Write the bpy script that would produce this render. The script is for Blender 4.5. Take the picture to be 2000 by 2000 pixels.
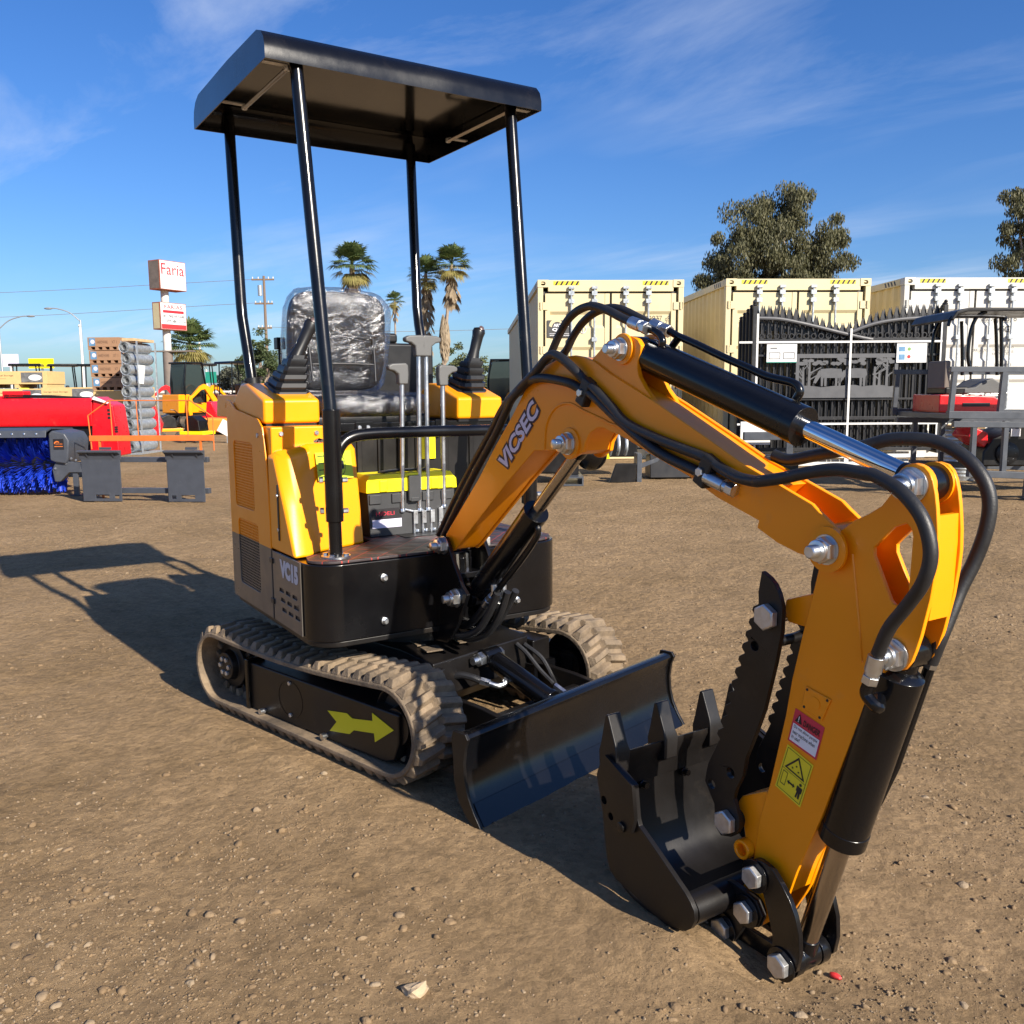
import bpy, bmesh, math, random
import numpy as np
from mathutils import Vector, Matrix, noise, geometry

for o in list(bpy.data.objects):
    bpy.data.objects.remove(o, do_unlink=True)
scene = bpy.context.scene
COL = scene.collection
rad = math.radians

# ------------------------------------------------------------------ camera
CAM = Vector((2.3887, -2.0818, 1.1374))
CYAW, CPITCH, CROLL = rad(132.506), rad(-7.705), rad(-0.385)
Fv = Vector((math.cos(CYAW)*math.cos(CPITCH), math.sin(CYAW)*math.cos(CPITCH), math.sin(CPITCH)))
Rv = Vector((math.sin(CYAW), -math.cos(CYAW), 0))
Uv = Rv.cross(Fv)
Rv, Uv = (math.cos(CROLL)*Rv + math.sin(CROLL)*Uv, -math.sin(CROLL)*Rv + math.cos(CROLL)*Uv)
cd = bpy.data.cameras.new('camera')
cam = bpy.data.objects.new('camera', cd)
COL.objects.link(cam)
cam.matrix_world = Matrix(((Rv.x, Uv.x, -Fv.x, CAM.x), (Rv.y, Uv.y, -Fv.y, CAM.y), (Rv.z, Uv.z, -Fv.z, CAM.z), (0, 0, 0, 1)))
cd.sensor_width = 36.0
cd.lens = 1753.3/2000*36.0
cd.clip_start = 0.05
cd.clip_end = 9000
scene.camera = cam

# ------------------------------------------------------------------ sun and sky
SUN_EL, SUN_AZ = rad(30.6), math.atan2(-0.335, 3.58)      # direction towards the sun
sd = Vector((math.cos(SUN_AZ)*math.cos(SUN_EL), math.sin(SUN_AZ)*math.cos(SUN_EL), math.sin(SUN_EL)))
sl = bpy.data.lights.new('sun', 'SUN')
sl.energy = 5.0
sl.angle = rad(0.53)
sl.color = (1.0, 0.91, 0.78)
sun = bpy.data.objects.new('sun', sl)
COL.objects.link(sun)
sun.rotation_euler = (-sd).to_track_quat('-Z', 'Y').to_euler()
sun.location = (0, 0, 30)

world = bpy.data.worlds.new('World')
scene.world = world
world.use_nodes = True
wn, wl = world.node_tree.nodes, world.node_tree.links
wn.clear()
def N(nodes, typ, **kw):
    n = nodes.new(typ)
    for k, v in kw.items():
        if k in n.inputs: n.inputs[k].default_value = v
        else: setattr(n, k, v)
    return n
sky = N(wn, 'ShaderNodeTexSky', sky_type='NISHITA', sun_disc=False)
sky.sun_elevation = SUN_EL
sky.sun_rotation = rad(90) - SUN_AZ
sky.altitude = 80
sky.air_density = 1.0
sky.dust_density = 0.9
sky.ozone_density = 1.6
# thin streaks of cirrus: white light scattered in the sky itself, placed by direction on a flat cloud deck
tc = N(wn, 'ShaderNodeTexCoord')
sx = N(wn, 'ShaderNodeSeparateXYZ'); wl.new(tc.outputs['Generated'], sx.inputs[0])
mz = N(wn, 'ShaderNodeMath', operation='MAXIMUM'); wl.new(sx.outputs['Z'], mz.inputs[0]); mz.inputs[1].default_value = 0.02
mz2 = N(wn, 'ShaderNodeMath', operation='ADD'); wl.new(mz.outputs[0], mz2.inputs[0]); mz2.inputs[1].default_value = 0.10
dx = N(wn, 'ShaderNodeMath', operation='DIVIDE'); wl.new(sx.outputs['X'], dx.inputs[0]); wl.new(mz2.outputs[0], dx.inputs[1])
dy = N(wn, 'ShaderNodeMath', operation='DIVIDE'); wl.new(sx.outputs['Y'], dy.inputs[0]); wl.new(mz2.outputs[0], dy.inputs[1])
cb = N(wn, 'ShaderNodeCombineXYZ'); wl.new(dx.outputs[0], cb.inputs[0]); wl.new(dy.outputs[0], cb.inputs[1])
mp = N(wn, 'ShaderNodeMapping'); wl.new(cb.outputs[0], mp.inputs[0])
mp.inputs['Rotation'].default_value = (0, 0, rad(-35)); mp.inputs['Location'].default_value = (2.2, 0.9, 0); mp.inputs['Scale'].default_value = (0.42, 1.25, 1)
cn = N(wn, 'ShaderNodeTexNoise', Scale=1.15, Detail=9.0, Roughness=0.62, Distortion=0.55); wl.new(mp.outputs[0], cn.inputs[0])
cn2 = N(wn, 'ShaderNodeTexNoise', Scale=0.55, Detail=3.0, Roughness=0.5); wl.new(cb.outputs[0], cn2.inputs[0])
cr = N(wn, 'ShaderNodeValToRGB'); wl.new(cn.outputs['Fac'], cr.inputs[0])
cr.color_ramp.elements[0].position = 0.46; cr.color_ramp.elements[0].color = (0, 0, 0, 1)
cr.color_ramp.elements[1].position = 0.80; cr.color_ramp.elements[1].color = (1, 1, 1, 1)
cr2 = N(wn, 'ShaderNodeValToRGB'); wl.new(cn2.outputs['Fac'], cr2.inputs[0])
cr2.color_ramp.elements[0].position = 0.40; cr2.color_ramp.elements[0].color = (0, 0, 0, 1)
cr2.color_ramp.elements[1].position = 0.66; cr2.color_ramp.elements[1].color = (1, 1, 1, 1)
mm = N(wn, 'ShaderNodeMath', operation='MULTIPLY'); wl.new(cr.outputs[0], mm.inputs[0]); wl.new(cr2.outputs[0], mm.inputs[1])
mm2 = N(wn, 'ShaderNodeMath', operation='MULTIPLY'); wl.new(mm.outputs[0], mm2.inputs[0]); mm2.inputs[1].default_value = 0.75
hs_ = N(wn, 'ShaderNodeHueSaturation', Saturation=1.25, Value=1.0); wl.new(sky.outputs[0], hs_.inputs['Color'])
tint = N(wn, 'ShaderNodeMixRGB', blend_type='MULTIPLY'); tint.inputs[0].default_value = 1.0; wl.new(hs_.outputs[0], tint.inputs[1]); tint.inputs[2].default_value = (0.76, 1.03, 1.50, 1)
cmix = N(wn, 'ShaderNodeMixRGB'); wl.new(mm2.outputs[0], cmix.inputs[0]); wl.new(tint.outputs[0], cmix.inputs[1])
cmix.inputs[2].default_value = (8.6, 9.3, 10.6, 1)
bg = N(wn, 'ShaderNodeBackground', Strength=0.055); wl.new(cmix.outputs[0], bg.inputs[0])
wo = N(wn, 'ShaderNodeOutputWorld'); wl.new(bg.outputs[0], wo.inputs[0])

vs = scene.view_settings
vs.view_transform = 'Standard'; vs.look = 'None'; vs.gamma = 1.0; vs.exposure = 0.86
try: vs.use_curve_mapping = False
except Exception: pass

# ------------------------------------------------------------------ materials
MATS = {}
def mat(name, col, rough=0.5, metal=0.0, coat=0.0, var=0.0, vscale=8.0, bump=0.0, bscale=40.0, spec=0.5, dust=0.0, dustcol=(0.36, 0.25, 0.15), alpha=1.0, dscale=6.0, emis=None, rvar=0.08, sheen=0.0):
    m = bpy.data.materials.new(name); m.use_nodes = True
    nt = m.node_tree; nd, lk = nt.nodes, nt.links
    b = nd['Principled BSDF']
    b.inputs['Roughness'].default_value = rough
    b.inputs['Metallic'].default_value = metal
    b.inputs['Coat Weight'].default_value = coat
    b.inputs['Coat Roughness'].default_value = 0.06
    b.inputs['Specular IOR Level'].default_value = spec
    b.inputs['Alpha'].default_value = alpha
    t = N(nd, 'ShaderNodeTexCoord')
    nz = N(nd, 'ShaderNodeTexNoise', Scale=vscale, Detail=5.0, Roughness=0.6); lk.new(t.outputs['Object'], nz.inputs[0])
    src = None
    rgb = N(nd, 'ShaderNodeRGB'); rgb.outputs[0].default_value = (*col, 1); src = rgb.outputs[0]
    if var > 0:
        mr = N(nd, 'ShaderNodeMapRange'); lk.new(nz.outputs['Fac'], mr.inputs[0])
        mr.inputs[1].default_value = 0.25; mr.inputs[2].default_value = 0.75
        mr.inputs[3].default_value = 1-var; mr.inputs[4].default_value = 1+var
        mx = N(nd, 'ShaderNodeVectorMath', operation='SCALE'); lk.new(src, mx.inputs[0]); lk.new(mr.outputs[0], mx.inputs['Scale'])
        src = mx.outputs[0]
    if rvar > 0:
        mr = N(nd, 'ShaderNodeMapRange'); lk.new(nz.outputs['Fac'], mr.inputs[0])
        mr.inputs[1].default_value = 0.3; mr.inputs[2].default_value = 0.7
        mr.inputs[3].default_value = max(0.02, rough-rvar); mr.inputs[4].default_value = min(1, rough+rvar)
        lk.new(mr.outputs[0], b.inputs['Roughness'])
    if dust > 0:
        n2 = N(nd, 'ShaderNodeTexNoise', Scale=dscale, Detail=8.0, Roughness=0.7); lk.new(t.outputs['Object'], n2.inputs[0])
        rp = N(nd, 'ShaderNodeValToRGB'); lk.new(n2.outputs['Fac'], rp.inputs[0])
        rp.color_ramp.elements[0].position = max(0, 0.62-dust*0.6); rp.color_ramp.elements[0].color = (0, 0, 0, 1)
        rp.color_ramp.elements[1].position = min(1, 0.92-dust*0.45); rp.color_ramp.elements[1].color = (1, 1, 1, 1)
        ml = N(nd, 'ShaderNodeMath', operation='MULTIPLY'); lk.new(rp.outputs[0], ml.inputs[0]); ml.inputs[1].default_value = min(1, 0.35+dust)
        mx = N(nd, 'ShaderNodeMixRGB'); lk.new(ml.outputs[0], mx.inputs[0]); lk.new(src, mx.inputs[1]); mx.inputs[2].default_value = (*dustcol, 1)
        src = mx.outputs[0]
    lk.new(src, b.inputs['Base Color'])
    if bump > 0:
        n3 = N(nd, 'ShaderNodeTexNoise', Scale=bscale, Detail=6.0, Roughness=0.65); lk.new(t.outputs['Object'], n3.inputs[0])
        bp = N(nd, 'ShaderNodeBump', Strength=bump, Distance=0.02); lk.new(n3.outputs['Fac'], bp.inputs['Height'])
        lk.new(bp.outputs[0], b.inputs['Normal'])
    if emis:
        b.inputs['Emission Color'].default_value = (*emis, 1); b.inputs['Emission Strength'].default_value = 1
    MATS[name] = m
    return m

mat('orange', (0.90, 0.290, 0.0015), 0.34, coat=0.12, spec=0.4, var=0.03, vscale=4, dust=0.012, dscale=9, bump=0.015, bscale=160)
mat('yellow', (0.90, 0.315, 0.0015), 0.34, coat=0.15, spec=0.4, var=0.03, vscale=4, dust=0.012, dscale=7, bump=0.012, bscale=160)
mat('black_paint', (0.0035, 0.0035, 0.0042), 0.22, coat=0.12, spec=0.38, var=0.2, vscale=5, dust=0.04, dscale=8, dustcol=(0.05, 0.04, 0.03), bump=0.01, bscale=140)
mat('black_dull', (0.0065, 0.0055, 0.0052), 0.40, spec=0.4, var=0.25, vscale=6, dust=0.10, dscale=10, dustcol=(0.055, 0.042, 0.03), bump=0.02, bscale=120)
mat('black_plastic', (0.010, 0.010, 0.011), 0.38, var=0.1, spec=0.4)
mat('roof_under', (0.004, 0.004, 0.004), 0.12, spec=0.5, rvar=0.03)
mat('grey_panel', (0.105, 0.092, 0.078), 0.36, coat=0.2, var=0.06, dust=0.12, dscale=5)
mat('rubber_hose', (0.013, 0.013, 0.014), 0.48, var=0.15, vscale=25, bump=0.10, bscale=260)
mat('zinc', (0.60, 0.62, 0.64), 0.34, metal=1.0, var=0.10, vscale=40, rvar=0.08)
mat('bolt_steel', (0.55, 0.55, 0.54), 0.42, metal=0.85, var=0.18, vscale=70, rvar=0.1, bump=0.0)
mat('chrome', (0.80, 0.81, 0.83), 0.07, metal=1.0, rvar=0.02)
mat('rod_grey', (0.42, 0.38, 0.34), 0.22, metal=1.0, rvar=0.05)
mat('track_rubber', (0.020, 0.018, 0.016), 0.75, var=0.2, vscale=12, dust=0.60, dscale=7.5, dustcol=(0.27, 0.195, 0.120), bump=0.35, bscale=70)
mat('tyre_rubber', (0.02, 0.02, 0.02), 0.7, var=0.2, dust=0.3)
mat('vinyl', (0.020, 0.020, 0.022), 0.38, bump=0.08, bscale=180)
mat('grip_plastic', (0.10, 0.10, 0.098), 0.5, bump=0.05, bscale=200)
mat('toolbox_black', (0.035, 0.036, 0.038), 0.5, var=0.1)
mat('toolbox_yellow', (0.86, 0.74, 0.005), 0.42)
mat('white_print', (0.78, 0.78, 0.80), 0.5)
mat('grey_print', (0.55, 0.55, 0.60), 0.5)
mat('black_print', (0.012, 0.010, 0.012), 0.5)
mat('plum_print', (0.030, 0.012, 0.022), 0.5)
mat('lilac_print', (0.60, 0.57, 0.70), 0.45)
mat('brown_stripe', (0.085, 0.055, 0.055), 0.4)
mat('sticker_yellow', (0.80, 0.66, 0.02), 0.45)
mat('sticker_green', (0.50, 0.62, 0.03), 0.45)
mat('sticker_red', (0.62, 0.03, 0.06), 0.45)
mat('red_print', (0.55, 0.02, 0.03), 0.5)
mat('arrow_yellow', (0.66, 0.60, 0.01), 0.45)
mat('wood', (0.52, 0.36, 0.19), 0.8, var=0.2, vscale=18, bump=0.15, bscale=60)
mat('cardboard', (0.30, 0.17, 0.095), 0.85, var=0.08)
mat('crate_board', (0.58, 0.40, 0.17), 0.8, var=0.06)
mat('red_paint', (0.60, 0.006, 0.012), 0.32, coat=0.3, var=0.04, dust=0.03)
mat('attach_orange', (0.58, 0.145, 0.025), 0.5, var=0.15)
mat('attach_grey', (0.050, 0.056, 0.070), 0.42, var=0.12, vscale=10, dust=0.06, dustcol=(0.2, 0.2, 0.2))
mat('bristle_blue', (0.010, 0.045, 0.50), 0.5, var=0.25, vscale=60)
mat('galvanised', (0.42, 0.45, 0.47), 0.45, metal=0.6, var=0.25, vscale=25, rvar=0.12)
mat('cream', (0.60, 0.51, 0.30), 0.5, var=0.05, vscale=2, dust=0.09, dscale=2.2, dustcol=(0.38, 0.29, 0.17))
mat('cream_side', (0.66, 0.56, 0.33), 0.55, var=0.06, vscale=3, dust=0.14, dscale=2.2, dustcol=(0.34, 0.26, 0.16))
mat('container_white', (0.54, 0.525, 0.48), 0.5, var=0.05, vscale=2, dust=0.08, dscale=2.2, dustcol=(0.36, 0.31, 0.24))
mat('container_grey', (0.50, 0.50, 0.48), 0.55, var=0.04)
mat('gasket', (0.06, 0.06, 0.06), 0.7)
mat('hazard_yellow', (0.85, 0.62, 0.03), 0.45)
mat('gate_black', (0.016, 0.016, 0.018), 0.42, var=0.15, vscale=8, dust=0.06, dustcol=(0.2, 0.19, 0.17))
mat('gate_panel', (0.085, 0.087, 0.093), 0.5, var=0.1)
mat('strap_white', (0.68, 0.68, 0.66), 0.5)
mat('rack_steel', (0.060, 0.067, 0.080), 0.4, var=0.12, dust=0.08, dustcol=(0.3, 0.28, 0.24))
mat('sign_white', (0.62, 0.62, 0.62), 0.4)
mat('sign_rust', (0.30, 0.09, 0.05), 0.8, var=0.3, vscale=4)
mat('sign_inside', (0.16, 0.13, 0.11), 0.9, var=0.3, vscale=3)
mat('pole_white', (0.60, 0.57, 0.52), 0.7, var=0.25, vscale=2)
mat('pole_dark', (0.16, 0.13, 0.11), 0.8, var=0.25, vscale=2)
mat('utility_wood', (0.17, 0.12, 0.085), 0.85, var=0.2)
mat('asphalt', (0.075, 0.075, 0.075), 0.9, var=0.15, vscale=2)
mat('far_dirt', (0.33, 0.28, 0.21), 0.95, var=0.1)
mat('bark', (0.27, 0.21, 0.16), 0.9, var=0.3, vscale=3)
mat('bark_pale', (0.44, 0.38, 0.31), 0.85, var=0.25, vscale=3)
mat('glass_dark', (0.02, 0.03, 0.03), 0.08, coat=0.5)
mat('street_green', (0.01, 0.22, 0.16), 0.5)
mat('shrub_green', (0.16, 0.32, 0.08), 0.5)
mat('scrap_red', (0.60, 0.03, 0.03), 0.5)
mat('pebble_pale', (0.40, 0.30, 0.19), 0.9, var=0.15, vscale=30, bump=0.3, bscale=60)
mat('photo_blue', (0.10, 0.22, 0.36), 0.5, var=0.5, vscale=9)
mat('photo_dark', (0.13, 0.13, 0.13), 0.5, var=0.6, vscale=9)
mat('text_brown', (0.12, 0.065, 0.04), 0.8)
mat('orange_cloth', (0.80, 0.27, 0.03), 0.7)

def leaf_mat(name, c1, c2, rough=0.6, trans=0.35):
    m = bpy.data.materials.new(name); m.use_nodes = True
    nt = m.node_tree; nd, lk = nt.nodes, nt.links
    nd.clear()
    g = N(nd, 'ShaderNodeNewGeometry')
    mx = N(nd, 'ShaderNodeMixRGB'); lk.new(g.outputs['Random Per Island'], mx.inputs[0])
    mx.inputs[1].default_value = (*c1, 1); mx.inputs[2].default_value = (*c2, 1)
    d = N(nd, 'ShaderNodeBsdfPrincipled', Roughness=rough); lk.new(mx.outputs[0], d.inputs['Base Color'])
    tr = N(nd, 'ShaderNodeBsdfTranslucent'); lk.new(mx.outputs[0], tr.inputs[0])
    ms = N(nd, 'ShaderNodeMixShader', Fac=trans); lk.new(d.outputs[0], ms.inputs[1]); lk.new(tr.outputs[0], ms.inputs[2])
    o = N(nd, 'ShaderNodeOutputMaterial'); lk.new(ms.outputs[0], o.inputs[0])
    MATS[name] = m
leaf_mat('euc_leaf', (0.060, 0.066, 0.026), (0.170, 0.160, 0.078))
leaf_mat('palm_green', (0.055, 0.095, 0.030), (0.15, 0.19, 0.06))
leaf_mat('palm_yellow', (0.24, 0.22, 0.06), (0.34, 0.28, 0.10))
leaf_mat('palm_dead', (0.20, 0.145, 0.085), (0.36, 0.28, 0.18), trans=0.15)
leaf_mat('bush_leaf', (0.040, 0.065, 0.022), (0.10, 0.13, 0.045))
leaf_mat('shrub_leaf', (0.075, 0.10, 0.035), (0.16, 0.17, 0.07))
leaf_mat('far_leaf', (0.08, 0.09, 0.06), (0.14, 0.14, 0.10))

# seat wrap: clear crinkled film
m = bpy.data.materials.new('clear_film'); m.use_nodes = True
nd, lk = m.node_tree.nodes, m.node_tree.links; nd.clear()
fz = N(nd, 'ShaderNodeLayerWeight', Blend=0.45)
t = N(nd, 'ShaderNodeTexCoord'); nz = N(nd, 'ShaderNodeTexNoise', Scale=11.0, Detail=7.0, Roughness=0.58, Distortion=2.2); lk.new(t.outputs['Object'], nz.inputs[0])
bp = N(nd, 'ShaderNodeBump', Strength=0.6, Distance=0.03); lk.new(nz.outputs['Fac'], bp.inputs['Height'])
lk.new(bp.outputs[0], fz.inputs['Normal'])
gl = N(nd, 'ShaderNodeBsdfGlossy', Roughness=0.17); gl.inputs['Color'].default_value = (0.95, 0.96, 1, 1); lk.new(bp.outputs[0], gl.inputs['Normal'])
tp = N(nd, 'ShaderNodeBsdfTransparent'); tp.inputs['Color'].default_value = (0.92, 0.93, 0.95, 1)
mr = N(nd, 'ShaderNodeMapRange'); lk.new(fz.outputs['Fresnel'], mr.inputs[0]); mr.inputs[1].default_value = 0; mr.inputs[2].default_value = 0.8; mr.inputs[3].default_value = 0.05; mr.inputs[4].default_value = 0.5
ms = N(nd, 'ShaderNodeMixShader'); lk.new(mr.outputs[0], ms.inputs[0]); lk.new(tp.outputs[0], ms.inputs[1]); lk.new(gl.outputs[0], ms.inputs[2])
o = N(nd, 'ShaderNodeOutputMaterial'); lk.new(ms.outputs[0], o.inputs[0]); MATS['clear_film'] = m

# quilted floor mat with red diamond stitching (print and stitching only)
m = mat('floor_mat', (0.035, 0.026, 0.028), 0.55)
nd, lk = m.node_tree.nodes, m.node_tree.links; b = nd['Principled BSDF']
t = N(nd, 'ShaderNodeTexCoord'); mpp = N(nd, 'ShaderNodeMapping'); lk.new(t.outputs['Object'], mpp.inputs[0]); mpp.inputs['Rotation'].default_value = (0, 0, rad(45)); mpp.inputs['Scale'].default_value = (1, 1, 0)
w1 = N(nd, 'ShaderNodeTexWave', Scale=4.6, wave_type='BANDS', bands_direction='X', wave_profile='TRI'); lk.new(mpp.outputs[0], w1.inputs[0])
w2 = N(nd, 'ShaderNodeTexWave', Scale=4.6, wave_type='BANDS', bands_direction='Y', wave_profile='TRI'); lk.new(mpp.outputs[0], w2.inputs[0])
mn = N(nd, 'ShaderNodeMath', operation='MAXIMUM'); lk.new(w1.outputs['Fac'], mn.inputs[0]); lk.new(w2.outputs['Fac'], mn.inputs[1])
rp = N(nd, 'ShaderNodeValToRGB'); lk.new(mn.outputs[0], rp.inputs[0])
rp.color_ramp.elements[0].position = 0.955; rp.color_ramp.elements[0].color = (0.040, 0.030, 0.032, 1)
rp.color_ramp.elements[1].position = 0.975; rp.color_ramp.elements[1].color = (0.40, 0.045, 0.03, 1)
lk.new(rp.outputs[0], b.inputs['Base Color'])
iv = N(nd, 'ShaderNodeMath', operation='SUBTRACT'); iv.inputs[0].default_value = 1; lk.new(mn.outputs[0], iv.inputs[1])
bp = N(nd, 'ShaderNodeBump', Strength=0.7, Distance=0.006); lk.new(iv.outputs[0], bp.inputs['Height']); lk.new(bp.outputs[0], b.inputs['Normal'])

# door paint: yellow above, grey band below the waist line (two-tone paint)
m = mat('door_paint', (0.90, 0.300, 0.0015), 0.34, coat=0.12, spec=0.4)
nd, lk = m.node_tree.nodes, m.node_tree.links; b = nd['Principled BSDF']
t = N(nd, 'ShaderNodeTexCoord'); s_ = N(nd, 'ShaderNodeSeparateXYZ'); lk.new(t.outputs['Object'], s_.inputs[0])
gt = N(nd, 'ShaderNodeMath', operation='GREATER_THAN'); lk.new(s_.outputs['Z'], gt.inputs[0]); gt.inputs[1].default_value = 0.627
mx = N(nd, 'ShaderNodeMixRGB'); lk.new(gt.outputs[0], mx.inputs[0]); mx.inputs[1].default_value = (0.105, 0.092, 0.078, 1); mx.inputs[2].default_value = (0.90, 0.300, 0.0015, 1)
lk.new(mx.outputs[0], b.inputs['Base Color'])

# dirt
def ground_mat():
    m = bpy.data.materials.new('dirt'); m.use_nodes = True
    nd, lk = m.node_tree.nodes, m.node_tree.links
    b = nd['Principled BSDF']; b.inputs['Roughness'].default_value = 0.95; b.inputs['Specular IOR Level'].default_value = 0.15
    t = N(nd, 'ShaderNodeTexCoord')
    a = N(nd, 'ShaderNodeTexNoise', Scale=0.9, Detail=9.0, Roughness=0.66); lk.new(t.outputs['Object'], a.inputs[0])
    r1 = N(nd, 'ShaderNodeValToRGB'); lk.new(a.outputs['Fac'], r1.inputs[0])
    r1.color_ramp.elements[0].position = 0.36; r1.color_ramp.elements[0].color = (0.240, 0.160, 0.082, 1)
    r1.color_ramp.elements[1].position = 0.62; r1.color_ramp.elements[1].color = (0.330, 0.224, 0.122, 1)
    c = N(nd, 'ShaderNodeTexNoise', Scale=14.0, Detail=10.0, Roughness=0.72); lk.new(t.outputs['Object'], c.inputs[0])
    r2 = N(nd, 'ShaderNodeMapRange'); lk.new(c.outputs['Fac'], r2.inputs[0]); r2.inputs[1].default_value = 0.3; r2.inputs[2].default_value = 0.7; r2.inputs[3].default_value = 0.72; r2.inputs[4].default_value = 1.20
    v1 = N(nd, 'ShaderNodeTexVoronoi', Scale=70.0); lk.new(t.outputs['Object'], v1.inputs[0])
    r3 = N(nd, 'ShaderNodeMapRange'); lk.new(v1.outputs['Color'], r3.inputs[0]); r3.inputs[3].default_value = 0.80; r3.inputs[4].default_value = 1.15
    ml = N(nd, 'ShaderNodeMath', operation='MULTIPLY'); lk.new(r2.outputs[0], ml.inputs[0]); lk.new(r3.outputs[0], ml.inputs[1])
    sc = N(nd, 'ShaderNodeVectorMath', operation='SCALE'); lk.new(r1.outputs[0], sc.inputs[0]); lk.new(ml.outputs[0], sc.inputs['Scale'])
    lk.new(sc.outputs[0], b.inputs['Base Color'])
    # relief: clods and crumbs
    v2 = N(nd, 'ShaderNodeTexVoronoi', Scale=34.0, Randomness=1.0); lk.new(t.outputs['Object'], v2.inputs[0])
    n5 = N(nd, 'ShaderNodeTexNoise', Scale=22.0, Detail=12.0, Roughness=0.75); lk.new(t.outputs['Object'], n5.inputs[0])
    n6 = N(nd, 'ShaderNodeTexNoise', Scale=4.0, Detail=4.0, Roughness=0.6); lk.new(t.outputs['Object'], n6.inputs[0])
    s1 = N(nd, 'ShaderNodeMath', operation='MULTIPLY'); lk.new(v2.outputs['Distance'], s1.inputs[0]); s1.inputs[1].default_value = -0.25
    a1 = N(nd, 'ShaderNodeMath', operation='ADD'); lk.new(n5.outputs['Fac'], a1.inputs[0]); lk.new(s1.outputs[0], a1.inputs[1])
    a2 = N(nd, 'ShaderNodeMath', operation='ADD'); lk.new(a1.outputs[0], a2.inputs[0]); lk.new(n6.outputs['Fac'], a2.inputs[1])
    bp = N(nd, 'ShaderNodeBump', Strength=0.75, Distance=0.045); lk.new(a2.outputs[0], bp.inputs['Height']); lk.new(bp.outputs[0], b.inputs['Normal'])
    MATS['dirt'] = m
ground_mat()
def stone_mat():
    m = bpy.data.materials.new('stones'); m.use_nodes = True
    nd, lk = m.node_tree.nodes, m.node_tree.links
    b = nd['Principled BSDF']; b.inputs['Roughness'].default_value = 0.9; b.inputs['Specular IOR Level'].default_value = 0.2
    g = N(nd, 'ShaderNodeNewGeometry')
    r = N(nd, 'ShaderNodeValToRGB'); lk.new(g.outputs['Random Per Island'], r.inputs[0])
    e = r.color_ramp.elements
    e[0].position = 0; e[0].color = (0.155, 0.105, 0.060, 1)
    e[1].position = 1; e[1].color = (0.27, 0.205, 0.135, 1)
    x = e.new(0.45); x.color = (0.215, 0.145, 0.080, 1)
    x = e.new(0.8); x.color = (0.235, 0.170, 0.105, 1)
    lk.new(r.outputs[0], b.inputs['Base Color'])
    t = N(nd, 'ShaderNodeTexCoord'); n5 = N(nd, 'ShaderNodeTexNoise', Scale=120.0, Detail=6.0); lk.new(t.outputs['Object'], n5.inputs[0])
    bp = N(nd, 'ShaderNodeBump', Strength=0.4, Distance=0.01); lk.new(n5.outputs['Fac'], bp.inputs['Height']); lk.new(bp.outputs[0], b.inputs['Normal'])
    MATS['stones'] = m
stone_mat()

# ------------------------------------------------------------------ mesh helpers
def catmull(pts, sub=5):
    P = [Vector(p) for p in pts]; out = []
    for i in range(len(P)-1):
        p0 = P[i-1] if i > 0 else P[i]*2-P[i+1]
        p1, p2 = P[i], P[i+1]
        p3 = P[i+2] if i+2 < len(P) else P[i+1]*2-P[i]
        for k in range(sub):
            t = k/sub
            out.append(0.5*((2*p1)+(-p0+p2)*t+(2*p0-5*p1+4*p2-p3)*t*t+(-p0+3*p1-3*p2+p3)*t*t*t))
    out.append(P[-1])
    return out

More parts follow.
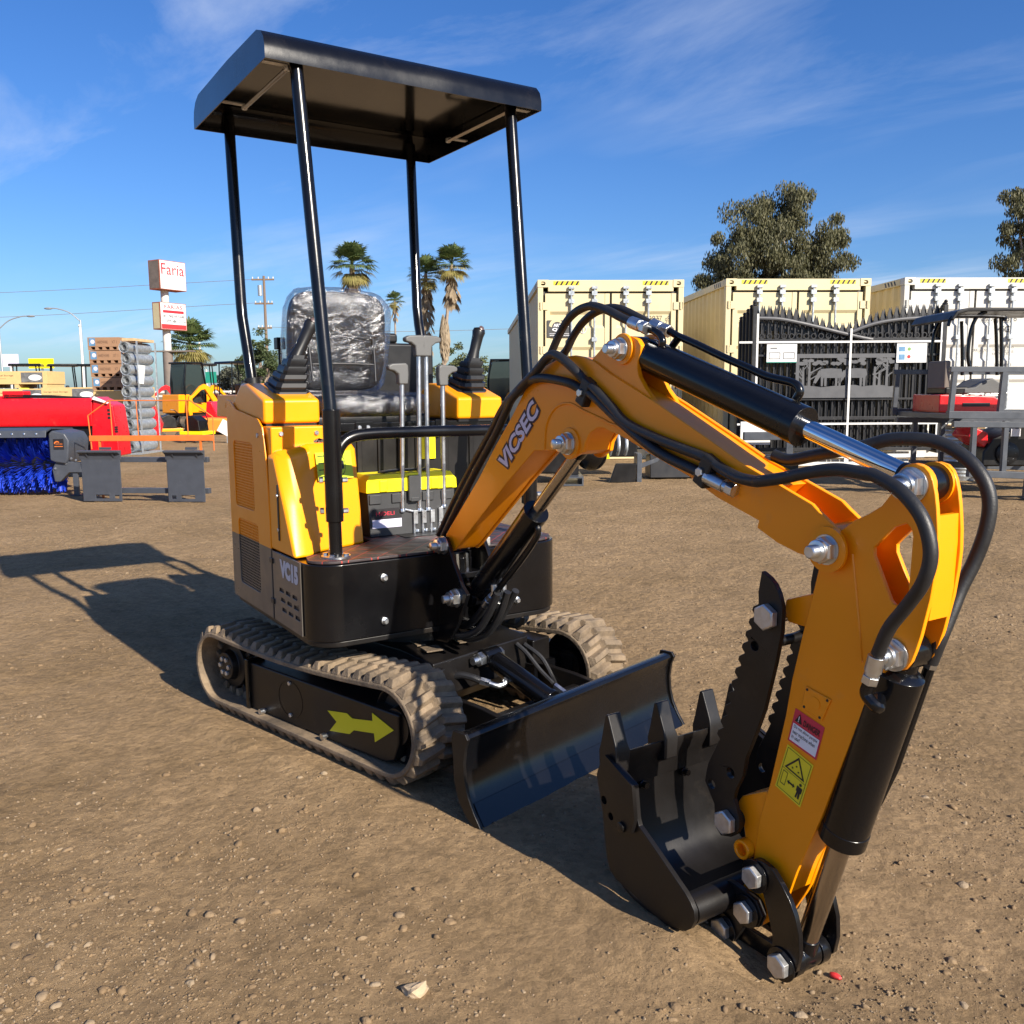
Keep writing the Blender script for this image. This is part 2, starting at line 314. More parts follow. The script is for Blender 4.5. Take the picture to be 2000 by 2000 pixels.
SPLIT = {'canopy_side', 'end_plate', 'washer', 'hose_ferrule', 'brace_rod', 'sleeve_bolt', 'boss', 'pivot_tube', 'bolt', 'hub_bolt', 'pin_nut', 'hex_bolt', 'cover_strip', 'rail_bracket', 'hose_fitting', 'vent_slot', 'backrest_seam'}
class G:
    def __init__(s): s.v = []; s.f = []
    def add(s, vs, fs):
        o = len(s.v); s.v += [tuple(p) for p in vs]; s.f += [tuple(i+o for i in f) for f in fs]; return s
    def box(s, c, d, rot=None, taper=None):
        hx, hy, hz = d[0]/2, d[1]/2, d[2]/2
        vs = []
        for x, y, z in ((-1,-1,-1),(1,-1,-1),(1,1,-1),(-1,1,-1),(-1,-1,1),(1,-1,1),(1,1,1),(-1,1,1)):
            t = taper if (taper and z > 0) else 1
            vs.append(Vector((x*hx*t, y*hy*t, z*hz)))
        if rot is not None:
            M = rot if isinstance(rot, Matrix) else Matrix.Rotation(rot, 3, 'Z')
            vs = [M @ p for p in vs]
        c = Vector(c)
        return s.add([p+c for p in vs], [(3,2,1,0),(4,5,6,7),(0,1,5,4),(1,2,6,5),(2,3,7,6),(3,0,4,7)])
    def bb(s, x0, x1, y0, y1, z0, z1):
        return s.box(((x0+x1)/2, (y0+y1)/2, (z0+z1)/2), (abs(x1-x0), abs(y1-y0), abs(z1-z0)))
    def prism(s, poly, lo, hi, axis='y', holes=()):
        def area(p): return sum(p[i][0]*p[(i+1) % len(p)][1]-p[(i+1) % len(p)][0]*p[i][1] for i in range(len(p)))/2
        poly = list(poly)
        if area(poly) < 0: poly = poly[::-1]
        hs = [list(h) if area(h) < 0 else list(h)[::-1] for h in holes]
        loops = [poly]+hs
        flat = [p for l in loops for p in l]
        if hs or len(poly) > 4:
            tris = geometry.tessellate_polygon([[Vector((p[0], p[1], 0)) for p in l] for l in loops])
            tt = []
            for a, b, c in tris:
                ar = (flat[b][0]-flat[a][0])*(flat[c][1]-flat[a][1])-(flat[c][0]-flat[a][0])*(flat[b][1]-flat[a][1])
                tt.append((a, b, c) if ar > 0 else (a, c, b))
            if not hs: tt = [tuple(range(len(poly)))]
        else: tt = [tuple(range(len(poly)))]
        def m(p, h):
            if axis == 'y': return (p[0], h, p[1])
            if axis == 'z': return (p[0], p[1], h)
            return (h, p[0], p[1])
        n = len(flat)
        vs = [m(p, lo) for p in flat]+[m(p, hi) for p in flat]
        fs = []
        flip = axis == 'y'
        for t in tt:
            up = tuple(i+n for i in t); dn = tuple(reversed(t))
            if flip: fs += [tuple(reversed(up)), tuple(reversed(dn))]
            else: fs += [up, dn]
        o = 0
        for l in loops:
            k = len(l)
            for i in range(k):
                a, b = o+i, o+(i+1) % k
                q = (a, b, b+n, a+n)
                fs.append(tuple(reversed(q)) if flip else q)
            o += k
        return s.add(vs, fs)
    def cyl(s, p0, p1, r0, r1=None, n=16, caps=True):
        return s.tube([p0, p1], r0, n, caps, r1=r1)
    def tube(s, path, r, n=10, caps=True, r1=None, rr=None, up=None):
        P = [Vector(p) for p in path]; k = len(P)
        T = []
        for i in range(k):
            d = P[min(i+1, k-1)]-P[max(i-1, 0)]
            T.append(d.normalized() if d.length > 1e-9 else Vector((0, 0, 1)))
        a = Vector(up) if up else (Vector((0, 0, 1)) if abs(T[0].z) < 0.9 else Vector((1, 0, 0)))
        u = (a-T[0]*a.dot(T[0])).normalized()
        vs, fs = [], []
        for i in range(k):
            if i: u = (u-T[i]*u.dot(T[i])).normalized()
            w = T[i].cross(u)
            ri = rr[i] if rr else (r if r1 is None else r+(r1-r)*i/(k-1))
            for j in range(n):
                an = 2*math.pi*j/n
                vs.append(P[i]+(u*math.cos(an)+w*math.sin(an))*ri)
        for i in range(k-1):
            for j in range(n):
                a_, b_ = i*n+j, i*n+(j+1) % n
                fs.append((a_, b_, b_+n, a_+n))
        if caps:
            fs.append(tuple(reversed(range(n)))); fs.append(tuple(range((k-1)*n, k*n)))
        return s.add(vs, fs)
    def lathe(s, prof, p, d=(0, 0, 1), n=20, close=False):
        d = Vector(d).normalized(); P = Vector(p)
        path = [P+d*h for r, h in prof]
        a = Vector((0, 0, 1)) if abs(d.z) < 0.9 else Vector((1, 0, 0))
        u = (a-d*a.dot(d)).normalized(); w = d.cross(u)
        vs, fs = [], []
        k = len(prof)
        for (r, h), c in zip(prof, path):
            for j in range(n):
                an = 2*math.pi*j/n; vs.append(c+(u*math.cos(an)+w*math.sin(an))*r)
        for i in range(k-1):
            for j in range(n):
                a_, b_ = i*n+j, i*n+(j+1) % n
                fs.append((a_, b_, b_+n, a_+n))
        if close:
            for j in range(n): fs.append(((k-1)*n+j, (k-1)*n+(j+1) % n, (j+1) % n, j))
        else:
            fs.append(tuple(reversed(range(n)))); fs.append(tuple(range((k-1)*n, k*n)))
        return s.add(vs, fs)
    def loft(s, secs, caps=True):
        n = len(secs[0]); vs = [p for q in secs for p in q]; fs = []
        for i in range(len(secs)-1):
            for j in range(n):
                a, b = i*n+j, i*n+(j+1) % n
                fs.append((a, b, b+n, a+n))
        if caps:
            fs.append(tuple(reversed(range(n)))); fs.append(tuple(range((len(secs)-1)*n, len(secs)*n)))
        return s.add(vs, fs)
    def nut(s, p, d, r, h, n=6):
        d = Vector(d).normalized(); p = Vector(p)
        return s.tube([p, p+d*h*0.86, p+d*h], r, n, True, rr=[r, r, r*0.86])
    def sphere(s, c, r, nu=12, nv=8, sc=(1, 1, 1)):
        vs, fs = [], []
        for i in range(nv+1):
            t = math.pi*i/nv
            for j in range(nu):
                a = 2*math.pi*j/nu
                vs.append((c[0]+r*sc[0]*math.sin(t)*math.cos(a), c[1]+r*sc[1]*math.sin(t)*math.sin(a), c[2]-r*sc[2]*math.cos(t)))
        for i in range(nv):
            for j in range(nu):
                fs.append((i*nu+j, i*nu+(j+1) % nu, (i+1)*nu+(j+1) % nu, (i+1)*nu+j))
        return s.add(vs, fs)
    def clusters(s, tol=0.0015):
        par = list(range(len(s.v)))
        def fd(a):
            while par[a] != a: par[a] = par[par[a]]; a = par[a]
            return a
        for f in s.f:
            r = fd(f[0])
            for i in f[1:]: par[fd(i)] = r
        bb = {}
        for i, p in enumerate(s.v):
            r = fd(i); b = bb.setdefault(r, [list(p), list(p)])
            for k in range(3): b[0][k] = min(b[0][k], p[k]); b[1][k] = max(b[1][k], p[k])
        ids = list(bb); cl = {r: r for r in ids}
        def fc(a):
            while cl[a] != a: a = cl[a]
            return a
        for i in range(len(ids)):
            for j in range(i):
                A, B = bb[ids[i]], bb[ids[j]]
                if all(A[0][k] <= B[1][k]+tol and B[0][k] <= A[1][k]+tol for k in range(3)): cl[fc(ids[i])] = fc(ids[j])
        out = {}
        for f in s.f: out.setdefault(fc(fd(f[0])), []).append(f)
        res = []
        for fs in out.values():
            g = G(); mp_ = {}
            for f in fs:
                q = []
                for i in f:
                    if i not in mp_: mp_[i] = len(g.v); g.v.append(s.v[i])
                    q.append(mp_[i])
                g.f.append(tuple(q))
            res.append(g)
        return res
    def build(s, name, m, parent=None, bevel=0.0, segs=2, smooth=35, rz=None, loc=None, fix=True):
        if name in SPLIT and parent is not None:
            cs = s.clusters()
            if len(cs) > 1:
                return [c.build_one(name, m, parent, bevel, segs, smooth, rz, loc, fix) for c in cs][0]
        return s.build_one(name, m, parent, bevel, segs, smooth, rz, loc, fix)
    def build_one(s, name, m, parent=None, bevel=0.0, segs=2, smooth=35, rz=None, loc=None, fix=True):
        me = bpy.data.meshes.new(name)
        me.from_pydata(s.v, [], s.f); me.update()
        if fix:
            bm = bmesh.new(); bm.from_mesh(me)
            bmesh.ops.remove_doubles(bm, verts=bm.verts, dist=1e-6)
            bmesh.ops.recalc_face_normals(bm, faces=bm.faces)
            bm.to_mesh(me); bm.free()
        me.materials.append(MATS[m] if isinstance(m, str) else m)
        if smooth:
            for p in me.polygons: p.use_smooth = True
            try: me.set_sharp_from_angle(angle=rad(smooth))
            except Exception: pass
        ob = bpy.data.objects.new(name, me); COL.objects.link(ob)
        if parent: ob.parent = parent
        if rz is not None: ob.rotation_euler = (0, 0, rz)
        if loc is not None: ob.location = loc
        if bevel:
            b = ob.modifiers.new('bevel', 'BEVEL'); b.width = bevel; b.segments = segs; b.limit_method = 'ANGLE'; b.angle_limit = rad(38); b.harden_normals = True
        return ob

def thing(name, label, cat, loc=(0, 0, 0), rz=0.0, group=None):
    o = bpy.data.objects.new(name, None); COL.objects.link(o)
    o.empty_display_size = 0.1
    o.location = loc; o.rotation_euler = (0, 0, rz)
    return tag(o, label, cat, group)
def tag(o, label=None, cat=None, group=None, kind=None):
    if label: o['label'] = label
    if cat: o['category'] = cat
    if group: o['group'] = group
    if kind: o['kind'] = kind
    return o
def copy_tree(o, parent=None):
    c = o.copy(); COL.objects.link(c)
    if parent: c.parent = parent
    for ch in list(o.children): copy_tree(ch, c)
    return c

_txt = {}
def text2d(s, bold=0.0, shear=0.0):
    """flat lettering: 2-D vertices normalised to a unit-height box, plus faces"""
    key = (s, bold, shear)
    if key in _txt: return _txt[key]
    cu = bpy.data.curves.new('t', 'FONT'); cu.body = s; cu.size = 1; cu.offset = bold; cu.shear = shear; cu.resolution_u = 3
    ob = bpy.data.objects.new('t', cu); COL.objects.link(ob)
    dg = bpy.context.evaluated_depsgraph_get()
    me = bpy.data.meshes.new_from_object(ob.evaluated_get(dg))
    V = [(v.co.x, v.co.y) for v in me.vertices]; Fs = [tuple(p.vertices) for p in me.polygons]
    bpy.data.objects.remove(ob); bpy.data.curves.remove(cu); bpy.data.meshes.remove(me)
    x0, x1 = min(v[0] for v in V), max(v[0] for v in V); y0, y1 = min(v[1] for v in V), max(v[1] for v in V)
    _txt[key] = ([((v[0]-x0)/(x1-x0), (v[1]-y0)/(y1-y0)) for v in V], Fs)
    return _txt[key]
def put_text(g, s, o, ax, ay, bold=0.0, shear=0.0):
    """lettering in the parallelogram o, o+ax, o+ay"""
    V, Fs = text2d(s, bold, shear); o, ax, ay = Vector(o), Vector(ax), Vector(ay)
    return g.add([o+ax*x+ay*y for x, y in V], Fs)
def quad(g, o, ax, ay):
    o, ax, ay = Vector(o), Vector(ax), Vector(ay)
    return g.add([o, o+ax, o+ax+ay, o+ay], [(0, 1, 2, 3)])
def poly3(g, o, ax, ay, pts):
    o, ax, ay = Vector(o), Vector(ax), Vector(ay)
    return g.add([o+ax*x+ay*y for x, y in pts], [tuple(range(len(pts)))])
# ================================================================== ground
rnd = random.Random(7)
def gh(x, y):
    """height of the dirt"""
    p = Vector((x*0.55, y*0.55, 0.3))
    h = 0.022*noise.noise(p)
    h += 0.012*noise.noise(Vector((x*2.1, y*2.1, 4.0)))
    h += 0.007*noise.noise(Vector((x*7.0, y*7.0, 9.0)))
    h += 0.004*noise.noise(Vector((x*19.0, y*19.0, 2.0)))
    d = max(abs(x)-0.75, abs(y)-0.55, 0)
    k = min(1, d/0.5)                         # trodden flat under the tracks
    h = h*k+(1-k)*(0.003*noise.noise(Vector((x*15, y*15, 1)))-0.006)
    # wheel ruts with tread bars crossing the foreground
    for (x0, y0, dx_, dy_) in ((-1.2, -1.55, 0.93, 0.37), (-1.9, -2.05, 0.93, 0.37)):
        w_ = -(x-x0)*dy_+(y-y0)*dx_; l_ = (x-x0)*dx_+(y-y0)*dy_; w_ += 0.10*math.sin(l_*0.6)
        if abs(w_) < 0.22:
            e_ = math.exp(-(w_/0.10)**4)*(0.55+0.45*noise.noise(Vector((l_*0.9, 2.0, y0))))
            h += e_*(-0.007+0.0035*math.sin((l_+abs(w_)*0.8)*70))
    # windrow pushed up beside the track
    h += 0.022*math.exp(-((y+0.60)/0.055)**2)*(1 if -0.5 < x < 0.55 else math.exp(-((abs(x)-0.5)/0.15)**2))*(0.5+0.6*noise.noise(Vector((x*9, y*9, 6))))
    # heap against the near bucket corner, hollow under the link
    h += 0.030*math.exp(-(((x-1.47)/0.13)**2+((y+0.62)/0.09)**2))
    h -= 0.030*math.exp(-(((x-1.66)/0.11)**2+((y+0.50)/0.10)**2))
    return h
def axis_pts(lo, hi, step, far, growth=1.16):
    a = list(np.arange(lo, hi, step)); s = step; p = a[-1]; up = []
    while p < far: s *= growth; p += s; up.append(p)
    s = step; p = a[0]; dn = []
    while p > -far: s *= growth; p -= s; dn.append(p)
    return dn[::-1]+a+up
gx = axis_pts(-5.0, 3.0, 0.026, 4000); gy = axis_pts(-2.8, 4.6, 0.026, 4000)
V = []
for y in gy:
    for x in gx:
        r = math.hypot(x-CAM.x, y-CAM.y)
        V.append((x, y, gh(x, y) if r < 30 else 0.0))
nx = len(gx)
Fs = [(j*nx+i, j*nx+i+1, (j+1)*nx+i+1, (j+1)*nx+i) for j in range(len(gy)-1) for i in range(nx-1)]
g = G(); g.v = V; g.f = Fs
gr = g.build('ground', 'dirt', smooth=None, fix=False)
for p in gr.data.polygons: p.use_smooth = True
tag(gr, kind='structure')

# ------------------------------------------------------------------ gravel
def ico(sub):
    bm = bmesh.new(); bmesh.ops.create_icosphere(bm, subdivisions=sub, radius=1)
    v = np.array([p.co[:] for p in bm.verts]); f = np.array([[q.index for q in p.verts] for p in bm.faces]); bm.free(); return v, f
Fh = Vector((Fv.x, Fv.y, 0)).normalized(); Rh = Vector((Fh.y, -Fh.x, 0))
npr = np.random.RandomState(11)
def gravel(name, count, smin, smax, sub, vmax, power, label):
    bv, bf = ico(sub); nvar = 10
    var = []
    for i in range(nvar):
        q = bv*(1+0.17*npr.randn(len(bv), 1)*(1 if sub == 1 else .8)+0.20*npr.randn(1, 3))
        q[:, 2] *= npr.uniform(0.5, 0.85); var.append(q)
    VV, FF = [], []; off = 0; made = 0; tries = 0
    while made < count and tries < count*10:
        tries += 1
        v = 1.05+(vmax-1.05)*npr.rand()**power
        u = npr.uniform(-0.64, 0.64)*v
        P = CAM+Rh*u+Fh*v
        cl = noise.noise(Vector((P.x*1.1, P.y*1.1, 3)))+0.6*noise.noise(Vector((P.x*3.5, P.y*3.5, 8)))
        if npr.rand() > 0.34+1.15*cl: continue
        if -0.66 < P.x < 0.62 and 0.28 < abs(P.y) < 0.54: continue
        s = smin*(smax/smin)**(npr.rand()**2.4)
        a = npr.rand()*6.283; ca, sa = math.cos(a), math.sin(a)
        q = var[npr.randint(nvar)]*s*np.array([1, npr.uniform(.6, 1), 1])
        t1 = npr.uniform(-.4, .4); q = np.stack([q[:, 0], q[:, 1]*math.cos(t1)-q[:, 2]*math.sin(t1), q[:, 1]*math.sin(t1)+q[:, 2]*math.cos(t1)], 1)
        r = np.stack([q[:, 0]*ca-q[:, 1]*sa+P.x, q[:, 0]*sa+q[:, 1]*ca+P.y, q[:, 2]+gh(P.x, P.y)+s*npr.uniform(-0.4, 0.15)], 1)
        VV.append(r); FF.append(bf+off); off += len(r); made += 1
    VV = np.concatenate(VV); FF = np.concatenate(FF)
    me = bpy.data.meshes.new(name)
    me.vertices.add(len(VV)); me.vertices.foreach_set('co', VV.astype(np.float32).ravel())
    me.loops.add(len(FF)*3); me.loops.foreach_set('vertex_index', FF.astype(np.int32).ravel())
    me.polygons.add(len(FF)); me.polygons.foreach_set('loop_start', np.arange(0, len(FF)*3, 3, dtype=np.int32))
    me.update(calc_edges=True); me.validate()
    me.materials.append(MATS['stones'])
    ob = bpy.data.objects.new(name, me); COL.objects.link(ob)
    return tag(ob, label, 'gravel', kind='stuff')
gravel('gravel', 52000, 0.0014, 0.0054, 1, 9.0, 1.55, 'fine tan gravel scattered over the bare dirt lot')
gravel('pebbles', 2600, 0.0048, 0.0130, 2, 8.5, 1.35, 'larger rounded tan pebbles lying on the dirt lot')
bv, bf = ico(2); q = bv*(1+0.16*npr.randn(len(bv), 1)); q = q*np.array([0.027, 0.016, 0.013]); q[:, 1] += q[:, 0]**2*14
g = G(); g.v = [tuple(p) for p in q]; g.f = [tuple(int(i) for i in f) for f in bf]
P = CAM+Rh*(-0.19)+Fh*1.58
ob = g.build('rock', 'pebble_pale', smooth=None, rz=0.9, loc=(P.x, P.y, gh(P.x, P.y)+0.006)); tag(ob, 'pale curved broken rock lying on the dirt in the foreground', 'rock')

# ================================================================== excavator
YS = rad(-15.0)
ex = thing('mini_excavator', 'orange and black mini excavator with canopy, boom, thumb and bucket', 'excavator')
def U(g, name, m, parent=None, **k): return g.build(name, m, parent or ex, **k)                       # undercarriage frame
def S(g, name, m, parent=None, **k):                                                                  # slewed upper frame
    if parent is None: return g.build(name, m, ex, rz=YS, **k)
    return g.build(name, m, parent, **k)

# ---- tracks
def track_loop():
    pts = []
    C1, r1, C2, r2 = (0.425, 0.160), 0.143, (-0.525, 0.150), 0.134
    for i in range(25): a = -math.pi/2+math.pi*i/24; pts.append((C1[0]+r1*math.cos(a), C1[1]+r1*math.sin(a)))
    for i in range(1, 26):
        t = i/26; x = C1[0]+(C2[0]-C1[0])*t; z = 0.303+(0.284-0.303)*t-0.020*math.sin(math.pi*t); pts.append((x, z))
    for i in range(25): a = math.pi/2+math.pi*i/24; pts.append((C2[0]+r2*math.cos(a), C2[1]+r2*math.sin(a)))
    for i in range(1, 26):
        t = i/26; pts.append((C2[0]+(C1[0]-C2[0])*t, 0.0165))
    return pts
LP = track_loop()
def make_track():
    g = G(); n = len(LP); W = 0.10
    nor = []
    for i in range(n):
        a, b = LP[i-1], LP[(i+1) % n]; d = Vector((b[0]-a[0], b[1]-a[1])).normalized(); nor.append(Vector((d.y, -d.x)))
    ring = []
    for i in range(n):
        x, z = LP[i]; q = nor[i]
        o, m_, i_ = 0.0, -0.009, -0.020
        ring.append([(x+q.x*(o-.006), -W, z+q.y*(o-.006)), (x+q.x*o, -W+.012, z+q.y*o), (x+q.x*o, W-.012, z+q.y*o), (x+q.x*(o-.006), W, z+q.y*(o-.006)), (x+q.x*i_, W, z+q.y*i_), (x+q.x*i_, -W, z+q.y*i_)])
    vs = [p for r in ring for p in r]; fs = []
    for i in range(n):
        for j in range(6):
            a = i*6+j; b = i*6+(j+1) % 6; c = ((i+1) % n)*6+(j+1) % 6; d = ((i+1) % n)*6+j
            fs.append((a, d, c, b))
    g.add(vs, fs)
    # lugs in two staggered rows, and guide lugs inside
    L = [0]
    for i in range(n): L.append(L[-1]+math.dist(LP[i], LP[(i+1) % n]))
    tot = L[-1]; num = 54
    def at(s):
        s %= tot
        for i in range(n):
            if L[i+1] >= s:
                t = (s-L[i])/(L[i+1]-L[i]); a, b = LP[i], LP[(i+1) % n]
                q = (nor[i]*(1-t)+nor[(i+1) % n]*t).normalized(); return Vector((a[0]+(b[0]-a[0])*t, a[1]+(b[1]-a[1])*t)), q
    for k in range(num*2):
        s = tot*k/(num*2); p, q = at(s); t = Vector((-q.y, q.x))
        y0, y1 = (-W+0.004, 0.010) if k % 2 else (-0.010, W-0.004)
        sk = 0.010 if k % 2 else -0.010
        h = 0.020; b, tp = 0.0195, 0.0095
        lo = []; hi = []
        for yy, sg in ((y0, -1), (y1, 1)):
            for e in (-1, 1):
                c = p+t*(e*b+sg*sk); lo.append((c.x-q.x*.004, yy, c.y-q.y*.004))
                c = p+t*(e*tp+sg*sk)+q*h; hi.append((c.x, yy-sg*0.012, c.y))
        g.add([lo[0], lo[1], lo[3], lo[2], hi[0], hi[1], hi[3], hi[2]], [(3, 2, 1, 0), (4, 5, 6, 7), (0, 1, 5, 4), (1, 2, 6, 5), (2, 3, 7, 6), (3, 0, 4, 7)])
    for k in range(num):
        p, q = at(tot*k/num); t = Vector((-q.y, q.x)); p = p-q*0.020
        vs = []
        for h, s_ in ((0, .014), (-.026, .006)):
            for yy in (-.028, .028):
                for e in (-1, 1): c = p+t*e*s_+q*h; vs.append((c.x, yy, c.y))
        g.add(vs, [(0, 1, 3, 2), (4, 6, 7, 5), (0, 4, 5, 1), (2, 3, 7, 6), (0, 2, 6, 4), (1, 5, 7, 3)])
    return g
tr = U(make_track(), 'track', 'track_rubber', bevel=0.003, segs=2); tr.location = (0, -0.40, 0)
tr2 = tr.copy(); COL.objects.link(tr2); tr2.parent = ex; tr2.location = (0, 0.40, 0)
for T_, sy in ((tr, -1), (tr2, 1)):
    g = G()                                                       # front idler
    g.lathe([(0.02, -.05), (0.055, -.05), (0.06, -.022), (0.100, -.018), (0.116, -.03), (0.120, -.03), (0.120, .03), (0.116, .03), (0.100, .018), (0.06, .022), (0.055, .05), (0.02, .05)], (0.425, 0, 0.160), (0, 1, 0), 28)
    U(g, 'idler', 'black_dull', T_)
    g = G()
    g.lathe([(0.02, -.055), (0.05, -.055), (0.055, -.03), (0.085, -.026), (0.085, .026), (0.055, .03), (0.05, .055), (0.02, .055)], (-0.525, 0, 0.150), (0, 1, 0), 24)
    for k in range(12):
        a = k*math.pi/6; g.box((-0.525+0.098*math.cos(a), 0, 0.150+0.098*math.sin(a)), (0.032, 0.03, 0.018), Matrix.Rotation(-a, 3, 'Y'))
    U(g, 'drive_sprocket', 'black_dull', T_, bevel=0.003)
    g = G()
    for k in range(6):
        a = k*math.pi/3; g.nut((-0.525+0.028*math.cos(a), sy*0.055, 0.150+0.028*math.sin(a)), (0, sy, 0), 0.009, 0.008)
    U(g, 'hub_bolt', 'bolt_steel', T_)
    for x in (-0.30, -0.05, 0.20):
        g = G(); g.lathe([(0.012, -.06), (0.036, -.06), (0.042, -.05), (0.042, .05), (0.036, .06), (0.012, .06)], (x, 0, 0.058), (0, 1, 0), 20); U(g, 'roller', 'black_dull', T_)
for sy in (-1, 1):
    g = G()
    face = [(-0.350, 0.036), (0.390, 0.044), (0.428, 0.060), (0.450, 0.120), (0.452, 0.205), (-0.345, 0.203)]
    y0, y1 = sorted((sy*0.345, sy*0.462)); g.prism([(x, z) for x, z in face], y0, y1)
    fr = U(g, 'track_frame', 'black_dull', bevel=0.006)
    g = G(); g.bb(-0.362, -0.342, sy*0.400, sy*0.474, 0.03, 0.215); g.bb(-0.40, 0.40, sy*0.20, sy*0.36, 0.10, 0.19); U(g, 'frame_end_plate', 'black_paint', fr, bevel=0.004)
    if sy < 0:
        g = G()
        A_ = [(0.107, 0.137), (0.207, 0.152), (0.234, 0.142), (0.333, 0.159), (0.332, 0.184), (0.431, 0.155), (0.342, 0.095), (0.339, 0.122), (0.240, 0.106), (0.218, 0.088), (0.115, 0.072), (0.153, 0.111)]
        g.prism(A_, -0.4640, -0.4625); U(g, 'arrow_decal', 'arrow_yellow', fr, smooth=None)
        for x, z in ((-0.259, 0.048), (0.098, 0.053)):
            g = G(); g.nut((x, -0.462, z), (0, -1, 0), 0.008, 0.010); g.cyl((x, -.470, z), (x, -.484, z), 0.010, n=12); U(g, 'bolt', 'zinc', fr)
        g = G(); c = (-0.101, 0.125); ring = [(c[0]+0.070*math.cos(a*.2618), c[1]+0.064*math.sin(a*.2618)) for a in range(24)]; ring2 = [(c[0]+0.067*math.cos(a*.2618), c[1]+0.061*math.sin(a*.2618)) for a in range(24)]
        g.prism(ring, -0.4632, -0.4622, holes=[ring2]); U(g, 'access_cover', 'black_dull', fr)
        for z in (0.18, 0.07):
            g = G(); g.nut((-0.101, -0.462, z), (0, -1, 0), 0.0075, 0.006); U(g, 'bolt', 'bolt_steel', fr)

# ---- chassis and blade
g = G()
g.prism([(-0.36, 0.12), (0.30, 0.12), (0.355, 0.17), (0.355, 0.285), (0.20, 0.305), (-0.30, 0.305), (-0.36, 0.26)], -0.235, 0.215)
g.cyl((0, 0, 0.30), (0, 0, 0.386), 0.23, n=36)
g.box((0.33, -0.25, 0.20), (0.10, 0.09, 0.14)); g.box((0.33, 0.26, 0.20), (0.10, 0.09, 0.14))
ch = U(g, 'chassis', 'black_dull', bevel=0.006)
g = G()
for x, y, dx_, dy_ in ((0.15, -0.14, 0.16, 0.03), (0.24, -0.03, 0.14, 0.025), (0.22, 0.09, 0.10, 0.05), (0.28, -0.17, 0.06, 0.06)):
    g.box((x, y, 0.3075), (dx_, dy_, 0.004), rad(-20))
U(g, 'cover_strip', 'track_rubber', ch)
for pts in ([(0.36, 0.15, 0.27), (0.40, 0.16, 0.24), (0.45, 0.17, 0.19), (0.50, 0.18, 0.15)], [(0.36, 0.19, 0.26), (0.42, 0.21, 0.22), (0.46, 0.22, 0.16), (0.50, 0.20, 0.13)], [(0.33, -0.24, 0.26), (0.37, -0.20, 0.20), (0.43, -0.19, 0.15), (0.50, -0.20, 0.12)]):
    g = G(); g.tube(catmull(pts, 6), 0.008, 8); U(g, 'hose', 'rubber_hose', ch)
g = G()
prof = [(0.818, -0.004), (0.792, 0.030), (0.770, 0.068), (0.758, 0.105), (0.753, 0.150), (0.756, 0.190), (0.764, 0.214), (0.770, 0.226), (0.764, 0.235), (0.745, 0.238), (0.728, 0.232), (0.724, 0.220), (0.735, 0.205), (0.738, 0.150), (0.742, 0.105), (0.754, 0.065), (0.776, 0.026), (0.802, -0.006)]
g.prism(prof, -0.492, 0.492)
bl = U(g, 'dozer_blade', 'black_paint', bevel=0.002, smooth=50)
g = G()
for sy in (-1, 1):
    y0, y1 = sorted((sy*0.4925, sy*0.503)); g.prism([(0.824, -0.008), (0.796, 0.032), (0.776, 0.07), (0.765, 0.11), (0.761, 0.155), (0.767, 0.20), (0.778, 0.228), (0.768, 0.242), (0.722, 0.242), (0.716, 0.22), (0.722, 0.16), (0.724, 0.10), (0.740, 0.05), (0.770, 0.01), (0.800, -0.010)], y0, y1)
U(g, 'end_plate', 'black_dull', bl, bevel=0.0015)
g = G(); g.prism([(0.8215, -0.006), (0.800, 0.024), (0.784, 0.050), (0.780, 0.049), (0.797, 0.022), (0.817, -0.006)], -0.487, 0.487); U(g, 'wear_edge', 'black_paint', bl)
for y in (-0.215, 0.235):
    g = G(); g.prism([(0.30, 0.10), (0.74, 0.05), (0.74, 0.16), (0.55, 0.185), (0.30, 0.195)], y-0.011, y+0.011); U(g, 'push_arm', 'black_dull', bl, bevel=0.003)
g = G(); g.bb(0.55, 0.575, -0.21, 0.23, 0.09, 0.15); U(g, 'cross_member', 'black_dull', bl, bevel=0.003)
g = G()
p0, p1 = Vector((0.375, 0, 0.262)), Vector((0.700, 0, 0.150)); d = (p1-p0).normalized()
g.cyl(p0+d*0.03, p0+d*0.27, 0.034, n=24); g.cyl(p0+d*0.27, p0+d*0.285, 0.038, n=24); g.cyl((0.375, -0.035, 0.262), (0.375, 0.035, 0.262), 0.030, n=20)
bc = U(g, 'blade_cylinder', 'black_paint', bl, bevel=0.002)
g = G(); g.cyl(p0+d*0.28, p1, 0.018, n=16); U(g, 'blade_cylinder_rod', 'chrome', bl)
g = G(); g.nut((0.375, -0.036, 0.262), (0, -1, 0), 0.024, 0.022); g.cyl((0.375, -0.058, 0.262), (0.375, -0.080, 0.262), 0.013, n=14); g.nut((0.375, .036, .262), (0, 1, 0), 0.022, 0.02); U(g, 'pin_nut', 'zinc', bl)
g = G(); g.tube(catmull([(0.30, -0.16, 0.20), (0.36, -0.13, 0.225), (0.40, -0.11, 0.222), (0.425, -0.095, 0.212)], 6), 0.012, 10); U(g, 'hose', 'rubber_hose', bl)
g = G(); g.cyl((0.425, -0.095, 0.212), (0.450, -0.078, 0.204), 0.013, n=6); g.tube(catmull([(0.450, -0.078, 0.204), (0.470, -0.062, 0.197), (0.478, -0.040, 0.200), (0.474, -0.028, 0.212)], 4), 0.009, 10); g.nut((0.475, -0.036, 0.206), (0, 1, .2), 0.013, 0.012); U(g, 'hose_fitting', 'zinc', bl)
g = G(); g.cyl((0.62, 0.045, 0.205), (0.665, 0.050, 0.185), 0.010, n=6); g.nut((0.665, 0.05, 0.185), (0.3, 0.2, -1), 0.012, 0.016); U(g, 'hose_fitting', 'zinc', bl)

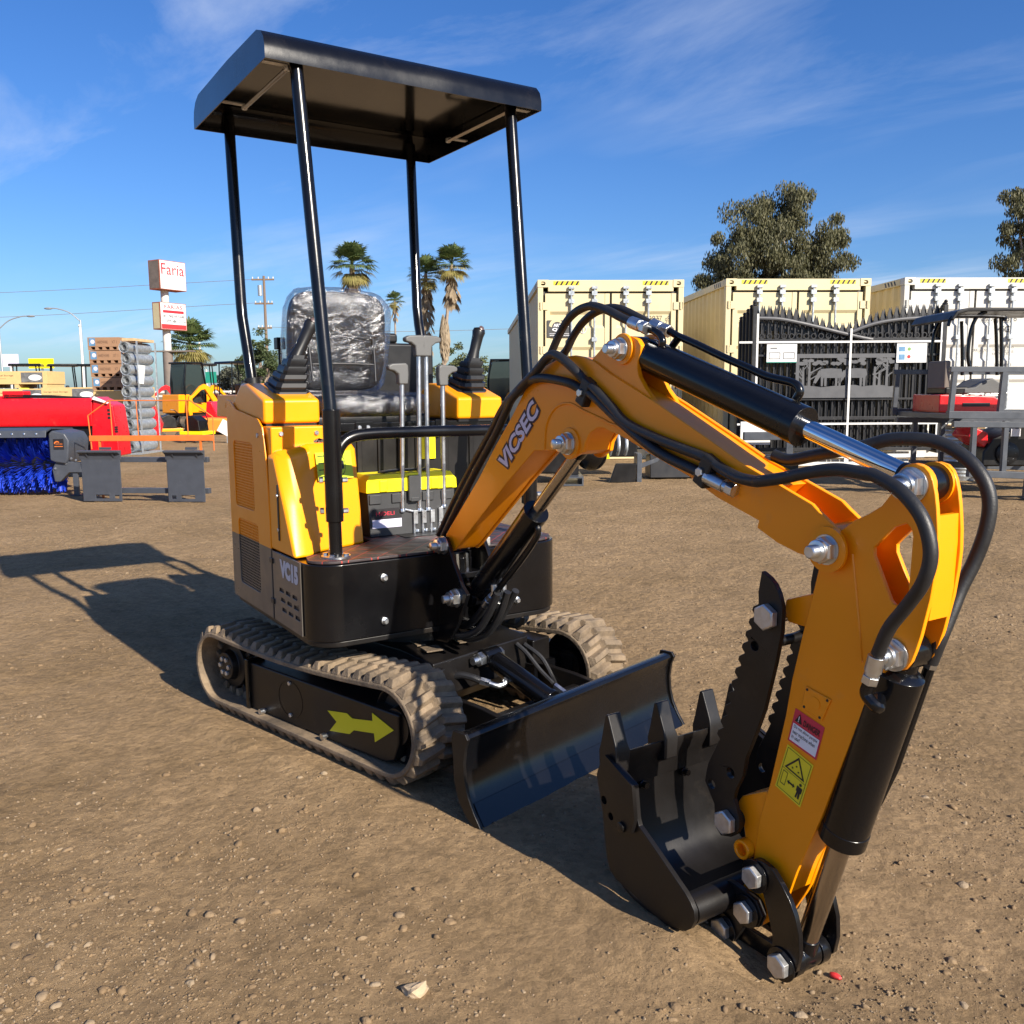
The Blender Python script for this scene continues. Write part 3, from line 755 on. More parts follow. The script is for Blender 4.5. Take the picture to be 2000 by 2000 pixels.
# ================================================================== slewing upper
def arc(cx, cy, r, a0, a1, n=8): return [(cx+r*math.cos(rad(a0+(a1-a0)*i/n)), cy+r*math.sin(rad(a0+(a1-a0)*i/n))) for i in range(n+1)]
foot = [(-0.50, -0.490)]+arc(0.238, -0.393, 0.097, -90, 0)+arc(0.215, 0.310, 0.12, 0, 90)+[(-0.70, 0.430)]+arc(-0.72, 0.30, 0.13, 90, 180, 4)+[(-0.84, -0.20), (-0.76, -0.34), (-0.53, -0.455)]
foot = [(x, y) for x, y in foot]
g = G(); g.prism(foot, 0.384, 0.622, 'z'); fp = S(g, 'front_panel', 'black_paint', bevel=0.004, smooth=45)
g = G()
for y, z in ((-0.265, 0.567), (-0.266, 0.430), (0.222, 0.432)):
    g.nut((0.335, y, z), (1, 0, 0), 0.012, 0.006, 12); g.nut((0.341, y, z), (1, 0, 0), 0.0085, 0.010)
S(g, 'bolt', 'zinc', fp)
g = G(); g.prism([(x*0.985, y*0.985) for x, y in foot], 0.366, 0.3835, 'z'); S(g, 'deck_plate', 'black_dull', fp, bevel=0.003)
# side panel in grey with lettering and vent slots
slots = []
for r in range(3):
    for c in range(3):
        x = 0.052+c*0.063+r*0.010; z = 0.503-r*0.031; slots.append([(x-0.022, z-0.006), (x+0.018, z-0.006), (x+0.023, z), (x+0.018, z+0.006), (x-0.018, z+0.006), (x-0.022, z)])
g = G(); g.prism([(-0.030, 0.390), (0.236, 0.390), (0.236, 0.622), (-0.030, 0.622)], -0.4965, -0.4930, holes=slots)
sp = S(g, 'side_panel', 'grey_panel', bevel=0.0015, segs=1)
g = G(); g.bb(-0.028, 0.234, -0.4922, -0.4905, 0.392, 0.620); S(g, 'vent_backing', 'black_print', sp)
g = G(); put_text(g, 'VC15', (0.046, -0.4974, 0.547), (0.172, 0, 0), (0, 0, 0.060), bold=0.075); S(g, 'model_lettering', 'grey_print', sp, smooth=None)
# door with grilles
door = [(-0.500, 0.388), (-0.040, 0.391), (-0.036, 0.727), (-0.049, 0.904), (-0.066, 0.985), (-0.080, 1.025), (-0.121, 1.050), (-0.376, 1.078), (-0.445, 1.108), (-0.494, 1.112)]
def rr_(x0, x1, z0, z1, r=0.02):
    return arc(x0+r, z0+r, r, 180, 270, 3)+arc(x1-r, z0+r, r, 270, 360, 3)+arc(x1-r, z1-r, r, 0, 90, 3)+arc(x0+r, z1-r, r, 90, 180, 3)
h1 = rr_(-0.425, -0.195, 0.733, 0.967); h2 = rr_(-0.405, -0.165, 0.452, 0.690)
g = G(); g.prism(door, -0.4985, -0.4925, holes=[h1, h2]); dr = S(g, 'side_door', 'door_paint', bevel=0.002, segs=2)
for (x0, x1, z0, z1) in ((-0.430, -0.190, 0.728, 0.972), (-0.410, -0.160, 0.447, 0.695)):
    g = G(); nxg, nzg = 15, 25
    for i in range(nxg+1):
        x = x0+(x1-x0)*i/nxg; g.bb(x-0.0018, x+0.0018, -0.4948, -0.4925, z0, z1)
    for j in range(nzg+1):
        z = z0+(z1-z0)*j/nzg; g.bb(x0, x1, -0.4946, -0.4928, z-0.0017, z+0.0017)
    S(g, 'grille', 'door_paint', dr, smooth=None)
g = G(); g.prism([(x*0.97-0.01, 0.39+(z-0.39)*0.97) for x, z in door], -0.486, -0.40); S(g, 'bay_shade_block', 'black_print', dr)  # solid black block: its colour stands in for the shade behind the grilles
for z in (0.588, 0.452):
    g = G(); g.box((-0.036, -0.4975, z), (0.030, 0.008, 0.018)); S(g, 'hinge', 'black_plastic', dr, bevel=0.002)
g = G(); g.nut((-0.125, -0.4965, 0.995), (0, -1, 0), 0.008, 0.006, 12); S(g, 'lock', 'bolt_steel', dr)
g = G()
for cx, k in ((-0.415, 0), (-0.365, 1)):
    o_ = arc(cx, 1.020, 0.030, 90, 270, 10); i_ = arc(cx, 1.020, 0.024, 270, 90, 10); g.prism(o_+i_, -0.4972, -0.4966)
g.bb(-0.390, -0.365, -0.4972, -0.4966, 1.017, 1.023); S(g, 'ce_mark', 'brown_stripe', dr, smooth=None)
# rear hood
g = G(); g.prism([(-0.80, 0.384), (-0.506, 0.384), (-0.506, 1.045), (-0.68, 1.045), (-0.78, 0.96), (-0.81, 0.60)], -0.40, 0.425); S(g, 'rear_hood', 'black_paint', bevel=0.02, segs=3)
g = G(); g.prism([(-0.74, 1.046), (-0.46, 1.046), (-0.46, 1.128), (-0.72, 1.128)], -0.47, -0.29); g.cyl((-.6, -.47, 1.09), (-.6, -.474, 1.09), .009, n=12); S(g, 'rear_cap', 'yellow', bevel=0.010, segs=3)
# housing under the right console + tower cowl
g = G(); g.bb(-0.46, -0.018, -0.4885, -0.300, 0.625, 1.026); hs = S(g, 'engine_housing', 'yellow', bevel=0.006)
for y in (-0.455, -0.335):
    g = G(); g.nut((-0.018, y, 1.003), (1, 0, 0), 0.008, 0.006); S(g, 'bolt', 'zinc', hs)
g = G()
b0 = [(-0.045, -0.4955), (0.186, -0.4955), (0.178, -0.445), (0.120, -0.380), (0.040, -0.200), (-0.16, -0.200)]
mid = [(-0.045, -0.4955), (0.100, -0.4955), (0.115, -0.455), (0.085, -0.385), (0.015, -0.200), (-0.16, -0.200)]
t0 = [(-0.045, -0.4955), (0.015, -0.4955), (0.040, -0.455), (0.045, -0.385), (-0.012, -0.200), (-0.16, -0.200)]
t1 = [(-0.045, -0.480), (-0.010, -0.475), (0.010, -0.440), (0.016, -0.385), (-0.030, -0.212), (-0.16, -0.212)]
zt = [0.930, 0.932, 0.930, 0.950, 0.945, 0.945]; zt1 = [0.950, 0.950, 0.955, 0.974, 0.972, 0.972]
g.loft([[(x, y, 0.626) for x, y in b0], [(x, y, 0.78) for x, y in mid], [(x, y, z) for (x, y), z in zip(t0, zt)], [(x, y, z) for (x, y), z in zip(t1, zt1)]])
tw = S(g, 'tower_cowl', 'yellow', bevel=0.010, segs=3, smooth=45)
g = G(); g.bb(0.045, 0.058, -0.4985, -0.4945, 0.665, 0.845); S(g, 'slot', 'black_print', tw, bevel=0.002)
g = G()
for z in (0.70, 0.81): g.nut((0.0515, -0.4985, z), (0, -1, 0), 0.006, 0.003, 12)
S(g, 'bolt', 'zinc', tw)
g = G(); g.lathe([(0.034, 0), (0.034, 0.006), (0.024, 0.016), (0.010, 0.018)], (-0.045, -0.325, 0.972), (0, 0, 1), 20); S(g, 'fuel_cap', 'chrome', tw)
# sticker on the tower front
p00, p10 = Vector((0.0715, -0.380, 0.850)), Vector((0.0050, -0.200, 0.850)); up = Vector((-0.024, 0, 0.090)); nrm = (p10-p00).cross(up).normalized()
if nrm.x < 0: nrm = -nrm
o = p00+(p10-p00)*0.06+nrm*0.006; ax = (p10-p00)*0.80
g = G(); quad(g, o, ax, up); st = S(g, 'sticker', 'sticker_green', tw, smooth=None)
g = G(); o2 = o+nrm*0.0008
for y in (0.12, 0.36, 0.60, 0.85): quad(g, o2+up*y+ax*0.05, ax*0.42, up*0.03)
for i in range(12):
    a0, a1 = rad(-90+15*i), rad(-75+15*i)
    for r_ in (0.20,):
        poly3(g, o2+ax*0.66+up*0.5, ax*0.9, up*1.9, [(r_*math.cos(a0)*.8, r_*math.sin(a0)), (r_*math.cos(a1)*.8, r_*math.sin(a1)), (r_*.92*math.cos(a1)*.8, r_*.92*math.sin(a1)), (r_*.92*math.cos(a0)*.8, r_*.92*math.sin(a0))])
quad(g, o2+ax*0.62+up*0.35, ax*0.14, up*0.3)
S(g, 'sticker_print', 'black_print', st, smooth=None)
# consoles and joysticks
for sy, (ya, yb_) in ((-1, (-0.490, -0.296)), (1, (0.235, 0.430))):
    g = G(); side = [(-0.440, 1.034), (-0.080, 1.034), (-0.078, 1.113), (-0.262, 1.168), (-0.330, 1.168), (-0.425, 1.112), (-0.440, 1.105)]
    g.prism(side, ya, yb_); co = S(g, 'console', 'yellow', bevel=0.011, segs=3)
    g = G(); g.bb(-0.43, -0.09, ya+0.01, yb_-0.01, 1.024, 1.035); S(g, 'console_gasket', 'black_plastic', co)
    if sy < 0: base, top, tip = Vector((-0.200, -0.372, 1.142)), Vector((-0.200, -0.328, 1.262)), Vector((-0.200, -0.264, 1.385))
    else: base, top, tip = Vector((-0.200, 0.338, 1.142)), Vector((-0.200, 0.372, 1.262)), Vector((-0.200, 0.405, 1.378))
    g = G(); secs = []; nr = 5
    def sq(c, hx, hy, slope=0.0):
        r = 0.25; out = []
        for sx_, sy_ in ((1, -1), (1, 1), (-1, 1), (-1, -1)):
            a = (sx_*hx, sy_*hy*(1-r)); b = (sx_*hx*(1-r), sy_*hy)
            for q in ((a, b) if sx_*sy_ > 0 else (b, a)): out.append((c.x+q[0], c.y+q[1], c.z+slope*q[0]))
        return out
    for i in range(nr):
        t = i/nr; t2 = (i+0.55)/nr; c = base.lerp(top, t); c2 = base.lerp(top, t2)
        w = 0.066-0.036*t; w2 = 0.066-0.036*((i+1)/nr)
        secs += [sq(c, w, w*0.98, -0.29*(1-t)), sq(c2, w*0.97, w*0.95, -0.29*(1-t)), sq(c2, w2*0.90, w2*0.88, -0.29*(1-t2))]
    secs.append(sq(top, 0.026, 0.025)); g.loft(secs); jb = S(g, 'joystick_boot', 'black_plastic', co, smooth=30)
    g = G(); d = (tip-top).normalized(); L = (tip-top).length; path = [top-d*0.05, top-d*0.01, top+d*L*0.25, top+d*L*0.5, top+d*L*0.72, top+d*L*0.86, top+d*L*0.96, tip]
    g.tube(path, 0.02, 14, rr=[0.028, 0.026, 0.020, 0.021, 0.022, 0.0255, 0.022, 0.010]); S(g, 'joystick_grip', 'black_plastic', co, smooth=60)
    g = G(); q = top+d*L*0.90+Vector((0.017, 0.0, 0.008)); g.lathe([(0.010, 0), (0.010, 0.005), (0.006, 0.007)], q, (0.8, 0.0, 0.5), 12); S(g, 'thumb_button', 'brown_stripe', co)
# seat
st_ = S(G().prism(rr_(-0.44, -0.13, 1.012, 1.056, 0.012), -0.285, 0.135), 'seat', 'black_dull', bevel=0.004)
def cushion_mesh(c, hx, hy, hz, axis, bulge=0.02, n=14, infl=0.0, wr=0.0, seed=0):
    """rounded pad: superellipsoid"""
    g = G(); vs, fs = [], []; nu, nv = 40, 20
    def sg(v, e): return math.copysign(abs(v)**e, v)
    for i in range(nv+1):
        t = -math.pi/2+math.pi*i/nv
        for j in range(nu):
            a = 2*math.pi*j/nu
            x = sg(math.cos(t), 0.45)*sg(math.cos(a), 0.42); y = sg(math.cos(t), 0.45)*sg(math.sin(a), 0.42); z = sg(math.sin(t), 0.6)
            p = Vector((x*(hx+infl), y*(hy+infl), z*(hz+infl)))
            if wr: p *= 1+wr*noise.noise(p*14+Vector((seed, 0, 0)))+wr*0.6*noise.noise(p*34+Vector((seed, 5, 0)))
            vs.append(p)
    for i in range(nv):
        for j in range(nu): fs.append((i*nu+j, i*nu+(j+1) % nu, (i+1)*nu+(j+1) % nu, (i+1)*nu+j))
    M = Matrix.Rotation(axis, 3, 'Y')
    g.add([M @ p+Vector(c) for p in vs], fs); return g
S(cushion_mesh((-0.27, -0.075, 1.085), 0.165, 0.205, 0.040, 0), 'seat_cushion', 'vinyl', st_, smooth=60)
bk = S(cushion_mesh((-0.435, -0.088, 1.325), 0.185, 0.192, 0.045, rad(-82)), 'backrest', 'vinyl', st_, smooth=60)
def bx(z): return -0.3872-(z-1.325)*0.1405
def seam(pts): return [(bx(z)+0.0015, y-0.088, z) for y, z in pts]
g = G()
g.tube(catmull(seam([(-0.125, 1.175), (-0.128, 1.30), (-0.118, 1.40), (-0.07, 1.435), (0.0, 1.442), (0.07, 1.435), (0.118, 1.40), (0.128, 1.30), (0.125, 1.175)]), 5), 0.0045, 8)
S(g, 'backrest_seam', 'vinyl', st_, smooth=60)
for z in (1.338, 1.238):
    g = G(); g.tube(seam([(-0.122, z), (-0.05, z+.003), (0.05, z+.003), (0.122, z)]), 0.0045, 8); S(g, 'backrest_seam', 'vinyl', st_, smooth=60)
S(cushion_mesh((-0.435, -0.088, 1.325), 0.185, 0.195, 0.045, rad(-82), infl=0.014, wr=0.05, seed=3), 'plastic_cover', 'clear_film', st_, smooth=80)
S(cushion_mesh((-0.262, -0.075, 1.088), 0.170, 0.215, 0.040, 0, infl=0.012, wr=0.06, seed=8), 'plastic_cover', 'clear_film', st_, smooth=80)
# seat base wall, rail, boxes behind the seat
g = G(); g.bb(-0.44, -0.150, -0.30, 0.428, 0.626, 0.995)
for y in (-0.13, -0.05, 0.03, 0.10, 0.22, 0.33): g.bb(-0.150, -0.143, y-0.010, y+0.010, 0.64, 0.985)
sb = S(g, 'seat_base', 'black_dull', bevel=0.003)
g = G(); g.bb(-0.14, -0.098, -0.298, 0.432, 0.998, 1.030); S(g, 'front_rail', 'black_paint', sb, bevel=0.004)
g = G(); g.bb(-0.098, -0.092, -0.165, -0.095, 0.995, 1.034); g.bb(-0.098, -0.092, 0.150, 0.20, 0.995, 1.034); S(g, 'rail_bracket', 'black_paint', sb, bevel=0.003)
g = G()
for y in (-0.150, -0.118, 0.178, 0.425): g.nut((-0.0925, y, 1.013), (1, 0, 0), 0.007, 0.005, 10)
S(g, 'bolt', 'zinc', sb)
g = G(); g.bb(-0.1425, -0.1405, 0.100, 0.172, 0.888, 0.972); S(g, 'yellow_label', 'toolbox_yellow', sb, smooth=None)
g = G(); g.bb(-0.72, -0.50, 0.105, 0.36, 1.04, 1.33); g.bb(-0.70, -0.52, 0.12, 0.21, 1.33, 1.37); S(g, 'air_cleaner_box', 'black_plastic', bevel=0.012)
g = G(); g.bb(-0.61, -0.57, -0.275, -0.240, 1.30, 1.345); g.cyl((-0.59, -0.258, 1.05), (-0.59, -0.258, 1.30), 0.008, n=8); S(g, 'rear_lamp', 'black_plastic', bevel=0.006)
# floor mat (two pieces with cut-outs) and post base ring
mat_poly = [(0.328, -0.385)]+arc(0.238, -0.393, 0.090, 0, -75, 6)+[(0.19, -0.46), (0.135, -0.37), (0.06, -0.21), (0.02, -0.17), (-0.13, -0.17), (-0.13, 0.41), (0.20, 0.41)]+arc(0.215, 0.310, 0.11, 70, 0, 5)
hole = arc(0.235, -0.385, 0.036, 0, 360, 14)[:-1]
g = G(); g.prism(mat_poly, 0.6235, 0.632, 'z', holes=[hole]); fm = S(g, 'floor_mat', 'floor_mat', bevel=0.003)
g = G(); g.bb(-0.10, 0.05, -0.05, 0.135, 0.632, 0.6345); S(g, 'pedal_plate', 'black_dull', fm)
# canopy
roof_o = [(0.092, 2.117), (0.092, 2.150), (0.082, 2.180), (0.060, 2.203), (0.020, 2.217), (-0.30, 2.224), (-0.690, 2.220), (-0.735, 2.205), (-0.762, 2.178), (-0.770, 2.150), (-0.770, 2.117)]
roof_i = [(0.088, 2.117), (0.088, 2.150), (0.078, 2.178), (0.058, 2.199), (0.019, 2.213), (-0.30, 2.220), (-0.689, 2.216), (-0.733, 2.201), (-0.758, 2.176), (-0.766, 2.150), (-0.766, 2.117)]
cp = S(G().prism(roof_o+roof_i[::-1], -0.489, 0.493), 'canopy', 'black_paint', smooth=40)
g = G(); g.prism(roof_o, -0.4925, -0.4888); g.prism(roof_o, 0.4928, 0.4965); S(g, 'canopy_side', 'black_paint', cp)
g = G()
for y in (-0.405, 0.40):
    a, b = Vector((0.03, y, 2.118)), Vector((-0.42, y, 2.118)); g.tube([a, b], 0.007, 8)
S(g, 'brace_rod', 'rod_grey', cp)
g = G()
for y in (-0.405, 0.40):
    for x in (0.03, -0.42): g.nut((x, y, 2.128), (0, 0, -1), 0.010, 0.016); g.bb(x-.012, x+.012, min(y, y*1.208), max(y, y*1.208), 2.126, 2.130)
S(g, 'bolt', 'bolt_steel', cp)
g = G(); g.bb(-0.715, 0.030, -0.484, 0.488, 2.2045, 2.2085); S(g, 'underside_gloss_panel', 'roof_under', cp)  # added panel, not a real lining; sets how the canopy underside reflects
posts = {'fr': [(0.250, -0.385, 0.634), (0.250, -0.387, 1.06), (0.246, -0.387, 1.10), (0.055, -0.385, 2.13), (0.05, -0.385, 2.175)],
         'fl': [(0.225, 0.350, 0.634), (0.225, 0.352, 1.06), (0.221, 0.353, 1.10), (0.030, 0.405, 2.13), (0.02, 0.407, 2.175)],
         'rr': [(-0.580, -0.368, 1.00), (-0.590, -0.370, 1.17), (-0.625, -0.372, 1.29), (-0.672, -0.373, 1.42), (-0.684, -0.372, 1.48), (-0.745, -0.368, 2.13), (-0.75, -0.367, 2.175)],
         'rl': [(-0.580, 0.360, 1.00), (-0.590, 0.364, 1.20), (-0.620, 0.368, 1.33), (-0.655, 0.372, 1.42), (-0.680, 0.378, 1.49), (-0.745, 0.395, 2.13), (-0.75, 0.396, 2.175)]}
for k, pth in posts.items():
    S(G().tube(pth, 0.0205, 18), 'post', 'black_paint', cp, smooth=50)
for k in ('fr', 'fl'):
    x, y = posts[k][0][:2]; g = G(); g.tube([(x, y, 0.742), (x, y, 1.085)], 0.0275, 18); S(g, 'post_sleeve', 'black_paint', cp, bevel=0.003)
    g = G()
    for z in (0.87, 0.775): g.nut((x-0.020, y-0.026, z), (-.3, -1, 0), 0.010, 0.012); g.nut((x+.012, y+0.024, z), (.2, 1, 0), 0.008, 0.016)
    S(g, 'sleeve_bolt', 'zinc', cp)
    g = G(); g.lathe([(0.022, 0), (0.045, 0), (0.045, 0.005), (0.022, 0.005)], (x, y, 0.632), (0, 0, 1), 24)
    for q in range(4):
        a = rad(45+90*q); g.nut((x+0.034*math.cos(a), y+0.034*math.sin(a), 0.637), (0, 0, 1), 0.009, 0.007)
    S(g, 'post_flange', 'zinc', cp)
for k in ('rr',):
    g = G(); g.cyl((-0.584, -0.369, 1.15), (-0.588, -0.370, 1.19), 0.030, n=14); g.nut((-0.588, -0.40, 1.17), (0, -1, 0), 0.012, 0.012); S(g, 'post_clamp', 'black_plastic', cp)
hr = [(0.250, -0.385, 0.905), (0.248, -0.372, 0.945), (0.244, -0.352, 0.978), (0.242, -0.320, 0.998), (0.240, -0.262, 1.006), (0.238, -0.10, 1.008), (0.236, 0.12, 1.006), (0.234, 0.26, 1.003), (0.232, 0.315, 0.99), (0.228, 0.342, 0.955), (0.225, 0.350, 0.92)]
S(G().tube(catmull(hr, 4), 0.0185, 16), 'handrail', 'black_paint', smooth=60)
# control levers
for i, (yb0, zb0, yt_, zt_, dirn) in enumerate(((-0.027, 0.715, -0.018, 1.165, -1), (0.040, 0.712, 0.049, 1.262, -1), (0.074, 0.712, 0.078, 1.262, 1), (0.139, 0.718, 0.142, 1.160, 1))):
    lv = S(G().tube([(-0.02, yb0, zb0), (-0.02, yt_, zt_)], 0.0085, 12), 'control_lever', 'zinc')
    g = G(); yt = yt_+0.000
    hw = 0.038
    prof = [(yt-dirn*0.018, zt_-0.004), (yt+dirn*0.016, zt_-0.004), (yt+dirn*0.018, zt_+0.030), (yt+dirn*0.034, zt_+0.042), (yt+dirn*0.054, zt_+0.046), (yt+dirn*0.056, zt_+0.060), (yt+dirn*0.040, zt_+0.067), (yt-dirn*0.012, zt_+0.070), (yt-dirn*0.020, zt_+0.062), (yt-dirn*0.021, zt_+0.030)]
    g.prism(prof, -0.035, -0.005, 'x'); S(g, 'lever_knob', 'grip_plastic', lv, bevel=0.008, segs=3)
    yc = 0.022+i*0.034
    g = G(); g.tube([(-0.02, yb0, zb0+0.01), (-0.02, yc, zb0-0.004)], 0.006, 8); g.bb(-0.034, -0.012, yc-0.009, yc+0.009, 0.668, zb0+0.002); g.nut((-0.02, yb0, zb0-0.002), (0, 0, 1), 0.011, 0.014)
    g.cyl((-0.02, yc-.004, 0.634), (-0.02, yc-.004, 0.67), 0.006, n=8); g.nut((-0.02, yc+.008, .636), (0, 0, 1), .008, .012); S(g, 'lever_bracket', 'zinc', lv, bevel=0.0015, segs=1)
# measured outlines (metres, upper frame)
BOOM=[(0.3385, 0.6821), (0.5517, 0.8799), (0.6411, 0.9741), (0.7381, 1.0683), (0.8183, 1.1546), (0.848, 1.1737), (0.903, 1.2012), (0.9489, 1.2141), (0.9929, 1.2216), (1.0278, 1.2229), (1.0636, 1.2179), (1.1065, 1.2055), (1.1696, 1.1743), (1.3324, 1.1074), (1.4845, 1.0385), (1.5808, 0.9938), (1.6805, 0.9571), (1.761, 0.9268), (1.7799, 0.9124), (1.8157, 0.8876), (1.8272, 0.8752), (1.8322, 0.8611), (1.8319, 0.8462), (1.8261, 0.8323), (1.8144, 0.8239), (1.7989, 0.8224), (1.7818, 0.8258), (1.7336, 0.8305), (1.6841, 0.8431), (1.6312, 0.8663), (1.6351, 0.881), (1.5221, 0.9156), (1.4415, 0.9518), (1.3231, 0.9909), (1.2429, 1.0195), (1.2, 1.0332), (1.1694, 1.0386), (1.1439, 1.047), (1.1201, 1.0463), (1.0918, 1.0333), (1.0713, 1.0069), (1.0651, 0.9851), (1.0354, 0.9732), (1.0127, 0.9732), (0.9671, 0.9838), (0.8468, 0.9767), (0.7143, 0.8839), (0.4168, 0.6552), (0.3863, 0.6361), (0.3562, 0.6482)]
BOOMPINS=[(0.3075, 0.6395), (1.0115, 1.0042), (1.2139, 1.2302), (1.801, 0.8482)]
LOBE=[(1.0879, 1.2112), (1.1197, 1.232), (1.1497, 1.2523), (1.1772, 1.258), (1.2088, 1.261), (1.2361, 1.2584), (1.2559, 1.2505), (1.2685, 1.2362), (1.2671, 1.2191), (1.2586, 1.2022), (1.2553, 1.185), (1.261, 1.1676), (1.2837, 1.1401), (1.3195, 1.1067), (1.2385, 1.1271)]
LOBEPIN=[(1.2079, 1.2306)]
ARM=[(1.9262, 0.9865), (1.9326, 0.9998), (1.9438, 1.0101), (1.9585, 1.0137), (1.9734, 1.01), (1.9839, 1.0003), (1.9901, 0.9873), (1.9958, 0.9666), (2.0, 0.942), (2.0041, 0.9035), (2.0052, 0.8669), (2.0032, 0.8369), (1.9974, 0.7907), (1.9843, 0.7259), (1.977, 0.6995), (1.9697, 0.6781), (1.9587, 0.6617), (1.941, 0.6552), (1.9261, 0.6568), (1.9124, 0.63), (1.896, 0.5927), (1.8833, 0.5747), (1.8401, 0.4439), (1.8041, 0.3351), (1.7667, 0.2375), (1.7508, 0.196), (1.7334, 0.1399), (1.7216, 0.1154), (1.6947, 0.0659), (1.658, 0.0295), (1.6205, 0.0164), (1.5984, 0.0269), (1.6014, 0.0636), (1.6158, 0.1043), (1.64, 0.1728), (1.6523, 0.2657), (1.6775, 0.3543), (1.7094, 0.5024), (1.7217, 0.5794), (1.7438, 0.6792), (1.762, 0.754), (1.7773, 0.8226), (1.7675, 0.8355), (1.7701, 0.8532), (1.7931, 0.8725), (1.819, 0.8844), (1.8448, 0.9051), (1.8732, 0.9202), (1.8986, 0.9372), (1.9157, 0.9596)]
ARMHOLE=[(1.9476, 0.913), (1.9241, 0.9031), (1.8876, 0.8626), (1.8883, 0.8485), (1.9249, 0.7765), (1.9316, 0.7704), (1.9404, 0.7698), (1.9498, 0.774), (1.9549, 0.7796), (1.9576, 0.8046), (1.9601, 0.8917), (1.9565, 0.9046)]
ARMPINS=[(1.9536, 0.9776), (1.7932, 0.846), (1.9362, 0.6837), (1.6533, 0.1508), (1.6291, 0.0522)]
WEB=[(2.0046, 0.9306), (2.0064, 0.8829), (2.0037, 0.8053), (1.997, 0.7531)]
THUMB=[(1.6616, 0.7864), (1.6824, 0.7765), (1.6955, 0.7658), (1.7058, 0.7497), (1.7146, 0.7245), (1.7145, 0.6995), (1.7143, 0.6754), (1.7031, 0.6142), (1.6788, 0.5109), (1.6576, 0.4523), (1.6353, 0.3965), (1.6279, 0.3552), (1.6103, 0.3187), (1.6049, 0.2966), (1.6131, 0.2786), (1.6223, 0.259), (1.623, 0.2395), (1.6151, 0.2235), (1.6012, 0.2118), (1.5723, 0.2026), (1.5555, 0.216), (1.5509, 0.2648), (1.5224, 0.3054), (1.5262, 0.3299), (1.5312, 0.3494), (1.5499, 0.3873), (1.5624, 0.4132), (1.554, 0.4215), (1.5567, 0.4305), (1.572, 0.4408), (1.5713, 0.443), (1.563, 0.4513), (1.5657, 0.4602), (1.5808, 0.4702), (1.5802, 0.4724), (1.572, 0.4808), (1.5746, 0.4895), (1.5896, 0.4993), (1.5889, 0.5015), (1.5807, 0.5099), (1.5834, 0.5185), (1.5982, 0.528), (1.5975, 0.5302), (1.5894, 0.5386), (1.592, 0.5472), (1.6067, 0.5564), (1.606, 0.5586), (1.598, 0.567), (1.6006, 0.5755), (1.6151, 0.5844), (1.6144, 0.5866), (1.6065, 0.5951), (1.609, 0.6035), (1.6234, 0.6121), (1.6228, 0.6143), (1.6149, 0.6228), (1.6174, 0.6311), (1.6316, 0.6395), (1.631, 0.6417), (1.6232, 0.6502), (1.6257, 0.6584), (1.6397, 0.6666), (1.6391, 0.6687), (1.6314, 0.6773), (1.6338, 0.6854), (1.6478, 0.6933), (1.6471, 0.6955), (1.6395, 0.7041), (1.6419, 0.7121), (1.6557, 0.7198), (1.6541, 0.744)]
THUMBPINS=[(1.6817, 0.7006), (1.59, 0.2421)]
THUMBHOLES=[(1.5949, 0.3496), (1.5421, 0.3049), (1.6492, 0.6335)]
BRK1=[(1.6939, 0.7319), (1.7584, 0.7563), (1.7486, 0.6871), (1.7008, 0.6886), (1.6911, 0.7079)]
BRK2=[(1.5908, 0.2783), (1.6002, 0.2934), (1.6168, 0.3033), (1.6652, 0.33), (1.6802, 0.3207), (1.6452, 0.1819), (1.633, 0.174), (1.6107, 0.1638), (1.5975, 0.1716), (1.5968, 0.1908), (1.6119, 0.2077), (1.6067, 0.235), (1.5931, 0.252)]
BRKRING=[(1.6197, 0.1885)]
BSIDE=[(1.3353, 0.3219), (1.4266, 0.2863), (1.4364, 0.2151), (1.4426, 0.2001), (1.4953, 0.1707), (1.587, 0.1178), (1.6037, 0.1044), (1.6144, 0.0909), (1.6165, 0.0697), (1.6061, 0.0478), (1.5893, 0.0332), (1.569, 0.0299), (1.5325, 0.0162), (1.4904, 0.021), (1.4137, 0.0349), (1.3671, 0.0391), (1.3449, 0.0509), (1.3324, 0.0769), (1.3234, 0.1246), (1.3152, 0.1869), (1.3086, 0.276), (1.3177, 0.2984)]
BPTS=[(1.3541, 0.3175), (1.4364, 0.2151), (1.5974, 0.0642), (1.3912, 0.0004), (1.5295, 0.0087), (1.3347, 0.4151), (1.3335, 0.2189), (1.3668, 0.1837), (1.3972, 0.182)]
LIPFAR=[(1.511, 0.2, 0.417), (1.553, 0.15, 0.4396)]
LINK=[(1.6558, 0.1785), (1.6711, 0.192), (1.6909, 0.1949), (1.713, 0.189), (1.7352, 0.1692), (1.755, 0.1471), (1.7707, 0.1197), (1.7814, 0.0864), (1.7843, 0.0437), (1.7777, 0.0077), (1.7579, -0.0148), (1.7301, -0.0146), (1.7163, 0.0032), (1.7165, 0.0511), (1.704, 0.0902), (1.6892, 0.1285), (1.6624, 0.1244), (1.6483, 0.1342), (1.6452, 0.155)]
LINKPINS=[(1.6679, 0.1566), (1.7421, 0.0052), (1.6484, 0.0707), (1.5864, 0.0018)]
ACYL=[(1.2587, 1.2171), (1.7, 1.0625), (1.8641, 1.012), (1.9838, 0.9846)]
BCYL=[(1.9124, 0.6512), (1.9194, 0.6328), (1.8241, 0.2827), (1.7525, 0.023)]
MCYL=[(1.0367, 1.0058), (0.9661, 0.9495), (0.8025, 0.8101), (0.4942, 0.5209), (0.3895, 0.4819)]
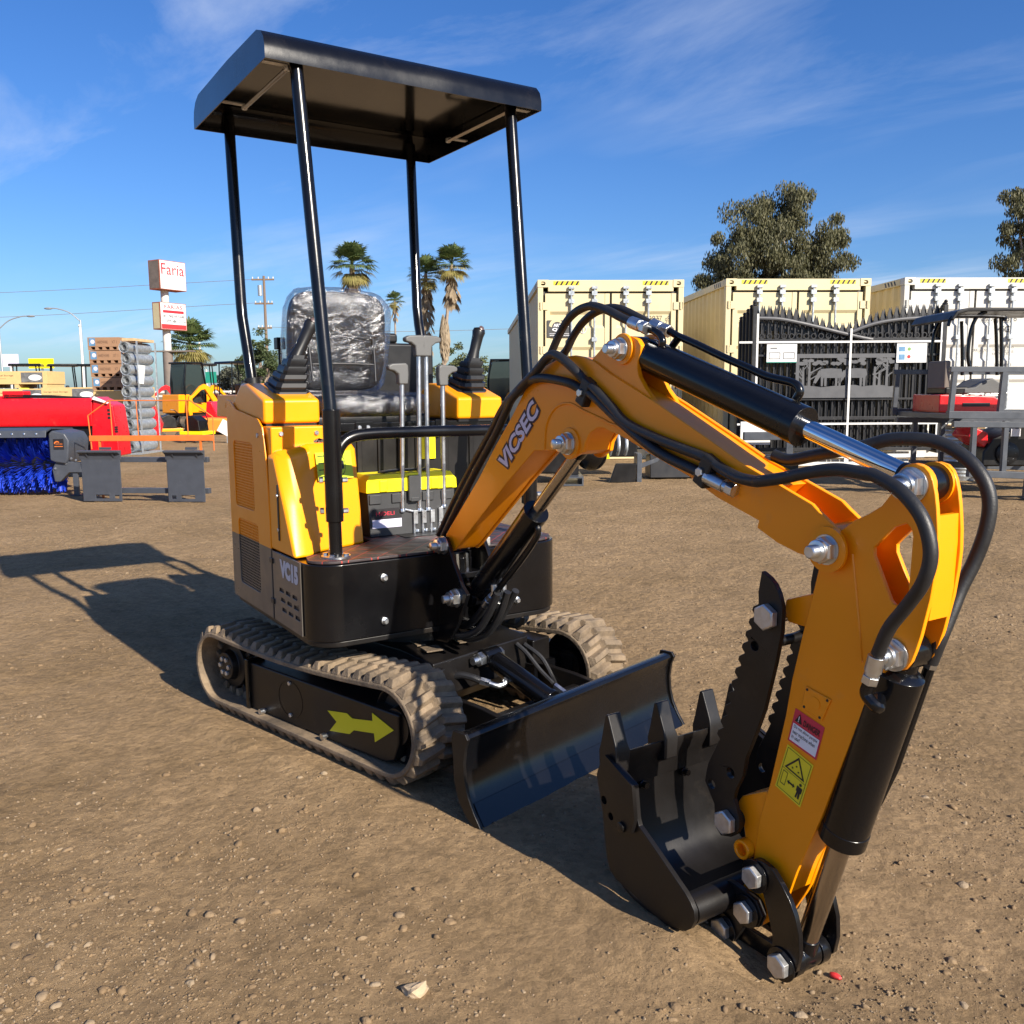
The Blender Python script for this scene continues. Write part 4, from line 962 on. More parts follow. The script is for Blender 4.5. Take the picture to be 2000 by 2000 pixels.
SB=[(0.3082, 0.6678), (0.3492, 0.6816), (0.3831, 0.6807), (0.4304, 0.6069), (0.4823, 0.5409), (0.5132, 0.5202), (0.4911, 0.4786), (0.4518, 0.4165), (0.406, 0.3622), (0.3827, 0.3401), (0.2888, 0.3235), (0.1908, 0.476), (0.197, 0.6127), (0.2897, 0.6486)]
SBP=[(0.3709, 0.6546), (0.4489, 0.4998)]
HA=[(0.2898, -0.03, 0.6674), (0.3856, -0.03, 0.7719), (0.5008, -0.03, 0.8936), (0.624, -0.035, 1.0068), (0.7077, -0.045, 1.0847), (0.7612, -0.0595, 1.1178), (0.8329, -0.0595, 1.1583), (0.8881, -0.0695, 1.1675), (0.9414, -0.0715, 1.1678), (1.0304, -0.0695, 1.1561), (1.066, -0.0595, 1.1414), (1.1203, -0.0595, 1.1229), (1.231, -0.0595, 1.0605), (1.3556, -0.0595, 1.0012), (1.4748, -0.0595, 0.9677), (1.5029, -0.0595, 0.9565)]
HBP=[(0.2045, 0.0, 0.6584), (0.3043, 0.0, 0.7727), (0.424, 0.0, 0.8976), (0.5599, -0.01, 1.0141), (0.6676, -0.03, 1.0911), (0.7955, -0.0595, 1.1428), (0.8882, -0.0695, 1.1861), (0.9377, -0.0715, 1.217), (0.9706, -0.0735, 1.2265), (1.0072, -0.0735, 1.2168), (1.0584, -0.0695, 1.1866), (1.0865, -0.0595, 1.1596), (1.1268, -0.0595, 1.139), (1.1878, -0.0595, 1.0989), (1.2461, -0.0595, 1.061), (1.3549, -0.0595, 1.0291), (1.4893, -0.0595, 0.9996), (1.517, -0.0595, 0.9903), (1.547, -0.0595, 0.9772), (1.6, -0.0695, 0.9647), (1.6503, -0.0795, 0.962), (1.6774, -0.0895, 0.9652), (1.7339, -0.0945, 0.9758), (1.7961, -0.0995, 0.9907), (1.8535, -0.0995, 0.9996), (1.9082, -0.0995, 0.9966), (1.9294, -0.0995, 0.9939), (1.9775, -0.1045, 0.9749), (2.0159, -0.1095, 0.9437), (2.0341, -0.1095, 0.9084), (2.039, -0.1095, 0.8716), (2.0266, -0.1075, 0.8313), (1.9961, -0.0995, 0.7883), (1.9634, -0.0945, 0.7434), (1.9417, -0.0895, 0.6938)]
HC=[(1.5829, 0.05, 1.0025), (1.6181, 0.055, 0.9945), (1.6649, 0.06, 1.004), (1.7213, 0.06, 1.0165), (1.775, 0.08, 1.029), (1.818, 0.09, 1.0425), (1.8628, 0.1, 1.0455), (1.9061, 0.11, 1.0399), (1.9518, 0.115, 1.0168), (1.9853, 0.115, 0.9832), (2.0004, 0.115, 0.9435), (1.9996, 0.11, 0.8943), (1.9892, 0.1, 0.841), (1.9785, 0.08, 0.7911), (1.9759, 0.06, 0.7511), (1.9707, 0.04, 0.7049), (1.957, 0.04, 0.6616)]
HD=[(0.7345, -0.02, 1.1313), (0.7983, -0.02, 1.1655), (0.8553, -0.02, 1.1982), (0.8945, -0.02, 1.2432), (0.9249, -0.02, 1.2807), (0.962, -0.02, 1.3147), (1.005, -0.02, 1.3346), (1.0502, -0.02, 1.3414), (1.0873, -0.02, 1.3364), (1.13, -0.02, 1.3231), (1.1714, -0.02, 1.3063), (1.2054, -0.02, 1.2943)]
HE=[(0.7743, 0.03, 1.189), (0.8471, 0.03, 1.2213), (0.8859, 0.03, 1.2422), (0.916, 0.03, 1.276), (0.9527, 0.03, 1.3064), (0.9955, 0.03, 1.3269), (1.0369, 0.03, 1.3363), (1.0805, 0.03, 1.337), (1.1229, 0.03, 1.3277), (1.1672, 0.03, 1.3104), (1.2192, 0.03, 1.2892)]
TUBEA=[(1.2959, 0.02, 1.268), (1.3274, 0.02, 1.2545), (1.3814, 0.02, 1.2357), (1.4614, 0.02, 1.2055), (1.5364, 0.02, 1.1793), (1.5876, 0.02, 1.1613), (1.6517, 0.02, 1.148), (1.6678, 0.02, 1.1326), (1.6608, 0.02, 1.1173)]
TUBEB=[(1.2544, -0.01, 1.2755), (1.2798, -0.01, 1.268), (1.2978, -0.01, 1.2577), (1.3068, -0.01, 1.2455), (1.3053, -0.01, 1.2339)]
TUBEC=[(1.3275, 0.02, 1.2522), (1.314, 0.02, 1.2412), (1.3038, 0.02, 1.2311)]
FERR=[(1.2101, -0.02, 1.2923), (1.2476, -0.02, 1.2803), (1.2659, -0.02, 1.2745), (1.2267, 0.03, 1.288), (1.2598, 0.03, 1.2763), (1.2849, 0.03, 1.2677), (1.5029, -0.0595, 0.9576), (1.5599, -0.0595, 0.9416), (1.5831, -0.0595, 0.9351), (1.9403, -0.0895, 0.6907), (1.9329, -0.0895, 0.6582), (1.9276, -0.0895, 0.6401)]
CLAMP=[(1.0781, -0.0595, 1.1382), (1.1068, -0.0595, 1.1432), (1.4901, -0.0595, 0.9754), (1.5022, -0.0595, 0.9785)]
DECAL=[(0.8593, 1.1213), (0.887, 1.0848), (0.7052, 0.9063), (0.6558, 0.9427)]
DANGER=[(1.7341, 0.5268), (1.8039, 0.5082), (1.7864, 0.4395), (1.7177, 0.457)]
WARN=[(1.7181, 0.4487), (1.7838, 0.4386), (1.7538, 0.3314), (1.6907, 0.3528)]
ARMPLATE=[(1.7532, 0.5823), (1.8211, 0.5707), (1.7984, 0.5153), (1.7448, 0.5301)]
# ------------------------------------------------------------------ boom, arm, bucket (upper frame, plane of the boom y = 0)
def inset(poly, d):
    n = len(poly); ar = sum(poly[i][0]*poly[(i+1) % n][1]-poly[(i+1) % n][0]*poly[i][1] for i in range(n)); sgn = 1 if ar > 0 else -1
    out = []
    for i in range(n):
        a, b, c = Vector(poly[i-1]), Vector(poly[i]), Vector(poly[(i+1) % n])
        e1, e2 = (b-a).normalized(), (c-b).normalized(); n1 = Vector((-e1.y, e1.x))*sgn; n2 = Vector((-e2.y, e2.x))*sgn
        m_ = n1+n2
        if m_.length < 1e-6: m_ = n1
        m_ = m_.normalized(); k = max(0.5, m_.dot(n1)); q = b+m_*(d/k); out.append((q.x, q.y))
    return out
def circ(c, r, n=16): return [(c[0]+r*math.cos(2*math.pi*i/n), c[1]+r*math.sin(2*math.pi*i/n)) for i in range(n)]
HB = 0.0475
# bracket carrying the boom
g = G(); g.prism(SB, -0.072, -0.058); g.prism(SB, 0.058, 0.072)
g.bb(0.20, 0.34, -0.058, 0.058, 0.34, 0.60); g.bb(0.34, 0.40, -0.058, 0.058, 0.545, 0.565)
bkt = S(g, 'boom_bracket', 'black_paint', bevel=0.003)
def pin(parent, p, y0, r, far=None, nm='pin_nut', stud=0.020, head=False):
    g = G(); s_ = -1
    if head:
        g.nut((p[0], y0, p[1]), (0, -1, 0), r, r*0.62)
    else:
        g.lathe([(r*1.12, 0), (r*1.12, r*0.16)], (p[0], y0, p[1]), (0, -1, 0), 24)
        g.nut((p[0], y0-r*0.16, p[1]), (0, -1, 0), r, r*0.72); g.nut((p[0], y0-r*0.88, p[1]), (0, -1, 0), r*0.80, r*0.30, 20)
        prof = [(r*0.50, 0)]
        for i in range(6): prof += [(r*0.50, stud*(i+.2)/6), (r*0.44, stud*(i+.7)/6)]
        prof += [(r*0.38, stud)]
        g.lathe(prof, (p[0], y0-r*1.1, p[1]), (0, -1, 0), 18)
    ob = S(g, nm, 'zinc' if not head else 'bolt_steel', parent, bevel=0.0012, segs=1)
    if far is not None: g = G(); g.nut((p[0], far, p[1]), (0, 1, 0), r, r*0.6); S(g, nm, 'bolt_steel', parent, bevel=0.0012, segs=1)
    return ob
pin(bkt, SBP[0], -0.072, 0.026, 0.072); pin(bkt, SBP[1], -0.072, 0.027, 0.072)
for y in (-0.035, -0.005, 0.03):
    g = G(); g.tube([(0.335, y, 0.615), (0.345, y, 0.50)], 0.010, 8); S(g, 'hose', 'rod_grey', bkt)
for y, dz in ((-0.03, 0), (0.005, -.015), (0.035, 0.01)):
    g = G(); g.tube(catmull([(0.30, y-.03, 0.395+dz), (0.40, y-.02, 0.365+dz), (0.50, y, 0.40+dz), (0.56, y+.01, 0.47+dz), (0.60, y+.015, 0.535)], 6), 0.0115, 10); S(g, 'hose', 'rubber_hose', bkt)

# boom
cut = [i for i, p in enumerate(BOOM) if p[0] > 1.70]
g = G(); g.prism(BOOM, -HB, -HB+0.011); g.prism(BOOM, HB-0.011, HB)
core = inset(BOOM, 0.004); core2 = []
for p in core:
    if p[0] <= 1.70+0.0: core2.append(p)
    elif not core2 or core2[-1] != 'x': core2.append('x')
xi = core2.index('x'); a_, b_ = core2[xi-1], core2[(xi+1) % len(core2)]
conc = [(a_[0]+(b_[0]-a_[0])*t-0.045*math.sin(math.pi*t), a_[1]+(b_[1]-a_[1])*t) for t in (0.0, .15, .35, .5, .65, .85, 1.0)]
core2 = core2[:xi]+conc[1:-1]+core2[xi+1:]
bm_ = S(g, 'boom', 'orange', bevel=0.0022, segs=2, smooth=40)
g = G(); g.prism(core2, -HB+0.0108, HB-0.0108); S(g, 'boom_core', 'orange', bm_, bevel=0.002, smooth=40)
# boss plate around the lift cylinder pin and lower stiffener seam
bp_ = BOOMPINS[1]
arcpts = [(bp_[0]-0.115, bp_[1]-0.020), (bp_[0]-0.105, bp_[1]+0.045), (bp_[0]-0.065, bp_[1]+0.088), (bp_[0]-0.005, bp_[1]+0.100), (bp_[0]+0.06, bp_[1]+0.082)]
lowe = sorted([p for p in BOOM if 1.12 < p[0] < 1.62 and p[1] < 1.05 and p[1] < 1.21-0.16*p[0]+0.05 and not (p[0] < 1.5 and p[1] > 1.06)])
lowe = [p for p in lowe if p[1] < 1.30-0.2*p[0]+0.02]
arcpts += [(x, z+0.020) for x, z in lowe if x > bp_[0]+0.12][:-1]
g = G(); g.tube([(x, -HB-0.0005, z) for x, z in [tuple(v)[:2] for v in catmull([(a, b, 0) for a, b in arcpts], 5)]], 0.0035, 8); S(g, 'weld_seam', 'orange', bm_, smooth=60)
g = G()
for y in (-HB, HB): g.cyl((bp_[0], y-0.006, bp_[1]), (bp_[0], y+0.006, bp_[1]), 0.040, n=28)
S(g, 'boss', 'orange', bm_, bevel=0.002)
g = G(); g.prism(LOBE, -0.040, -0.026); g.prism(LOBE, 0.026, 0.040); lb = S(g, 'cylinder_lug', 'orange', bm_, bevel=0.002)
g = G(); lp = LOBEPIN[0]
for y in (-0.042, 0.042): g.lathe([(0.020, -.004), (0.036, -.004), (0.036, .004), (0.020, .004)], (lp[0], y, lp[1]), (0, 1, 0), 28)
S(g, 'boss', 'orange', bm_, bevel=0.0015)
pin(bm_, (lp[0]-0.004, lp[1]), -0.046, 0.024, 0.046); pin(bm_, bp_, -HB-0.006, 0.026, HB+0.006); pin(bm_, BOOMPINS[3], -HB-0.004, 0.025, HB+0.004, stud=0.022)
g = G(); c = BOOMPINS[3]; g.lathe([(0.020, 0), (0.042, 0), (0.042, 0.006), (0.020, 0.006)], (c[0], -HB-0.006, c[1]), (0, 1, 0), 28); S(g, 'boss', 'orange', bm_)
# maker's name
P = [Vector((p[0], 0, p[1])) for p in DECAL]; o = P[2]; ax = P[1]-P[2]; ay = P[3]-P[2]
yo = -HB-0.0012
g = G(); e = 0.06
for (bx, by, tx, ty) in ((0, 0, 1, 1),):
    pass
put_text(g, 'VICSEC', o-ax*0.015-ay*0.02+Vector((0, yo, 0)), ax*1.03, ay*1.04, bold=0.11, shear=0.15); S(g, 'name_outline', 'plum_print', bm_, smooth=None)
g = G(); put_text(g, 'VICSEC', o+ax*0.015+ay*0.09+Vector((0, yo-0.0008, 0)), ax*0.97, ay*0.82, bold=0.035, shear=0.15); S(g, 'name_lettering', 'lilac_print', bm_, smooth=None)
# hoses on the boom with clamps
for nm, pth, r in (('hose', HA, 0.0115), ('hose', HBP, 0.0115), ('hose', HC, 0.0125), ('hose', HD, 0.0105), ('hose', HE, 0.0105)):
    S(G().tube(catmull(pth, 6), r, 12), nm, 'rubber_hose', bm_, smooth=60)
for c, d_ in ((CLAMP[0], 0.030), (CLAMP[2], 0.030)):
    v = Vector(c); slope = Matrix.Rotation(rad(28), 3, 'Y')
    g = G(); g.box(v+slope @ Vector((0.012, 0.004, 0.0)), (0.034, 0.030, 0.068), slope); cl = S(g, 'hose_clamp', 'black_plastic', bm_, bevel=0.004)
    g = G(); g.nut(v+slope @ Vector((0.008, -0.010, -0.004)), (0, -1, 0), 0.010, 0.008); S(g, 'clamp_bolt', 'zinc', bm_)
g = G()
for i in (0, 3, 6, 9):
    a, b, c = Vector(FERR[i]), Vector(FERR[i+1]), Vector(FERR[i+2])
    g.tube([a, a.lerp(b, .9)], 0.0145, 14); g.tube([a.lerp(b, .9), b.lerp(c, .2)], 0.0120, 14); g.tube([b.lerp(c, .2), c], 0.0150, 6)
S(g, 'hose_ferrule', 'zinc', bm_, bevel=0.001, segs=1)

# lift cylinder
def ram(p0, p1, rb, rr_d, split, nm, rodmat, parent, eye0=0.03, eye1=0.03, w=0.05, gland=True):
    a, b = Vector((p0[0], 0, p0[1])), Vector((p1[0], 0, p1[1])); d = (b-a).normalized(); L = (b-a).length; s_ = L*split
    g = G(); g.tube([a+d*0.030, a+d*0.045, a+d*(s_-0.03), a+d*(s_-0.0301), a+d*s_], rb, 28, rr=[rb*0.55, rb, rb, rb*1.03, rb*1.03])
    g.cyl(a+Vector((0, -w/2, 0)), a+Vector((0, w/2, 0)), eye0, n=24); g.cyl(a, a+d*0.05, eye0*0.85, n=16)
    cy = S(g, nm, 'black_paint', parent, bevel=0.0025, smooth=50)
    g = G(); g.cyl(a+d*s_, b-d*eye1*0.8, rr_d, n=24); S(g, nm+'_rod', rodmat, cy if parent is None else parent, smooth=60)
    g = G(); g.cyl(b+Vector((0, -w/2, 0)), b+Vector((0, w/2, 0)), eye1, n=24); g.cyl(b-d*eye1*1.6, b, rr_d*1.1, rr_d*1.25, n=20); S(g, nm+'_eye', 'black_paint', cy if parent is None else parent, bevel=0.002)
    return cy, a, d, L
mc, a, d, L = ram(SBP[1], BOOMPINS[1], 0.037, 0.0185, 0.60, 'lift_cylinder', 'rod_grey', None, 0.034, 0.030, 0.07)
sidev = Vector((d.z, 0, -d.x))
if sidev.z > 0: sidev = -sidev
g = G()
g.tube(catmull([a+d*0.10+sidev*0.062+Vector((0, -.01, 0)), a+d*0.16+sidev*0.064+Vector((0, -.01, 0)), a+d*0.30+sidev*0.060, a+d*0.40+sidev*0.055, a+d*0.425+sidev*0.045, a+d*0.43+sidev*0.033], 5), 0.0095, 10); S(g, 'oil_pipe', 'black_paint', mc)
g = G()
for k, yy in ((0.085, -0.012), (0.075, 0.028)):
    p = a+d*k+sidev*0.060+Vector((0, yy, 0)); g.tube([p-d*0.045, p-d*0.012], 0.0135, 12); g.tube([p-d*0.012, p+d*0.012], 0.0125, 6); g.tube([p+d*0.012, p+d*0.030, p+d*0.045-sidev*0.02], 0.009, 8)
S(g, 'hose_fitting', 'zinc', mc, bevel=0.001, segs=1)
for k, yy in ((0.045, -0.012), (0.03, 0.028)):
    p = a+d*k+sidev*0.060+Vector((0, yy, 0)); g = G(); g.tube(catmull([p, p-d*0.05+sidev*0.004, p-d*0.13+Vector((-.01, 0, 0)), (p.x-0.17, yy, 0.385), (p.x-0.26, yy, 0.40)], 6), 0.0125, 10); S(g, 'hose', 'rubber_hose', mc, smooth=60)
# crowd cylinder
ac, a, d, L = ram(LOBEPIN[0], ARMPINS[0], 0.0385, 0.0185, 0.655, 'arm_cylinder', 'chrome', None, 0.030, 0.030, 0.05)
for pth in (TUBEA, TUBEB, TUBEC): S(G().tube(catmull(pth, 5), 0.0085, 10), 'oil_pipe', 'black_paint', ac, smooth=60)

# arm (stick)
HAy = 0.0375
low = [i for i in range(len(ARM))]
g = G(); g.prism(ARM, -HAy, -HAy+0.010, holes=[ARMHOLE]); g.prism(ARM, HAy-0.010, HAy, holes=[ARMHOLE])
am = S(g, 'arm', 'orange', bevel=0.002, smooth=40)
# closed box of the lower arm between the plates
i0 = ARM.index(min(ARM, key=lambda p: (p[0]-1.9200)**2+(p[1]-0.6550)**2))
right = [p for p in ARM[18:27]]; left = [p for p in ARM[34:42]]
corep = inset(right+left, 0.0015)
g = G(); g.prism(corep, -HAy+0.0098, HAy-0.0098); S(g, 'arm_box', 'orange', am, bevel=0.001)
# weld seam line, web between the horns
g = G(); g.tube([(1.845, -HAy-.0004, 0.845), (1.868, -HAy-.0004, 0.70), (1.874, -HAy-.0004, 0.655)], 0.0028, 6); S(g, 'weld_seam', 'orange', am)
g = G(); wp = [(x-0.006, z) for x, z in WEB]+[(x-0.016, z) for x, z in WEB[::-1]]; g.prism(wp, -HAy+0.0098, HAy-0.0098); S(g, 'web_plate', 'orange', am)
g = G(); pv = ARMPINS[1]; g.cyl((pv[0], -HB+0.012, pv[1]), (pv[0], HB-0.012, pv[1]), 0.046, n=28); S(g, 'pivot_hub', 'orange', am, bevel=0.002)
g = G(); c = ARMPINS[0]
for y in (-0.026, 0.026): g.lathe([(0.018, -.004), (0.036, -.004), (0.036, .004), (0.018, .004)], (c[0], y, c[1]), (0, 1, 0), 24)
S(g, 'boss', 'orange', am)
pin(am, ARMPINS[0], -HAy, 0.027, HAy, stud=0.020); pin(am, ARMPINS[2], -HAy, 0.026, HAy, stud=0.020)
g = G(); g.prism(BRK1, -0.030, 0.030); S(g, 'thumb_bracket', 'orange', am, bevel=0.003)
g = G(); g.prism(BRK2, -0.034, 0.034); g.lathe([(0.013, -0.054), (0.021, -0.054), (0.021, 0.054), (0.013, 0.054)], (BRKRING[0][0], 0, BRKRING[0][1]), (0, 1, 0), 20, close=True); S(g, 'thumb_bracket', 'orange', am, bevel=0.003)
g = G(); cx_, cz_ = [sum(p[i] for p in ARMPLATE)/4 for i in (0, 1)]; g.prism(inset(ARMPLATE, 0.004), -HAy-0.0035, -HAy); ap = S(g, 'blank_plate', 'orange', am, bevel=0.002)
g = G(); g.cyl((cx_, -HAy-.0036, cz_), (cx_, -HAy-.0046, cz_), 0.013, n=20)
S(g, 'port_cover', 'orange', am)
g = G()
for p in ARMPLATE: q = (cx_+(p[0]-cx_)*.68, cz_+(p[1]-cz_)*.68); g.cyl((q[0], -HAy-.0035, q[1]), (q[0], -HAy-.0042, q[1]), 0.0028, n=8)
S(g, 'screw_holes', 'black_print', am)
# stickers on the arm
def frame3(C, y): P = [Vector((p[0], y, p[1])) for p in C]; return P[3], P[2]-P[3], P[0]-P[3]   # origin lower-left, x axis, y axis
o, ax, ay = frame3(DANGER, -HAy-0.0010); g = G(); quad(g, o, ax, ay); dk = S(g, 'danger_sticker', 'sticker_red', am, smooth=None)
dy_ = Vector((0, -0.0006, 0))
g = G(); quad(g, o+ax*0.05+ay*0.06+dy_, ax*0.90, ay*0.52); S(g, 'sticker_field', 'white_print', dk, smooth=None)
g = G()
for i, s_ in enumerate(('Do not allow people', 'near machine when', 'in use!')):
    put_text(g, s_, o+ax*0.10+ay*(0.44-i*0.145)+dy_*2, ax*(0.80, 0.76, 0.28)[i], ay*0.115)
put_text(g, 'DANGER', o+ax*0.36+ay*0.66+dy_*2, ax*0.56, ay*0.18, bold=0.02)
poly3(g, o+dy_*2, ax, ay, [(0.08, 0.66), (0.32, 0.66), (0.20, 0.93)]); S(g, 'sticker_print', 'black_print', dk, smooth=None)
g = G(); quad(g, o+ax*0.188+ay*0.74+dy_*3, ax*0.025, ay*0.12); quad(g, o+ax*0.188+ay*0.69+dy_*3, ax*0.025, ay*0.03); S(g, 'exclamation_mark', 'white_print', dk, smooth=None)
o, ax, ay = frame3(WARN, -HAy-0.0010); g = G(); quad(g, o, ax, ay); wk = S(g, 'warning_sticker', 'sticker_yellow', am, smooth=None)
g = G()
def ring(g, o, ax, ay, outer, inner):
    P = [o+ax*x+ay*y for x, y in outer]+[o+ax*x+ay*y for x, y in inner]; n = len(outer); g.add(P, [(i, (i+1) % n, n+(i+1) % n, n+i) for i in range(n)])
ring(g, o+dy_, ax, ay, [(0.12, 0.54), (0.88, 0.54), (0.50, 0.93)], [(0.21, 0.57), (0.79, 0.57), (0.50, 0.865)])
ring(g, o+dy_, ax, ay, [(0.05, 0.04), (0.95, 0.04), (0.95, 0.96), (0.05, 0.96)], [(0.065, 0.05), (0.935, 0.05), (0.935, 0.95), (0.065, 0.95)])
ring(g, o+dy_, ax, ay, [(0.12, 0.16), (0.30, 0.16), (0.30, 0.46), (0.12, 0.46)], [(0.135, 0.175), (0.285, 0.175), (0.285, 0.445), (0.135, 0.445)])
quad(g, o+ax*0.065+ay*0.50+dy_, ax*0.87, ay*0.008)
poly3(g, o+dy_, ax, ay, [(0.34, 0.30), (0.42, 0.35), (0.42, 0.32), (0.56, 0.32), (0.56, 0.35), (0.64, 0.30), (0.56, 0.25), (0.56, 0.28), (0.42, 0.28), (0.42, 0.25)])
poly3(g, o+dy_, ax, ay, [(0.72, 0.12), (0.78, 0.12), (0.79, 0.24), (0.81, 0.12), (0.87, 0.12), (0.865, 0.26), (0.90, 0.26), (0.90, 0.38), (0.70, 0.38), (0.70, 0.26), (0.735, 0.26)])
poly3(g, o+dy_, ax, ay, [(0.80+0.05*math.cos(i*.785), 0.43+0.032*math.sin(i*.785)) for i in range(8)])
for i in range(3):
    c = (0.50+0.13*math.cos(rad(90+120*i)), 0.66+0.055*math.sin(rad(90+120*i))); poly3(g, o+dy_, ax, ay, [(c[0]+(0.05 if k % 2 else 0.018)*math.cos(k*.785), c[1]+(0.032 if k % 2 else 0.012)*math.sin(k*.785)) for k in range(8)])
S(g, 'sticker_print', 'black_print', wk, smooth=None)

# bucket cylinder
bcy, a, d, L = ram(ARMPINS[2], LINKPINS[1], 0.0435, 0.0215, 0.585, 'bucket_cylinder', 'rod_grey', None, 0.032, 0.030, 0.05)
s3 = Vector((0, 1, 0))
g = G(); g.tube([a+d*0.04+Vector((0.02, 0.055, 0)), a+d*0.25+Vector((0.02, 0.058, 0)), a+d*0.33+Vector((0.015, 0.052, 0)), a+d*0.37+Vector((.01, 0.042, 0))], 0.010, 10); S(g, 'oil_pipe', 'black_paint', bcy)
g = G(); q = Vector(FERR[11]); g.tube(catmull([q, q+Vector((-0.004, 0.0, -0.022)), q+Vector((0.016, 0.006, -0.040)), a+d*0.085+Vector((0.0, -0.036, 0))], 6), 0.0105, 10); S(g, 'oil_elbow', 'black_paint', bcy)
g = G(); q = a+d*0.04+Vector((0.02, 0.055, 0)); g.tube([q-d*0.035, q-d*0.002], 0.0125, 6); S(g, 'hose_fitting', 'zinc', bcy)

# thumb: two toothed plates either side of the arm
for sy in (-1, 1):
    y0, y1 = (-0.064, -0.052) if sy < 0 else (0.090, 0.102)
    g = G(); g.prism(THUMB, y0, y1, holes=[circ(THUMBHOLES[0], 0.011), circ(THUMBHOLES[1], 0.010), circ(THUMBHOLES[2], 0.010)])
    th = S(g, 'thumb_plate', 'black_dull', bevel=0.0015, segs=1)
    if sy < 0:
        pin(th, THUMBPINS[0], -0.0645, 0.0265, nm='hex_bolt', head=True); pin(th, THUMBPINS[1], -0.0645, 0.0265, nm='hex_bolt', head=True)
        g = G(); p = THUMBPINS[0]; g.cyl((p[0], -0.052, p[1]), (p[0], 0.090, p[1]), 0.016, n=18); S(g, 'spacer_tube', 'rod_grey', th)
        g = G(); p = THUMBPINS[1]; g.cyl((p[0], -0.052, p[1]), (p[0], 0.090, p[1]), 0.022, n=18); g.cyl((1.640, -0.052, 0.628), (1.640, 0.090, 0.628), 0.011, n=14); S(g, 'pivot_tube', 'black_dull', th)

# link between arm, bucket ram and bucket
for sy in (-1, 1):
    y0, y1 = sorted((sy*0.062, sy*0.050)); g = G(); g.prism(LINK, y0, y1); lk_ = S(g, 'bucket_link', 'black_paint', bevel=0.0015)
    if sy < 0:
        pin(lk_, LINKPINS[0], -0.066, 0.024, nm='hex_bolt', head=True); pin(lk_, LINKPINS[1], -0.066, 0.025, 0.066, nm='hex_bolt', head=True)
        g = G()
        for p in (LINKPINS[0], LINKPINS[1]): g.cyl((p[0], -0.066, p[1]), (p[0], -0.061, p[1]), 0.034, n=24)
        p = LINKPINS[1]; g.cyl((p[0], -0.050, p[1]), (p[0], -0.026, p[1]), 0.032, n=20); g.cyl((p[0], 0.026, p[1]), (p[0], 0.050, p[1]), 0.032, n=20); p = LINKPINS[0]; g.cyl((p[0], -.05, p[1]), (p[0], -.036, p[1]), .03, n=20)
        S(g, 'washer', 'black_paint', lk_, bevel=0.001)
for sy in (-1, 1):
    a2, b2 = LINKPINS[1], LINKPINS[3]; y0, y1 = sorted((sy*0.048, sy*0.036)); g = G()
    dv = Vector((b2[0]-a2[0], b2[1]-a2[1])).normalized(); nv_ = Vector((-dv.y, dv.x))*0.020
    g.prism([(a2[0]+nv_.x, a2[1]+nv_.y), (b2[0]+nv_.x, b2[1]+nv_.y), (b2[0]+dv.x*.02, b2[1]+dv.y*.02), (b2[0]-nv_.x, b2[1]-nv_.y), (a2[0]-nv_.x, a2[1]-nv_.y), (a2[0]-dv.x*.02, a2[1]-dv.y*.02)], y0, y1); S(g, 'tie_link', 'black_paint', bevel=0.003)

# bucket
BY0, BY1 = -0.178, 0.255
shell = [(1.340, 0.326), (1.316, 0.285), (1.312, 0.190), (1.319, 0.125), (1.334, 0.072), (1.358, 0.036), (1.400, 0.014), (1.460, 0.007), (1.530, 0.006), (1.572, 0.020)]
sh2 = [tuple(v)[:2] for v in catmull([(x, z, 0) for x, z in shell], 4)]
def offs(P, d):
    out = []
    for i in range(len(P)):
        a, b = P[max(i-1, 0)], P[min(i+1, len(P)-1)]; t = Vector((b[0]-a[0], b[1]-a[1])).normalized(); out.append((P[i][0]-t.y*d, P[i][1]+t.x*d))
    return out
g = G(); g.prism(sh2+offs(sh2, 0.009)[::-1], BY0+0.012, BY1-0.012); bu = S(g, 'bucket', 'black_dull', smooth=50, bevel=0.001, segs=1)
BS = BSIDE
for y0, y1 in ((BY0, BY0+0.012), (BY1-0.012, BY1)):
    g = G(); g.prism(BS, y0, y1); S(g, 'side_plate', 'black_dull', bu, bevel=0.0015)
cut_p = [(1.3353, 0.3260), (1.4290, 0.2890), (1.4390, 0.2150), (1.430, 0.180), (1.385, 0.160), (1.330, 0.185), (1.306, 0.270), (1.318, 0.300)]
for y0, y1 in ((BY0-0.010, BY0-0.0005), (BY1+0.0005, BY1+0.010)):
    g = G(); g.prism(cut_p, y0, y1, holes=[circ(BPTS[6], 0.010, 12), circ((1.358, 0.190), 0.009, 12)]); cu = S(g, 'side_cutter', 'black_dull', bu, bevel=0.0015)
g = G(); g.nut((BPTS[8][0], BY0-0.010, BPTS[8][1]), (0, -1, 0), 0.012, 0.007, 12); S(g, 'cutter_bolt', 'black_dull', bu)
g = G(); g.prism([(1.352, 0.330), (1.340, 0.326), (1.322, 0.285), (1.318, 0.235), (1.330, 0.235), (1.336, 0.283), (1.352, 0.318)], BY0+0.012, BY1-0.012); S(g, 'lip_plate', 'black_dull', bu, bevel=0.001)
for i, y in enumerate((-0.155, -0.010, 0.135, 0.235)):
    g = G()
    lo = [(1.300, y-0.020, 0.262), (1.358, y-0.020, 0.285), (1.358, y+0.020, 0.285), (1.300, y+0.020, 0.262)]
    m1 = [(1.298, y-0.021, 0.322), (1.360, y-0.021, 0.334), (1.360, y+0.021, 0.334), (1.298, y+0.021, 0.322)]
    m2 = [(1.302, y-0.018, 0.345), (1.352, y-0.018, 0.352), (1.352, y+0.018, 0.352), (1.302, y+0.018, 0.345)]
    tp = [(1.318, y-0.019, 0.412), (1.327, y-0.019, 0.414), (1.327, y+0.019, 0.414), (1.318, y+0.019, 0.412)]
    g.loft([lo, m1, m2, tp]); S(g, 'tooth', 'black_dull', bu, bevel=0.003)
